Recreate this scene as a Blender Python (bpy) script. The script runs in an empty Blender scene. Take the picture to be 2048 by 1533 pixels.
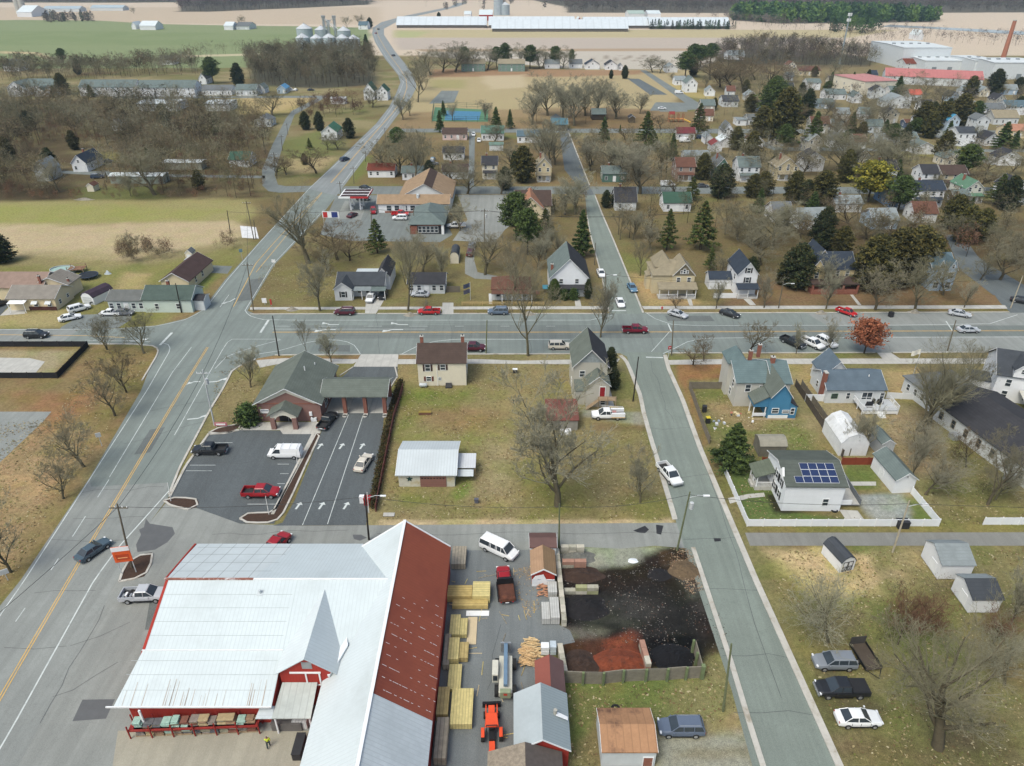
import bpy,bmesh,math,random
import numpy as np
from mathutils import Vector,Matrix
R=math.radians
random.seed(7);np.random.seed(7)
scene=bpy.context.scene
COL=scene.collection
# ---------------------------------------------------------------- camera
FPX=1421.0;PITCH=R(30.3);CAMH=70.0;HAZE_D=.00008
cd=bpy.data.cameras.new('camera');cam=bpy.data.objects.new('camera',cd);COL.objects.link(cam)
cd.sensor_width=36.0;cd.lens=36.0*FPX/2048.0
cd.clip_start=0.5;cd.clip_end=20000
cam.location=(0,0,CAMH);cam.rotation_euler=(R(90)-PITCH,0,0)
scene.camera=cam
# ---------------------------------------------------------------- light: overcast daylight
SUN_EL=R(58);SUN_AZ=R(222)
w=bpy.data.worlds.new('World');scene.world=w;w.use_nodes=True
nt=w.node_tree;bgn=nt.nodes['Background']
sky=nt.nodes.new('ShaderNodeTexSky');sky.sky_type='NISHITA';sky.sun_disc=False
sky.sun_elevation=SUN_EL;sky.sun_rotation=SUN_AZ
sky.air_density=1.0;sky.dust_density=5.0;sky.ozone_density=1.0
wb=nt.nodes.new('ShaderNodeMix');wb.data_type='RGBA';wb.blend_type='MULTIPLY';wb.inputs[0].default_value=1;wb.inputs[7].default_value=(.96,1,.97,1);nt.links.new(sky.outputs[0],wb.inputs[6]);nt.links.new(wb.outputs[2],bgn.inputs[0]);bgn.inputs[1].default_value=0.15
sl=bpy.data.lights.new('sun','SUN');sl.energy=1.1;sl.angle=R(24);sl.color=(.97,1,0.92)
so=bpy.data.objects.new('sun',sl);COL.objects.link(so)
so.rotation_euler=(R(90)-SUN_EL,0,R(180)-SUN_AZ)
scene.view_settings.view_transform='Standard';scene.view_settings.look='None'
scene.view_settings.exposure=0.44;scene.view_settings.gamma=1.0
scene.render.engine='CYCLES'
scene.cycles.max_bounces=6;scene.cycles.diffuse_bounces=2;scene.cycles.glossy_bounces=2
scene.cycles.transparent_max_bounces=8;scene.cycles.volume_bounces=0
# ---------------------------------------------------------------- survey: photo point -> place on the ground
CA,SA=math.cos(PITCH),math.sin(PITCH)
def G(px,py,z=0.0):
    u=(px-1024)/FPX;v=(766.5-py)/FPX
    dy=CA+v*SA;dz=-SA+v*CA
    t=(CAMH-z)/(-dz)
    return Vector((u*t,dy*t,z))
def zat(px,by,ty):
    g=G(px,by);lo,hi=0.0,60.0
    for _ in range(40):
        m=(lo+hi)/2;dz=m-CAMH
        d=g.y*CA-dz*SA;up=g.y*SA+dz*CA
        if 766.5-FPX*up/d > ty: lo=m
        else: hi=m
    return lo
# ---------------------------------------------------------------- materials
MATS={}
def newmat(name):
    m=bpy.data.materials.new(name);m.use_nodes=True;MATS[name]=m
    return m,m.node_tree,m.node_tree.nodes['Principled BSDF']
def N(nt,t,**k):
    n=nt.nodes.new(t)
    for a,b in k.items(): setattr(n,a,b)
    return n
def mixcol(nt,fac,a,b,mode='MIX'):
    n=N(nt,'ShaderNodeMix',data_type='RGBA',blend_type=mode)
    for s,v in ((n.inputs[0],fac),(n.inputs[6],a),(n.inputs[7],b)):
        if hasattr(v,'is_output') or isinstance(v,bpy.types.NodeSocket): nt.links.new(v,s)
        elif isinstance(v,tuple): s.default_value=(*v[:3],1)
        else: s.default_value=v
    return n.outputs[2]
def ramp(nt,src,a,b):
    r=N(nt,'ShaderNodeMapRange');r.inputs[1].default_value=a;r.inputs[2].default_value=b
    nt.links.new(src,r.inputs[0]);return r.outputs[0]
def noise(nt,co,scale,detail=4,rough=0.6):
    n=N(nt,'ShaderNodeTexNoise');n.inputs['Scale'].default_value=scale
    n.inputs['Detail'].default_value=detail;n.inputs['Roughness'].default_value=rough
    nt.links.new(co,n.inputs['Vector']);return n.outputs['Fac']
def M(color,rough=0.8,var=0.25,scale=0.8,metal=0.0,bands=None,world=False,spec=0.3,rnd=0.0,bump=0.0,dirt=None):
    """plain surface: colour broken by two scales of noise; bands=(axis, per metre, depth) for ribs, boards, courses"""
    key=('m',color,rough,var,scale,metal,bands,world,spec,rnd,bump,dirt)
    if key in MATS: return MATS[key]
    m,nt,b=newmat('surface_%d' % len(MATS));MATS[key]=m
    if world: co=N(nt,'ShaderNodeNewGeometry').outputs['Position']
    else: co=N(nt,'ShaderNodeTexCoord').outputs['Object']
    n1=noise(nt,co,scale);n2=noise(nt,co,scale*9,3)
    c=mixcol(nt,ramp(nt,n1,0.3,0.7),tuple(x*(1-var) for x in color),tuple(min(1,x*(1+var*.7)) for x in color))
    c=mixcol(nt,0.35*min(1,var*3),c,mixcol(nt,ramp(nt,n2,0.25,0.75),tuple(x*.6 for x in color),tuple(min(1,x*1.3) for x in color)))
    if dirt:
        n3=noise(nt,co,scale*.5,5,.7)
        c=mixcol(nt,ramp(nt,n3,0.5,0.68),c,dirt)
    if rnd:
        oi=N(nt,'ShaderNodeObjectInfo')
        hs=N(nt,'ShaderNodeHueSaturation');nt.links.new(c,hs.inputs['Color'])
        v=N(nt,'ShaderNodeMapRange');v.inputs[3].default_value=1-rnd;v.inputs[4].default_value=1+rnd
        nt.links.new(oi.outputs['Random'],v.inputs[0]);nt.links.new(v.outputs[0],hs.inputs['Value'])
        h=N(nt,'ShaderNodeMapRange');h.inputs[3].default_value=0.5-rnd*.07;h.inputs[4].default_value=0.5+rnd*.07
        mm=N(nt,'ShaderNodeMath',operation='FRACT');m2=N(nt,'ShaderNodeMath',operation='MULTIPLY');m2.inputs[1].default_value=7.31
        nt.links.new(oi.outputs['Random'],m2.inputs[0]);nt.links.new(m2.outputs[0],mm.inputs[0]);nt.links.new(mm.outputs[0],h.inputs[0])
        nt.links.new(h.outputs[0],hs.inputs['Hue']);c=hs.outputs[0]
    if bands:
        ax,per,dep=bands[:3];b0,b1=(.80,.92) if len(bands) < 4 else (1-bands[3],1-bands[3]*.4)
        sp=N(nt,'ShaderNodeSeparateXYZ');nt.links.new(co,sp.inputs[0])
        mu=N(nt,'ShaderNodeMath',operation='MULTIPLY');mu.inputs[1].default_value=per
        nt.links.new(sp.outputs['XYZ'.index(ax)],mu.inputs[0])
        fr=N(nt,'ShaderNodeMath',operation='FRACT');nt.links.new(mu.outputs[0],fr.inputs[0])
        c=mixcol(nt,ramp(nt,fr.outputs[0],b0,b1),c,tuple(x*(1-dep) for x in color))
    nt.links.new(c,b.inputs['Base Color'])
    b.inputs['Roughness'].default_value=rough;b.inputs['Metallic'].default_value=metal
    b.inputs['Specular IOR Level'].default_value=spec
    if bump:
        bp=N(nt,'ShaderNodeBump');bp.inputs['Strength'].default_value=0.6;bp.inputs['Distance'].default_value=bump
        nt.links.new(n2,bp.inputs['Height']);nt.links.new(bp.outputs[0],b.inputs['Normal'])
    return m
def C8(r,g,b,k=0.85):
    """sRGB 0-255 as seen in the photo -> albedo"""
    f=lambda v: ((v/255.)/12.92 if v < 10 else (((v/255.)+.055)/1.055) ** 2.4)
    c=(f(r)*k,f(g)*k,f(b)*k);l=.3*c[0]+.6*c[1]+.1*c[2]
    return tuple(round(v*.96+l*.04,4) for v in c)
def roofm(color,var=.22): return M(color,.9,var,.5,bands=None,bump=.03)
def shingle(color): return M(color,.92,.2,.7,bands=('Z',5.0,.18),spec=.1)
def siding(color): return M(color,.65,.07,.6,bands=('Z',4.0,.16))
def metalroof(color,ax='X',per=1.6,dep=.14,var=.08,dirt=None): return M(color,.55,var,.25,bands=(ax,per,dep),spec=.3,dirt=dirt)
GLASS=M((0.035,0.045,0.055),.12,.2,.5,spec=.6)
WHITE=M((.74,.75,.76),.55,.06,.7)
TRIM=M((.70,.71,.72),.6,.05,.7)
DARKM=M((.03,.03,.033),.6,.2,1)
CONC=M((.42,.41,.38),.9,.18,.6,bands=('X',.6,.12))
KERB=M((.46,.44,.40),.9,.2,.8,dirt=(.28,.25,.2))
BRICK=M((.25,.10,.07),.9,.25,2,bands=('Z',7,.25))
WOOD=M((.30,.22,.14),.8,.25,1.5)
BLACK=M((.015,.015,.017),.5,.2,1)
STEEL=M((.35,.37,.39),.4,.1,1,metal=.5)
# ---------------------------------------------------------------- mesh building
class MB:
    def __init__(s): s.v=[];s.f=[];s.mi=[];s.mats=[]
    def m(s,mat):
        if mat not in s.mats: s.mats.append(mat)
        return s.mats.index(mat)
    def add(s,vs,fs,mat):
        o=len(s.v);k=s.m(mat);s.v+=[tuple(x) for x in vs]
        for f in fs: s.f.append(tuple(i+o for i in f));s.mi.append(k)
        return s
    def box(s,x0,x1,y0,y1,z0,z1,mat,M4=None):
        vs=[Vector((x,y,z)) for z in (z0,z1) for y in (y0,y1) for x in (x0,x1)]
        if M4: vs=[M4 @ v for v in vs]
        return s.add(vs,[(0,2,3,1),(4,5,7,6),(0,1,5,4),(2,6,7,3),(0,4,6,2),(1,3,7,5)],mat)
    def prism(s,poly,a,b,mat,axis='x'):
        """poly: 2-D outline; axis x: (y,z) swept along x; y: (x,z) along y; z: (x,y) along z"""
        n=len(poly)
        def pt(p,t): return {'x': (t,p[0],p[1]),'y': (p[0],t,p[1]),'z': (p[0],p[1],t)}[axis]
        vs=[pt(p,a) for p in poly]+[pt(p,b) for p in poly]
        fs=[tuple(range(n)),tuple(range(2*n-1,n-1,-1))]+[(i,(i+n),(i+1) % n+n,(i+1) % n) for i in range(n)]
        return s.add(vs,fs,mat)
    def slab(s,pts,th,mat):
        n=len(pts);pts=[Vector(p) for p in pts]
        vs=pts+[p-Vector((0,0,th)) for p in pts]
        return s.add(vs,[tuple(range(n)),tuple(range(2*n-1,n-1,-1))]+[(i,i+n,(i+1) % n+n,(i+1) % n) for i in range(n)],mat)
    def tube(s,pts,rs,mat,n=6,cap=True):
        pts=[Vector(p) for p in pts]
        if not isinstance(rs,(list,tuple)): rs=[rs]*len(pts)
        rings=[]
        for i,p in enumerate(pts):
            d=(pts[min(i+1,len(pts)-1)]-pts[max(i-1,0)])
            if d.length < 1e-9: d=Vector((0,0,1))
            d.normalize();a=d.cross(Vector((0,0,1)) if abs(d.z) < .9 else Vector((1,0,0))).normalized();b=d.cross(a)
            rings.append([p+(a*math.cos(2*math.pi*k/n)+b*math.sin(2*math.pi*k/n))*rs[i] for k in range(n)])
        vs=[v for r in rings for v in r];fs=[]
        for i in range(len(pts)-1):
            for k in range(n): fs.append((i*n+k,i*n+(k+1) % n,(i+1)*n+(k+1) % n,(i+1)*n+k))
        if cap: fs+=[tuple(range(n-1,-1,-1)),tuple(range((len(pts)-1)*n,len(pts)*n))]
        return s.add(vs,fs,mat)
    def cyl(s,x,y,z0,z1,r,mat,n=12,r2=None): return s.tube([(x,y,z0),(x,y,z1)],[r,r if r2 is None else r2],mat,n)
    def wheelx(s,x,y,z,r,wd,mat,n=14): return s.tube([(x,y-wd/2,z),(x,y+wd/2,z)],r,mat,n)
    def mesh(s,name):
        me=bpy.data.meshes.new(name);me.from_pydata(s.v,[],s.f)
        for m in s.mats: me.materials.append(m)
        me.polygons.foreach_set('material_index',s.mi);me.update();return me
    def build(s,name,parent=None,smooth=False,bevel=0.0,recalc=True,loc=None,rz=0.0):
        me=s.mesh(name)
        if recalc or bevel:
            bm=bmesh.new();bm.from_mesh(me)
            if bevel:
                bmesh.ops.remove_doubles(bm,verts=bm.verts,dist=1e-4)
                bmesh.ops.bevel(bm,geom=list(bm.edges),offset=bevel,segments=2,affect='EDGES',profile=.6,clamp_overlap=True)
            bmesh.ops.recalc_face_normals(bm,faces=bm.faces);bm.to_mesh(me);bm.free()
        if smooth: me.polygons.foreach_set('use_smooth',[True]*len(me.polygons))
        o=bpy.data.objects.new(name,me);COL.objects.link(o)
        if parent: o.parent=parent
        if loc is not None: o.location=loc
        if rz: o.rotation_euler.z=rz
        return o
def link_mesh(name,me,parent=None,loc=(0,0,0),rz=0.0):
    o=bpy.data.objects.new(name,me);COL.objects.link(o);o.parent=parent;o.location=loc;o.rotation_euler.z=rz
    return o
def tag(o,label=None,cat=None,group=None,kind=None):
    if label: o['label']=label
    if cat: o['category']=cat
    if group: o['group']=group
    if kind: o['kind']=kind
    return o
def thing(name,loc,rz=0.0,label=None,cat=None,group=None):
    o=bpy.data.objects.new(name,None);COL.objects.link(o);o.empty_display_size=.5
    o.location=loc;o.rotation_euler.z=rz
    return tag(o,label,cat,group)
def kids(o): return KID.get(o.name,[])
KID={}
def note_kids(root):
    for c in root.children_recursive: pass
def copy_tree(root,loc,rz=0.0,sc=1.0,label=None,group=None,cat=None):
    r=root.copy();COL.objects.link(r);r.location=loc;r.rotation_euler=(0,0,rz)
    r.scale=sc if isinstance(sc,tuple) else (sc,sc,sc)
    for c in PK[root.name]:
        n=c.copy();COL.objects.link(n);n.parent=r
        for g in PK.get(c.name,[]):
            q=g.copy();COL.objects.link(q);q.parent=n
    return tag(r,label,cat,group)
PK={}
def register(root):
    for o in [root]+list(root.children_recursive): PK[o.name]=list(o.children)
    return root
# things still without a label get one from their look, their landmark and their order (see end of script)
AUTO=[]
def auto(o,look,cat,near=None,group=None):
    o['category']=cat
    if group: o['group']=group
    AUTO.append((o,look,near));return o
def interp(pts,n):
    """resample a polyline"""
    pts=[Vector(p) for p in pts];L=[0]
    for a,b in zip(pts,pts[1:]): L.append(L[-1]+(b-a).length)
    out=[]
    for i in range(n):
        t=L[-1]*i/(n-1);k=max(j for j in range(len(L)) if L[j] <= t+1e-9);k=min(k,len(pts)-2)
        out.append(pts[k].lerp(pts[k+1],(t-L[k])/max(1e-9,L[k+1]-L[k])))
    return out
# ================================================================ GROUND
def px_poly(pts): return [tuple(G(*p)[:2]) for p in pts]
ys=[-90,-60,-30,0,15,25,30]
while ys[-1] < 6500: ys.append(ys[-1]+max(.33,ys[-1]*.0058))
ys=np.array(ys);NX=330
hw=np.maximum(150.0,np.abs(ys)*1.05+60)
us=np.linspace(-1,1,NX);us=np.sign(us)*np.abs(us) ** 1.15
X=us[None,:]*hw[:,None];Y=np.repeat(ys[:,None],NX,1)
def vnoise(x,y,s,seed):
    x=x/s+seed*17.3;y=y/s+seed*9.1
    xi=np.floor(x).astype(np.int64);yi=np.floor(y).astype(np.int64);fx=x-xi;fy=y-yi
    fx=fx*fx*(3-2*fx);fy=fy*fy*(3-2*fy)
    def h(a,b):
        n=(a*374761393+b*668265263+seed*974711) & 0x7fffffff;n=((n ^ (n >> 13))*1274126177) & 0x7fffffff
        return (n ^ (n >> 16) & 0xffff) % 65536/65535.0
    return (h(xi,yi)*(1-fx)+h(xi+1,yi)*fx)*(1-fy)+(h(xi,yi+1)*(1-fx)+h(xi+1,yi+1)*fx)*fy
def fbm(x,y,s,seed): return (vnoise(x,y,s,seed)+.5*vnoise(x,y,s/2.1,seed+1)+.25*vnoise(x,y,s/4.3,seed+2))/1.75
STRAW=C8(150,136,98);OLIVE=C8(126,118,76);GREEN=C8(98,112,48);LUSH=C8(104,128,44);BROWN=C8(120,96,66)
RUST=C8(136,106,76);FLOOR=C8(86,70,52);SAND=C8(188,164,124);TANF=C8(196,180,158);PALE=C8(186,178,164)
GREENF=C8(128,142,96);MULCH=C8(46,38,35);BLACKD=C8(40,40,42);REDM=C8(150,66,34);GRAVEL=C8(150,148,138);GRAVB=C8(112,120,124)
base=np.array(OLIVE)[None,None,:]*np.ones((len(ys),NX,1))
f1=fbm(X,Y,26,3);f2=fbm(X,Y,9,8)
def blend(colr,mask):
    global base
    base=base*(1-mask[...,None])+np.array(colr)[None,None,:]*mask[...,None]
ss=lambda v,a,b: np.clip((v-a)/(b-a),0,1) ** 2*(3-2*np.clip((v-a)/(b-a),0,1))
blend(STRAW,ss(f1,.45,.62)*.8);blend(GREEN,ss(f2,.56,.74)*.45);blend(BROWN,ss(fbm(X,Y,17,31),.5,.7)*.6)
def paint(colr,pts,soft=1.5,amt=1.0,wob=1.5,wscale=6.0,seed=1,brk=0.0):
    """a patch of ground whose own colour differs, with a ragged edge"""
    P=px_poly(pts);xs=[p[0] for p in P];yy=[p[1] for p in P];mg=soft+wob+1
    j=np.where((ys > min(yy)-mg) & (ys < max(yy)+mg))[0]
    if not len(j): return
    j0,j1=j[0],j[-1]+1
    x=X[j0:j1];y=Y[j0:j1];ins=np.zeros(x.shape,bool);dist=np.full(x.shape,1e9)
    for (ax,ay),(bx,by) in zip(P,P[1:]+P[:1]):
        dx,dy=bx-ax,by-ay
        if abs(dy) > 1e-9:
            c=((ay > y) != (by > y)) & (x < dx*(y-ay)/dy+ax);ins ^= c
        t=np.clip(((x-ax)*dx+(y-ay)*dy)/(dx*dx+dy*dy+1e-9),0,1)
        dist=np.minimum(dist,np.hypot(x-ax-t*dx,y-ay-t*dy))
    sd=np.where(ins,dist,-dist)+(fbm(x,y,wscale,seed)-.5)*2*wob
    mk=ss(sd,-soft,soft)*amt
    if brk: mk=mk*(1-brk+brk*ss(fbm(x,y,wscale*.5,seed+5),.35,.62))
    mk=mk[...,None];base[j0:j1]=base[j0:j1]*(1-mk)+np.array(colr)[None,None,:]*mk
# far farmland
paint(TANF,[(-900,1),(3000,1),(3000,112),(-900,112)],8,1,5,80)
paint(C8(178,160,132),[(-900,15),(760,15),(760,50),(-900,40)],10,.6,10,90)
paint(GREENF,[(-900,40),(0,41),(45,40),(200,42),(310,48),(500,52),(600,53),(738,56),(742,70),(720,135),(-900,140)],3,1,4,60)
paint(C8(112,132,78),[(-900,58),(0,62),(480,66),(720,72),(700,96),(300,92),(-900,88)],8,.5,12,70,5,.6)
paint(C8(190,170,130),[(0,103),(75,105),(112,118),(100,122),(70,109),(0,107)],1.5,.9,.5,9)
paint(C8(196,182,150),[(330,112),(520,107),(735,108),(735,112),(520,111),(340,116)],1.5,.8,.5,9)
paint(C8(178,166,124),[(790,60),(1800,60),(1700,76),(790,76)],6,1,3,60)
paint(C8(160,170,110),[(790,62),(860,64),(830,76),(790,76)],6,.7,3,30)
paint(C8(178,166,152),[(785,76),(1700,76),(1500,98),(800,100)],5,1,3,50)
paint(C8(164,140,110),[(830,99),(1500,97),(1480,103),(850,104)],2,.9,1,30)
paint(C8(184,176,164),[(840,104),(1480,102),(1390,140),(1140,138),(850,112)],2,1,1,30)
for q in range(9): paint(C8(120,104,84),[(1180+q*15,110+q % 3*2),(1183+q*15,110),(1186+q*17,120+q % 4*3),(1183+q*17,120+q % 4*3)],.8,.6,.6,4)
for q in ([(-400,5),(250,6),(350,5),(370,0),(-600,-3)],[(355,24),(420,24),(560,18),(740,10),(748,2),(650,-2),(365,1)],[(1135,26),(1270,26),(1500,27),(2200,25),(2400,-6),(1000,-12),(1130,14)],[(1460,41),(1560,48),(1700,47),(1878,45),(1880,36),(1700,28),(1560,26),(1470,27)],[(1430,122),(1430,108),(1500,96),(1700,108),(1760,124),(1740,134),(1600,142)],[(495,120),(560,116),(740,112),(752,170),(640,178),(500,170)]): paint(C8(78,76,66),q,4,.9,5,40)
# park
paint(C8(176,158,118),[(845,140),(1390,140),(1330,235),(800,235)],3,.9,3,18)
paint(C8(156,120,88),[(858,139),(1290,141),(1280,150),(1120,154),(860,155)],3,.9,3,14)
paint(C8(190,172,140),[(960,152),(1050,150),(1060,175),(980,180)],4,.8,3,14)
paint(C8(150,124,90),[(800,226),(1130,215),(1130,262),(780,262)],3,.8,3,12)
paint(RUST,[(1130,212),(1420,225),(1420,262),(1140,262)],3,.75,3,12)
paint(C8(150,146,84),[(860,160),(930,160),(930,178),(862,176)],4,.6,2,12)
paint(C8(176,158,90),[(1340,165),(1440,190),(1420,200),(1345,190)],3,.7,2,12)
# left meadow and wood floor
paint(FLOOR,[(-400,200),(545,200),(545,320),(525,405),(-400,405)],6,.85,6,22,3,.4)
paint(C8(70,58,44),[(-60,360),(150,372),(120,404),(-60,406)],3,.8,3,10)
paint(C8(110,116,60),[(130,375),(330,370),(320,400),(160,404)],3,.7,3,10)
paint(C8(126,120,60),[(190,305),(245,305),(240,325),(190,330)],2,.7,2,8)
paint(C8(168,150,92),[(440,195),(640,195),(600,225),(470,230)],3,.85,2,10)
paint(C8(186,160,112),[(480,192),(640,196),(560,222),(500,226)],3,.6,2,10)
paint(C8(154,144,92),[(-300,404),(525,398),(520,430),(490,446),(-300,462)],3,.95,3,15)
paint(C8(146,148,66),[(-200,415),(200,410),(440,420),(400,440),(60,452),(-200,455)],4,.7,3,14,7,.4)
paint(C8(186,164,132),[(-300,455),(240,448),(470,440),(500,470),(420,490),(240,520),(60,515),(-300,520)],3,.95,4,12)
paint(C8(150,140,92),[(40,500),(250,505),(230,540),(90,560),(40,540)],3,.6,3,9)
paint(C8(128,126,62),[(-200,520),(60,535),(210,540),(320,525),(480,495),(500,505),(400,640),(300,655),(-200,655)],3,.8,2,9,4,.35)
paint(C8(178,154,108),[(250,545),(300,548),(280,582),(235,580)],2,.8,1.5,5)
paint(C8(168,150,104),[(-100,630),(130,622),(125,656),(-100,657)],2,.8,1.5,5)
paint(C8(108,124,52),[(384,560),(440,556),(400,600),(385,625)],2,.8,1,5)
paint(C8(140,112,82),[(430,560),(460,545),(400,645),(330,655)],1.5,.7,1,5)
# fields by the highway
paint(C8(140,114,78),[(180,690),(320,700),(312,730),(180,960),(60,1150),(-60,1290),(-200,1290),(-200,690)],1.5,.9,2,9,2,.3)
paint(C8(168,140,102),[(-100,905),(100,840),(190,880),(90,1040),(-60,1200)],4,.8,3,9,2,.5)
paint(C8(150,106,72),[(30,790),(200,780),(150,840),(90,860)],3,.7,2,6)
paint(C8(126,118,62),[(176,700),(318,705),(260,800),(110,1010),(30,1140),(150,900),(230,760)],2,.45,1.5,5,9,.6)
paint(C8(160,146,116),[(-60,700),(150,702),(100,752),(-60,752)],1,.9,.5,4)
# block between the streets
paint(C8(118,100,68),[(500,400),(2200,400),(2200,622),(500,622)],3,.8,4,16,6,.3)
paint(C8(134,126,76),[(560,500),(980,500),(980,615),(520,615)],3,.6,3,8,3,.5)
paint(C8(120,122,60),[(1235,500),(1300,520),(1310,555),(1270,560),(1240,540)],2,.8,1.5,6)
paint(C8(176,146,102),[(1262,545),(1305,560),(1318,598),(1390,600),(1430,608),(1300,612),(1280,590)],1.5,.9,1,4)
paint(C8(130,102,74),[(1520,560),(1700,575),(2010,560),(2040,612),(1440,612)],2,.85,2,7)
paint(C8(92,74,54),[(1560,440),(2100,440),(2100,545),(1720,545)],3,.8,3,8,4,.4)
paint(C8(128,102,70),[(700,275),(1300,280),(1300,372),(700,372)],3,.6,3,9)
paint(C8(112,122,54),[(700,325),(745,310),(735,345),(705,372)],2,.8,1,5)
paint(C8(112,120,60),[(545,290),(640,260),(690,285),(600,340)],3,.7,2,7)
paint(C8(176,152,112),[(575,318),(670,315),(640,345),(580,350)],3,.7,2,7)
paint(C8(128,108,80),[(1180,285),(1700,290),(1700,372),(1200,372)],4,.7,4,9,2,.3)
paint(C8(132,116,82),[(1400,130),(2300,130),(2300,372),(1480,372)],5,.8,5,20,3,.3)
paint(C8(140,134,70),[(1800,290),(1930,290),(1960,312),(1790,315)],3,.8,2,8)
# centre lot
paint(C8(140,126,84),[(795,728),(1235,728),(1262,800),(1345,1046),(755,1046)],1,.9,1,6)
paint(C8(112,122,46),[(800,765),(900,782),(960,775),(940,800),(860,830),(800,860)],2,.85,2,5,3,.4)
paint(C8(130,132,56),[(790,850),(990,860),(1010,905),(940,930),(800,895)],2.5,.55,2.5,4,5,.5)
paint(C8(116,124,48),[(780,975),(880,985),(860,1010),(790,1020)],1.5,.8,1.5,4,5,.4)
paint(C8(110,130,42),[(905,985),(945,950),(935,990),(910,1000)],.8,.9,.5,3)
paint(C8(124,118,58),[(1040,960),(1180,960),(1200,1030),(1060,1035)],2.5,.8,2,5)
paint(C8(158,142,108),[(960,860),(1030,900),(1010,1000),(960,980)],3,.6,2.5,5)
paint(C8(122,116,58),[(1240,990),(1340,1000),(1345,1040),(1230,1040)],2,.6,1.5,5)
paint(C8(146,108,74),[(820,820),(900,810),(1000,830),(980,860),(860,850)],3,.5,2,4)
paint(C8(190,166,130),[(760,1040),(1345,1040),(1350,1049),(760,1053)],.4,.9,.5,3)
paint(GRAVEL,[(1165,820),(1285,825),(1292,852),(1250,846),(1165,832)],.5,.9,.4,3)
paint(C8(118,92,66),[(1180,846),(1290,852),(1295,862),(1190,862)],.8,.7,.6,3)
paint(C8(110,116,52),[(1215,740),(1255,745),(1275,800),(1230,800)],.8,.6,.6,4)
# right lots
paint(C8(150,104,66),[(1345,725),(1460,722),(1470,760),(1378,760),(1415,900),(1425,930),(1395,850)],.8,.85,.7,4)
paint(C8(108,118,52),[(1385,780),(1450,780),(1500,850),(1600,840),(1650,930),(1520,920),(1500,880),(1410,880)],1.5,.85,1.5,4,2,.5)
paint(C8(156,130,96),[(1400,800),(1480,800),(1540,850),(1500,862),(1440,850)],1.5,.7,1.2,3)
paint(C8(168,142,92),[(1575,730),(1650,720),(1650,780),(1610,780)],1.5,.7,1,4)
paint(C8(176,150,104),[(1770,740),(1850,730),(1840,800),(1780,800)],1.5,.8,1,4)
paint(C8(160,140,108),[(1600,800),(1900,830),(1900,960),(1830,990),(1790,910),(1660,850)],3,.7,2.5,6,8,.4)
paint(C8(116,116,60),[(1860,830),(1960,900),(2048,1000),(2048,1058),(1880,1058),(1850,980),(1920,940)],3,.8,2.5,6,3,.4)
paint(C8(92,112,56),[(1460,930),(1520,930),(1560,960),(1560,1020),(1700,1040),(1770,1042),(1490,1046),(1470,980)],.7,.95,.5,3)
paint(C8(98,112,50),[(1685,930),(1760,930),(1760,975),(1690,985)],.6,.9,.4,3)
paint(C8(100,118,52),[(1810,985),(1870,1040),(1770,1045),(1830,1030)],.6,.9,.4,3)
paint(MULCH,[(1530,985),(1562,995),(1570,1018),(1625,1024),(1560,1030),(1545,1020)],.4,.9,.3,2)
paint(C8(146,152,156),[(1712,990),(1805,986),(1830,1045),(1750,1044),(1725,1015)],.5,.95,.3,3)
paint(C8(126,118,64),[(1400,1044),(2100,1044),(2100,1064),(1400,1066)],.8,.8,.6,4)
paint(C8(198,170,126),[(1530,1100),(1660,1098),(1745,1110),(1770,1190),(1720,1190),(1640,1200),(1560,1150)],1.5,.95,1.5,4)
paint(C8(172,150,112),[(1740,1100),(1850,1105),(1850,1210),(1680,1240),(1750,1180)],2.5,.7,2.5,5,3,.4)
paint(C8(128,130,54),[(1630,1110),(1720,1130),(1740,1160),(1660,1170)],.8,.55,.8,1.6,3,.9)
paint(C8(120,116,56),[(1510,1100),(1570,1180),(1580,1300),(1620,1330),(1640,1250),(1600,1160)],1.5,.6,1.5,4)
paint(C8(104,90,68),[(1860,1440),(2048,1420),(2048,1533),(1840,1533)],2.5,.8,2,5,3,.3)
paint(C8(116,122,52),[(1780,1200),(1830,1260),(1830,1400),(1800,1460),(1770,1340)],2,.6,1.5,4,3,.4)
paint(C8(90,82,66),[(1620,1370),(1660,1330),(1780,1420),(1740,1460),(1640,1470)],1,.6,.8,2.5)
paint(C8(112,92,70),[(1640,1470),(1830,1480),(1860,1533),(1690,1533)],1.5,.75,1.5,3)
# yard with the mulch and sand heaps
paint(C8(150,152,144),[(1115,1090),(1380,1094),(1400,1120),(1300,1130),(1120,1150)],.5,.9,.5,3)
paint(MULCH,[(1120,1145),(1250,1135),(1290,1110),(1340,1092),(1385,1100),(1470,1290),(1400,1330),(1120,1345)],.8,1,.8,3)
paint(BLACKD,[(1200,1190),(1310,1160),(1400,1220),(1420,1280),(1405,1330),(1290,1335),(1290,1290),(1130,1250),(1140,1210)],1.2,.85,1,3)
paint(C8(74,72,72),[(1130,1190),(1260,1185),(1330,1220),(1260,1260),(1160,1245)],1.5,.6,1.5,2.5,4,.6)
paint(C8(116,110,104),[(1110,1255),(1220,1262),(1180,1285),(1110,1290)],.8,.7,.8,2)
paint(C8(96,96,98),[(1340,1130),(1400,1180),(1410,1220),(1370,1200)],1,.6,1,1.8,3,.7)
paint(C8(86,62,46),[(1310,1095),(1375,1110),(1390,1150),(1340,1150)],.8,.7,.8,1.5,3,.5)
paint(C8(134,64,40),[(1205,1275),(1270,1272),(1285,1300),(1290,1338),(1190,1342),(1200,1310)],.8,.9,1.0,1.6,3,.3)
paint(C8(84,52,40),[(1125,1285),(1205,1272),(1200,1342),(1128,1344)],.5,.85,.4,1.5)
paint(C8(20,20,24),[(1300,1275),(1390,1272),(1405,1326),(1302,1338)],.4,.95,.3,1.5)
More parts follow.
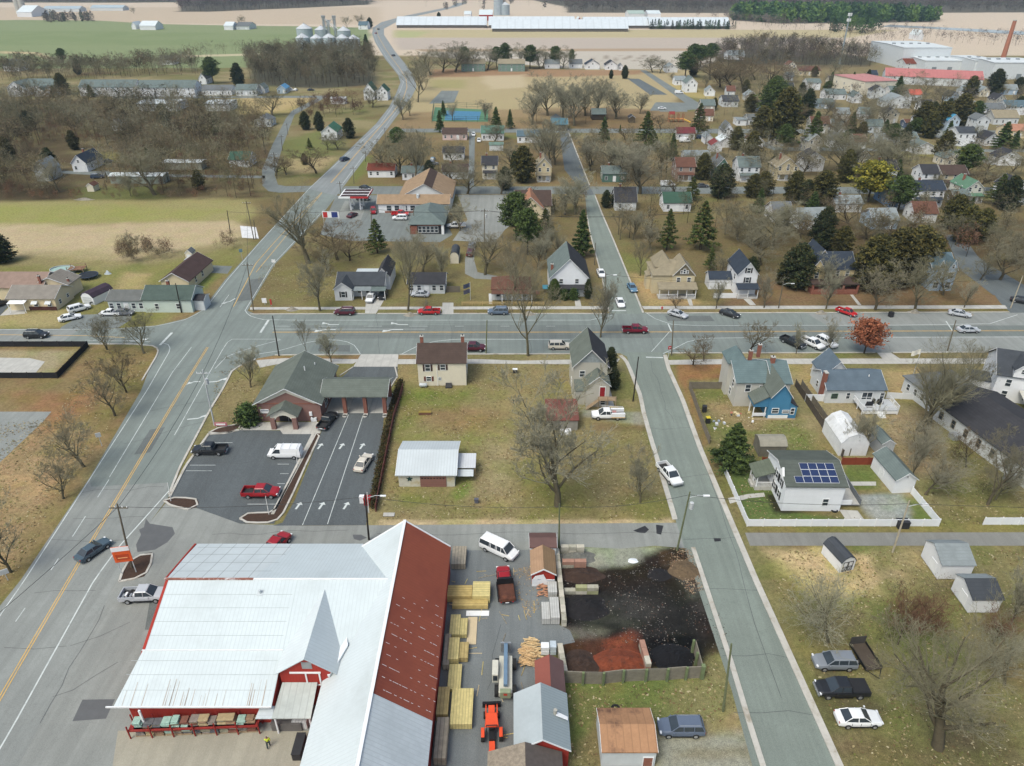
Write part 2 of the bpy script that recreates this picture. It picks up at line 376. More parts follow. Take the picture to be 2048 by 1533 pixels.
paint(C8(102,118,52),[(1128,1360),(1410,1345),(1440,1380),(1475,1440),(1325,1440),(1190,1430),(1130,1530)],.8,.85,.8,4,3,.35)
paint(C8(142,128,88),[(1415,1300),(1440,1290),(1490,1440),(1380,1450),(1340,1400)],1,.6,1,3,3,.4)
paint(GRAVEL,[(1318,1470),(1400,1470),(1490,1450),(1530,1600),(1325,1600)],.6,.95,.6,2)
paint(C8(150,130,98),[(1400,1440),(1490,1430),(1500,1460),(1400,1475)],.8,.8,.6,2)
paint(C8(128,116,84),[(1350,1500),(1500,1495),(1510,1515),(1350,1520)],.6,.5,.6,2)
# strips at the bank
paint(C8(140,124,84),[(420,740),(545,715),(545,760),(505,850),(420,860),(440,790)],1,.9,.8,4)
paint(C8(150,114,80),[(512,712),(832,712),(832,718),(512,722)],.4,.8,.4,3)
print('ground painted')
fa=fbm(X,Y,1.6,77)[...,None];nearm=np.clip(1.4-Y/220,0,1)[...,None]
base=base*(1+(fa-.5)*.30*nearm)
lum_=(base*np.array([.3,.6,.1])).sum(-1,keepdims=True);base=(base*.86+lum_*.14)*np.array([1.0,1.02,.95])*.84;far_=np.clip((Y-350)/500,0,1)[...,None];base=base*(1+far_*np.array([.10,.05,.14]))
fm=fbm(X,Y,4.5,55);mk=(ss(fm,.5,.68)*.38*nearm[...,0])[...,None];base=base*(1-mk)+base*np.array([.72,.95,.5])*mk;mk=(ss(fbm(X,Y,3.0,91),.55,.72)*.4*nearm[...,0])[...,None];base=base*(1-mk)+base*np.array([1.3,1.18,1.1])*mk
gv=np.stack([X,Y,np.zeros_like(X)],-1).reshape(-1,3)
ny=len(ys);idx=np.arange(ny*NX).reshape(ny,NX)
quads=np.stack([idx[:-1,:-1],idx[:-1,1:],idx[1:,1:],idx[1:,:-1]],-1).reshape(-1,4)
def np_mesh(name,verts,faces,mats,mi=None,col=None,smooth=False):
    me=bpy.data.meshes.new(name);nf,k=faces.shape
    me.vertices.add(len(verts));me.vertices.foreach_set('co',verts.astype(np.float32).ravel())
    me.loops.add(nf*k);me.loops.foreach_set('vertex_index',faces.astype(np.int32).ravel())
    me.polygons.add(nf);me.polygons.foreach_set('loop_start',np.arange(0,nf*k,k,dtype=np.int32))
    me.polygons.foreach_set('loop_total',np.full(nf,k,dtype=np.int32))
    for m in mats: me.materials.append(m)
    if mi is not None: me.polygons.foreach_set('material_index',mi.astype(np.int32))
    me.update(calc_edges=True)
    if col is not None:
        a=me.color_attributes.new('Col','FLOAT_COLOR','POINT')
        c=np.ones((len(verts),4),np.float32);c[:,:3]=col;a.data.foreach_set('color',c.ravel())
    return me
gm,nt,b=newmat('ground_cover')
at=N(nt,'ShaderNodeVertexColor',layer_name='Col');gp=N(nt,'ShaderNodeNewGeometry').outputs['Position']
c=at.outputs[0]
n0=noise(nt,gp,.35,6,.7);n1=noise(nt,gp,1.7,5,.7);n2=noise(nt,gp,8.0,3,.6)
hs=N(nt,'ShaderNodeHueSaturation');nt.links.new(c,hs.inputs['Color'])
mr=N(nt,'ShaderNodeMapRange');mr.inputs[1].default_value=.3;mr.inputs[2].default_value=.7;mr.inputs[3].default_value=.78;mr.inputs[4].default_value=1.46
nt.links.new(n1,mr.inputs[0]);nt.links.new(mr.outputs[0],hs.inputs['Value'])
mh=N(nt,'ShaderNodeMapRange');mh.inputs[1].default_value=.3;mh.inputs[2].default_value=.7;mh.inputs[3].default_value=.485;mh.inputs[4].default_value=.515
nt.links.new(n0,mh.inputs[0]);nt.links.new(mh.outputs[0],hs.inputs['Hue'])
c=mixcol(nt,.9,hs.outputs[0],mixcol(nt,ramp(nt,n2,.3,.7),(.62,.64,.66),(1.4,1.36,1.28)),'MULTIPLY')
nt.links.new(c,b.inputs['Base Color']);b.inputs['Roughness'].default_value=1;b.inputs['Specular IOR Level'].default_value=.05
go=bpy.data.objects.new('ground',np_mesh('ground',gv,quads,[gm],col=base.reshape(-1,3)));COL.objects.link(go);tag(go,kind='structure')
# ================================================================ ROADS, PATHS, YARDS (sheets 4 mm and more above one another)
def sheet(name,pts,z,mat,world=False,kind='structure'):
    P=[Vector(p) if world else G(*p) for p in pts]
    mb=MB();mb.add([(p.x,p.y,z) for p in P],[tuple(range(len(P)))],mat)
    me=mb.mesh(name);bm=bmesh.new();bm.from_mesh(me);bmesh.ops.triangulate(bm,faces=bm.faces)
    for f in bm.faces:
        if f.normal.z < 0: f.normal_flip()
    bm.to_mesh(me);bm.free()
    o=bpy.data.objects.new(name,me);COL.objects.link(o)
    return tag(o,kind=kind)
def asphalt(name,color,dark,rot=0):
    m,nt,b=newmat(name);gp=N(nt,'ShaderNodeNewGeometry').outputs['Position']
    n1=noise(nt,gp,.12,5,.65);n2=noise(nt,gp,1.1,4);n3=noise(nt,gp,9,2)
    mp=N(nt,'ShaderNodeMapping');mp.inputs['Scale'].default_value=(1.6,.05,1);nt.links.new(gp,mp.inputs[0]);n4=noise(nt,mp.outputs[0],.6,3)
    mp.inputs['Rotation'].default_value=(0,0,R(rot));c=mixcol(nt,ramp(nt,n1,.35,.65),tuple(x*.9 for x in color),tuple(x*1.18 for x in color));c=mixcol(nt,ramp(nt,n4,.42,.62),c,mixcol(nt,.5,c,tuple(x*.68 for x in color)))
    c=mixcol(nt,ramp(nt,n2,.3,.7),mixcol(nt,.5,c,tuple(x*.86 for x in color)),c)
    c=mixcol(nt,.14,c,mixcol(nt,ramp(nt,n3,.3,.7),(.02,.02,.02),(.4,.4,.4)))
    wv=N(nt,'ShaderNodeTexNoise');wv.inputs['Scale'].default_value=.09;wv.inputs['Detail'].default_value=8;wv.inputs['Roughness'].default_value=.62
    nt.links.new(gp,wv.inputs['Vector'])
    sb=N(nt,'ShaderNodeMath',operation='SUBTRACT');sb.inputs[1].default_value=.5;nt.links.new(wv.outputs[0],sb.inputs[0])
    ab=N(nt,'ShaderNodeMath',operation='ABSOLUTE');nt.links.new(sb.outputs[0],ab.inputs[0])
    cr=N(nt,'ShaderNodeMapRange');cr.inputs[1].default_value=0;cr.inputs[2].default_value=.0022;cr.inputs[3].default_value=.30;cr.inputs[4].default_value=0
    nt.links.new(ab.outputs[0],cr.inputs[0]);c=mixcol(nt,cr.outputs[0],c,dark)
    nt.links.new(c,b.inputs['Base Color']);b.inputs['Roughness'].default_value=.9;b.inputs['Specular IOR Level'].default_value=.2
    return m
A_TEAL=asphalt('asphalt_worn_blue_grey',C8(128,138,133),(.05,.055,.055),90);A_HWY=asphalt('asphalt_highway',C8(122,129,126),(.05,.055,.055),90)
A_LIGHT=asphalt('asphalt_pale',C8(144,148,144),(.07,.07,.07),-28);A_DARK=asphalt('asphalt_dark_sealed',C8(84,91,94),(.03,.03,.03))
A_YARD=asphalt('yard_hardstanding',C8(118,124,125),(.06,.06,.06));A_APRON=asphalt('apron_pale',C8(146,149,144),(.08,.08,.08))
A_SIDE=asphalt('asphalt_side_street',C8(128,139,130),(.05,.055,.055));A_GRAV=asphalt('loose_gravel',C8(168,162,144),(.2,.17,.13))
A_SLATE=asphalt('asphalt_north_street',C8(96,104,106),(.04,.04,.04))
HL=[(-80,1340),(0,1212),(42,1160),(180,955),(282,782),(300,735),(318,703),(312,693),(262,689),(176,689),(-200,690),(-200,659),(225,658),(312,652),(375,637),(405,620),(450,560),(512,492),(617,378),(625,371),(752,248),(778,215),(791,190),(801,165),(796,150),(770,118),(750,85),(744,68),(746,56),(762,45),(810,32),(850,24),(900,14),(915,6)]
HR=[(935,6),(915,14),(868,25),(830,33),(790,46),(768,58),(768,70),(790,103),(812,130),(829,155),(833,175),(823,195),(796,230),(737,308),(690,370),(652,420),(587,490),(549,530),(512,592),(495,622),(512,629)]
sheet('highway',HL+HR+[(2400,624),(2400,704),(1330,707),(1236,707),(722,710),(550,711),(512,718),(480,731),(462,742),(445,780),(425,812),(360,935),(337,995),(300,1045),(270,1085),(209,1210),(82,1447),(-20,1640),(-400,1800)],.012,A_TEAL)
sheet('highway_southern_surface',[(-80,1340),(0,1212),(42,1160),(179,957),(182,974),(335,966),(333,1000),(300,1045),(270,1085),(209,1210),(82,1447),(-20,1640),(-400,1800)],.018,A_LIGHT)
sheet('west_street_surface',[(-200,660),(158,660),(120,688),(-200,689)],.018,A_LIGHT)
sheet('main_street_eastern_surface',[(1614,628),(2400,625),(2400,651),(1655,652),],.018,A_LIGHT)
sheet('main_street_eastern_surface',[(1700,674),(2400,672),(2400,703),(1730,705)],.018,A_LIGHT)
sheet('main_street_lane_band',[(575,651),(2400,650),(2400,674),(600,678)],.017,asphalt('asphalt_lane',C8(116,124,120),(.04,.045,.045),90))
sheet('highway_northern_surface',[(617,378),(625,371),(752,248),(778,215),(791,190),(801,165),(796,150),(770,118),(750,85),(744,68),(746,56),(762,45),(810,32),(850,24),(900,14),(915,6),(935,6),(915,14),(868,25),(830,33),(790,46),(768,58),(768,70),(790,103),(812,130),(829,155),(833,175),(823,195),(796,230),(737,308),(690,370),(672,392)],.03,asphalt('asphalt_far',C8(140,146,146),(.1,.1,.1)))
sheet('side_street',[(1236,705),(1254,714),(1261,740),(1284,797),(1289,830),(1300,872),(1340,1005),(1361,1072),(1463,1380),(1499,1512),(1560,1720),(1780,1760),(1679,1533),(1511,1160),(1400,897),(1365,800),(1337,740),(1330,705)],.022,A_SIDE)
sheet('north_side_street',[(1219,628),(1205,560),(1181,470),(1174,430),(1170,388),(1129,340),(1119,267),(1100,235),(1112,228),(1128,238),(1138,266),(1179,372),(1190,388),(1204,430),(1229,486),(1290,628)],.022,A_SIDE)
sheet('north_side_street_dark_surface',[(1171,392),(1129,340),(1119,267),(1100,235),(1112,228),(1128,238),(1138,266),(1179,372),(1188,390)],.03,A_SLATE)
sheet('second_street',[(690,373),(1460,374),(2300,376),(2300,388),(1460,388),(744,389),(672,389)],.026,A_HWY)
sheet('third_street',[(782,258),(1400,258),(2100,262),(2100,268),(1400,267),(776,265)],.034,A_HWY)
sheet('west_lane',[(655,193),(604,222),(589,230),(566,290),(549,350),(556,370),(572,373),(628,372),(614,384),(560,386),(537,383),(525,372),(524,340),(545,290),(572,237),(584,222),(640,194)],.02,A_HWY)
sheet('west_back_road',[(225,194),(655,192),(655,196),(225,198)],.03,A_HWY)
sheet('farm_lane',[(112,342),(215,343),(240,348),(530,352),(530,357),(240,353),(112,347)],.02,A_HWY)
sheet('filling_station_apron',[(672,392),(744,391),(880,392),(880,425),(905,470),(880,485),(700,482),(640,470),(655,430)],.024,A_HWY)
sheet('filling_station_forecourt',[(690,402),(735,404),(722,440),(672,438)],.03,A_APRON)
sheet('parking_area',[(915,390),(1030,390),(1060,420),(1010,460),(990,485),(905,482),(935,440)],.025,A_APRON)
sheet('curved_driveway',[(938,483),(952,483),(948,520),(955,545),(995,553),(992,560),(950,558),(930,548),(930,520)],.025,A_APRON)
sheet('park_car_park',[(1255,158),(1278,158),(1335,190),(1300,190)],.04,A_SLATE)
sheet('park_road',[(1280,141),(1292,141),(1395,205),(1430,210),(1430,216),(1360,222),(1300,222),(1310,206),(1370,206)],.036,A_HWY)
sheet('park_lower_car_park',[(1312,205),(1372,206),(1375,224),(1320,224)],.042,A_HWY)
sheet('east_street',[(1370,262),(1470,262),(1560,295),(2100,300),(2100,305),(1550,302),(1460,270)],.03,A_HWY)
sheet('east_cross_street',[(1790,252),(1880,262),(1960,296),(1990,330),(1975,330),(1930,298),(1860,270),(1790,262)],.04,A_APRON)
sheet('northeast_street',[(1925,500),(1940,500),(2048,590),(2200,625),(2060,626),(2021,626),(2000,606)],.022,A_SLATE)
sheet('northeast_street',[(1890,470),(1925,470),(1960,520),(2100,600),(2060,612),(1985,590),(1920,540)],.028,A_SLATE)
# lumber yard and alley
sheet('lumber_yard_pavement',[(337,1000),(397,1018),(480,1048),(600,1052),(760,1051),(1366,1046),(1386,1098),(1310,1092),(1240,1098),(1112,1092),(1000,1150),(900,1700),(-200,1700),(-20,1640),(82,1447),(209,1210),(270,1085),(300,1045)],.016,A_APRON)
sheet('yard_hardstanding',[(880,1102),(1060,1100),(1108,1110),(1118,1250),(1140,1262),(1150,1285),(1080,1300),(1060,1700),(830,1700)],.021,A_YARD)
sheet('storage_yard_gravel',[(236,1462),(620,1462),(600,1700),(200,1700)],.024,A_GRAV)
sheet('gravel_lane',[(1490,1066),(2300,1065),(2300,1092),(1500,1092)],.014,asphalt('worn_lane',C8(134,134,128),(.1,.09,.07)))
# bank
sheet('bank_car_park',[(418,868),(470,860),(560,862),(632,866),(548,1048),(480,1048),(397,1018),(338,994),(372,930)],.026,A_DARK)
sheet('drive_through_lanes',[(642,866),(655,827),(668,790),(768,790),(768,828),(765,870),(738,1010),(732,1051),(546,1052),(565,1046),(590,1000)],.031,A_DARK)
sheet('bank_rear_drive',[(707,734),(795,734),(795,755),(778,785),(650,785)],.027,A_DARK)
sheet('drive_through_pad',[(655,785),(770,785),(768,827),(650,827)],.037,CONC)
sheet('driveway_apron',[(722,709),(797,709),(795,735),(706,735)],.026,CONC)
sheet('bank_walk',[(487,847),(500,845),(645,845),(640,869),(566,869),(560,861),(479,861)],.04,CONC)
sheet('west_car_park',[(-200,824),(103,824),(85,845),(0,925),(-200,1060)],.02,A_LIGHT)
# pavements
sheet('sidewalk',[(512,721),(570,717),(722,719),(706,728),(560,728),(520,736)],.030,CONC)
sheet('sidewalk',[(797,719),(960,719),(1040,722),(1240,718),(1236,724),(1140,729),(960,728),(795,729)],.030,CONC)
sheet('sidewalk',[(1335,721),(1480,718),(2400,717),(2400,727),(1480,729),(1340,730)],.030,CONC)
sheet('sidewalk',[(500,615),(1215,613),(1217,619),(500,620)],.030,CONC)
sheet('sidewalk',[(1284,613),(2010,611),(2015,618),(1288,619)],.030,CONC)
sheet('house_path',[(1149,600),(1160,600),(1163,613),(1151,613)],.030,CONC)
sheet('house_path',[(1373,596),(1382,596),(1386,612),(1379,612)],.030,CONC)
sheet('house_path',[(1482,594),(1497,594),(1512,611),(1500,611)],.030,CONC)
sheet('house_path',[(1700,590),(1706,590),(1723,611),(1716,611)],.030,CONC)
sheet('driveway',[(732,598),(770,598),(752,628),(730,628)],.031,CONC)
sheet('driveway',[(885,606),(907,606),(907,629),(884,629)],.031,CONC)
sheet('driveway',[(1754,706),(1782,706),(1800,718),(1765,718)],.031,CONC)
sheet('driveway',[(122,655),(165,630),(230,628),(265,625),(262,640),(235,657),(120,660)],.020,A_HWY)
sheet('driveway',[(395,530),(465,533),(455,548),(395,545)],.020,A_HWY)
sheet('driveway',[(-100,610),(20,610),(0,632),(-100,640)],.02,A_DARK)
sheet('driveway',[(938,265),(950,265),(948,372),(938,372)],.03,A_HWY)
sheet('solar_house_path',[(1456,997),(1495,989),(1528,986),(1530,994),(1498,997),(1460,1008)],.030,CONC)
sheet('solar_house_path',[(1698,964),(1752,964),(1752,972),(1699,972)],.030,CONC)
sheet('solar_house_patio',[(1678,1020),(1715,1022),(1732,1045),(1695,1045)],.030,CONC)
sheet('beige_house_patio',[(0,632),(22,612),(55,612),(50,628)],.026,CONC)
sheet('sports_court',[(883,182),(918,182),(908,206),(858,208)],.05,A_HWY)
sheet('tennis_court_surround',[(870,215),(976,220),(976,244),(864,243)],.05,M(C8(86,128,96),.9))
sheet('tennis_court',[(893,222),(962,224),(958,241),(889,241)],.07,M(C8(74,128,160),.9))
sheet('white_building_pad',[(480,452),(512,455),(518,478),(484,476)],.03,M((.6,.6,.6),.9))
sheet('concrete_slab',[(-60,715),(60,717),(90,724),(70,748),(-60,746)],.03,CONC)
sheet('manhole_cover',[(1427,1077),(1441,1077),(1442,1083),(1429,1084)],.03,DARKM)
DAMP=M(C8(96,97,98),.6,.12,1,spec=.4)
sheet('damp_patch',[(292,1038),(300,1048),(345,1055),(350,1068),(335,1085),(310,1100),(275,1105),(272,1090),(282,1070),(278,1060),(288,1055)],.022,DAMP)
sheet('damp_patch',[(705,1070),(722,1070),(734,1076),(720,1082),(708,1079)],.022,DAMP)
sheet('damp_patch',[(1266,1062),(1290,1052),(1298,1060),(1290,1067),(1278,1066)],.022,DARKM)
sheet('damp_patch',[(1312,1050),(1327,1052),(1322,1070),(1313,1068)],.022,DARKM)
sheet('damp_patch',[(165,1400),(230,1399),(212,1438),(145,1443)],.022,DAMP)
# ---------------------------------------------------------------- painted lines
YEL=M(C8(222,178,92),.8,.12,1.2,dirt=C8(170,150,110));WPT=M(C8(208,214,212),.8,.15,1.6,dirt=C8(160,166,164))
def ribbon(name,pts,wd,z,mat,dash=None,off=0.0,world=False,kind='structure',parent=None):
    P=[Vector(p) if world else G(*p) for p in pts];L=sum((b-a).length for a,b in zip(P,P[1:]))
    n=max(2,int(L/2)) if len(P) > 2 or dash else 2;n=min(n,400);Q=interp(P,n);mb=MB();t=0
    def side(i):
        d=(Q[min(i+1,n-1)]-Q[max(i-1,0)]);d.z=0;d.normalize();return Vector((-d.y,d.x,0))
    vs=[]
    for i in range(n): s=side(i);vs+=[Q[i]+s*(off-wd/2),Q[i]+s*(off+wd/2)]
    fs=[]
    seg=L/(n-1)
    for i in range(n-1):
        if dash and ((i*seg) % (dash[0]+dash[1])) > dash[0]: continue
        fs.append((2*i,2*i+2,2*i+3,2*i+1))
    mb.add([(v.x,v.y,z) for v in vs],fs,mat)
    o=mb.build(name,parent);return tag(o,kind=kind) if kind else o
ZP=.034
for o_ in (-.16,.16):
    ribbon('yellow_centre_line',[(-90,1560),(0,1397),(138,1160),(363,780),(415,695)],.12,ZP,YEL,off=o_)
    ribbon('yellow_centre_line',[(545,665),(700,665),(1180,665),(2300,661)],.12,ZP,YEL,off=o_)
    ribbon('yellow_centre_line',[(662,366),(749,267),(782,230),(806,200),(814,175),(812,158),(800,138),(772,100),(756,72),(753,57),(782,43),(850,25),(905,14)],.15,.05,YEL,off=o_)
ribbon('yellow_turn_lane_line',[(467,614),(512,527),(549,485),(600,430),(644,385)],.16,ZP,YEL)
ribbon('yellow_turn_lane_line',[(512,545),(562,485),(607,430),(644,387)],.16,ZP,YEL)
ribbon('yellow_line_west',[(-100,669),(175,672),(250,676)],.16,ZP,YEL)
E1=[(-70,1340),(0,1232),(50,1160),(295,780),(315,745),(341,700),(338,690),(322,686)]
ribbon('white_edge_line',E1,.14,ZP,WPT)
ribbon('white_edge_line',[(-60,1600),(28,1450),(100,1320),(189,1160),(237,1095),(300,1025),(340,980)],.18,ZP,WPT)
ribbon('white_edge_line',[(-200,661),(225,659),(320,652),(375,639),(410,619),(455,560),(520,485),(622,374),(760,250),(784,215),(797,190),(807,165),(800,150),(775,118),(754,85),(749,68),(751,56),(770,45),(810,34)],.16,.05,WPT)
ribbon('white_edge_line',[(815,195),(788,230),(730,308),(684,370)],.16,.05,WPT)
ribbon('white_edge_line',[(648,420),(583,490),(545,530),(508,592),(490,622),(498,632),(525,640),(600,641),(1180,641),(1225,631)],.14,ZP,WPT)
ribbon('white_edge_line',[(1290,625),(1310,638),(1345,650),(1400,652),(1800,651),(1980,648),(2035,630)],.14,ZP,WPT)
ribbon('white_edge_line',[(1326,708),(1350,697),(1375,684),(1410,677),(1500,676),(2300,674)],.14,ZP,WPT)
ribbon('white_edge_line',[(508,710),(560,702),(620,684),(660,680),(690,682),(710,692),(721,709)],.14,ZP,WPT)
ribbon('white_edge_line',[(803,709),(830,695),(870,683),(915,679),(1140,680)],.14,ZP,WPT)
ribbon('white_edge_line',[(430,738),(455,712),(510,694),(562,680)],.14,ZP,WPT)
ribbon('white_turn_lane_line',[(349,871),(400,780),(445,700),(459,679),(512,679),(560,679)],.12,ZP,WPT)
ribbon('white_lane_line',[(219,955),(345,745),(383,695)],.13,ZP,WPT)
ribbon('white_lane_dashes',[(218,960),(90,1160),(20,1260),(-70,1400)],.13,ZP,WPT,dash=(3.0,5.2))
ribbon('white_lane_dashes',[(545,653),(1165,653)],.12,ZP,WPT,dash=(3,7))
ribbon('white_lane_line',[(545,659),(850,659)],.12,ZP,WPT)
ribbon('white_lane_line',[(170,681),(300,684)],.12,ZP,WPT)
ribbon('white_lane_line',[(440,615),(458,590)],.12,ZP,WPT)
ribbon('stop_line',[(320,691),(344,666)],.55,ZP,WPT);ribbon('stop_line',[(521,666),(537,641)],.5,ZP,WPT)
ribbon('stop_line',[(1224,622),(1252,622)],.4,ZP,WPT);ribbon('stop_line',[(1292,715),(1326,716)],.4,ZP,WPT)
ribbon('crossing_line',[(1336,648),(1343,664)],.3,ZP,WPT);ribbon('crossing_line',[(1339,664),(1303,704)],.12,ZP,WPT);ribbon('crossing_line',[(1892,643),(1906,664)],.25,ZP,WPT)
for a,b_ in (((697,830),(605,1051)),((726,832),(655,1049))): ribbon('lane_line',[a,b_],.1,.036,WPT)
for k in range(9):
    t=k/8;a=(413-66*t,886+90*t)
    if k in (0,2,4,5): ribbon('bay_line',[a,(a[0]+52,a[1])],.09,.030,WPT)
for y_,xa,xb in ((929,555,578),(948,560,577),(968,555,570),(1009,495,552)): ribbon('bay_line',[(xa,y_),(xb,y_)],.09,.030,WPT)
def arrow(px,py,ang,ln=2.4,turn=None):
    """painted arrow; ang: heading in degrees from east"""
    g=G(px,py);mb=MB();w_=.16
    mb.add([(-ln/2,-w_,0),(ln*.15,-w_,0),(ln*.15,w_,0),(-ln/2,w_,0)],[(0,1,2,3)],WPT)
    if turn:
        s=turn;mb.add([(ln*.15,-w_,.0),(ln*.45,s*.5-w_,0),(ln*.45,s*.5+w_,0),(ln*.15,w_,0)],[(0,1,2,3)],WPT)
        mb.add([(ln*.25,s*.55,.001),(ln*.75,s*1.3,.001),(ln*.72,s*.15,.001)],[(0,1,2)],WPT)
    else: mb.add([(ln*.15,-w_*3.4,0),(ln/2,0,0),(ln*.15,w_*3.4,0)],[(0,1,2)],WPT)
    o=mb.build('lane_arrow',recalc=False);o.location=(g.x,g.y,.042);o.rotation_euler.z=R(ang);tag(o,kind='structure')
    bm=bmesh.new();bm.from_mesh(o.data)
    for f in bm.faces:
        if f.normal.z < 0: f.normal_flip()
    bm.to_mesh(o.data);bm.free()
for x,y in ((640,893),(683,893),(724,893),(597,1012),(643,1012),(692,1012)): arrow(x,y,76,1.7)
arrow(664,650,180,3.2,-1);arrow(802,650,180,3.2,-1);arrow(655,660,180,3.6,1);arrow(790,660,180,3.6,1)
arrow(430,764,10,2.8,1);arrow(391,838,10,2.8,1);arrow(392,764,178,1.8,1);arrow(265,682,0,4,1);arrow(463,602,250,3,-1)
SEAL=M((.07,.072,.075),.7,.1,1);cr_=random.Random(8)
def crack(p,q,w_=.05,n=9,wob=.5):
    a,b=G(*p),G(*q);P=[a.lerp(b,t/n)+Vector((cr_.uniform(-wob,wob),cr_.uniform(-wob,wob),0)) for t in range(n+1)]
    ribbon('sealed_crack',P,w_,.0335,SEAL,world=True)
for p,q in (((1297,858),(1384,858)),((1350,955),(1425,952)),((1367,1082),(1490,1078)),((1400,1180),(1516,1176)),((1440,1310),(1577,1312)),((1475,1420),(1625,1424)),((1400,880),(1560,1400)),((1300,720),(1345,850)),((165,985),(330,975)),((140,1040),(300,1032)),((95,1080),(250,1085)),((60,1190),(190,1180)),((0,1300),(140,1290)),
    ((250,890),(420,840)),((300,820),(440,800)),((340,740),(470,715)),((560,646),(1190,646)),((600,671),(1150,672)),((750,630),(760,709)),((900,630),(905,709)),((1050,630),(1062,709)),((1290,640),(1310,700)),((1460,630),(1480,705)),((1600,630),(1625,704)),((1740,630),(1780,703)),((1850,630),(1900,703)),((530,560),(590,548)),((520,590),(470,610)),((570,470),(620,480)),((640,410),(590,420)),
    ((400,925),(590,925)),((450,870),(400,1010)),((540,875),(470,1030)),((560,960),(740,958)),((640,890),(590,1040)),((760,1070),(1360,1068)),((420,1070),(700,1062)),((150,1290),(260,1250)),((210,1210),(85,1440)),((100,1400),(240,1330)),((1000,1250),(980,1380)),((1186,470),(1230,468)),((1200,520),(1250,518)),((1210,575),(1270,572))): crack(p,q)
PAT=[asphalt('asphalt_patch',C8(104,110,108),(.04,.04,.04)),asphalt('asphalt_patch_pale',C8(146,150,146),(.08,.08,.08))]
for k,q in enumerate(([(640,690),(700,691),(700,704),(636,703)],[(1110,690),(1190,690),(1195,703),(1112,703)],[(300,860),(330,855),(300,905),(268,910)],[(100,1180),(130,1178),(80,1270),(45,1275)],[(1330,632),(1420,632),(1430,643),(1336,643)],[(840,690),(900,690),(898,703),(834,703)],[(500,560),(530,556),(505,600),(470,604)],[(960,1060),(1080,1058),(1080,1085),(955,1086)],[(330,1200),(300,1200),(290,1260),(320,1262)])): sheet('asphalt_patch',q,.0325,PAT[k % 2])
# ---------------------------------------------------------------- kerbs: real steps
def kerb(pts,wd=.35,h=.13,mat=None,name='kerb',z0=0.0):
    P=[G(*p) for p in pts];L=sum((b-a).length for a,b in zip(P,P[1:]));n=max(2,min(200,int(L/1.5)))
    Q=interp(P,n) if len(P) > 2 else P;n=len(Q);mb=MB();vs=[]
    for i in range(n):
        d=(Q[min(i+1,n-1)]-Q[max(i-1,0)]).normalized();s=Vector((-d.y,d.x,0))*wd/2
        for q in (Q[i]-s,Q[i]+s):
            vs+=[(q.x,q.y,z0),(q.x,q.y,h)]
    fs=[]
    for i in range(n-1):
        a,b=4*i,4*i+4;fs+=[(a,b,b+1,a+1),(a+1,b+1,b+3,a+3),(a+3,b+3,b+2,a+2)]
    fs+=[(0,1,3,2),(4*n-4,4*n-2,4*n-1,4*n-3)]
    mb.add(vs,fs,mat or KERB);o=mb.build(name);return tag(o,kind='structure')
kerb([(1241,712),(1252,722),(1261,742),(1280,790),(1287,825),(1300,872),(1340,1005),(1350,1040)],.75)
kerb([(1386,1096),(1463,1328),(1499,1448),(1560,1640)],.6)
kerb([(1330,711),(1337,738),(1365,800),(1400,897),(1511,1160),(1679,1533),(1730,1650)],.8)
kerb([(1286,626),(1229,486),(1204,428),(1190,392)],.4);kerb([(1218,624),(1205,560),(1181,470),(1174,432)],.3)
kerb([(1179,371),(1138,267),(1128,238)],.4)
for q in ([(500,629),(730,628)],[(755,628),(884,628)],[(907,628),(1210,628)],[(1292,627),(2018,625)],[(550,711),(720,710)],[(799,710),(1225,708)],[(1340,707),(1750,706)],[(1786,706),(2300,704)]): kerb(q,.3)
kerb([(512,719),(482,731),(464,743),(445,780),(425,812),(360,935),(338,990)],.35)
kerb([(176,689),(262,689),(310,693),(317,700),(314,712),(284,762)],.3)
kerb([(418,868),(372,932),(340,994)],.4);kerb([(479,861),(470,867),(418,869)],.35)
kerb([(795,755),(790,735)],.25);kerb([(706,735),(680,752)],.25);kerb([(795,754),(778,780)],.25)
kerb([(628,866),(545,1030)],.5)
def island(name,pts,fill):
    kerb(pts+[pts[0]],.3);sheet(name,pts,.08,fill)
MUL=M(C8(74,56,46),1,.25,3,bump=.05)
island('planting_island',[(328,1002),(340,996),(380,997),(394,1000),(398,1006),(392,1016),(374,1020),(350,1014),(332,1008)],MUL)
island('planting_island',[(480,1038),(487,1030),(500,1027),(548,1026),(632,868),(641,868),(612,930),(585,990),(566,1028),(552,1043),(530,1047),(496,1046),(484,1043)],MUL)
island('planting_island',[(239,1164),(250,1130),(268,1116),(290,1108),(304,1106),(306,1114),(300,1135),(288,1154),(262,1160)],MUL)
island('planting_bed',[(418,866),(432,858),(480,848),(484,850),(478,859),(470,865),(430,868)],MUL)
print('roads done')
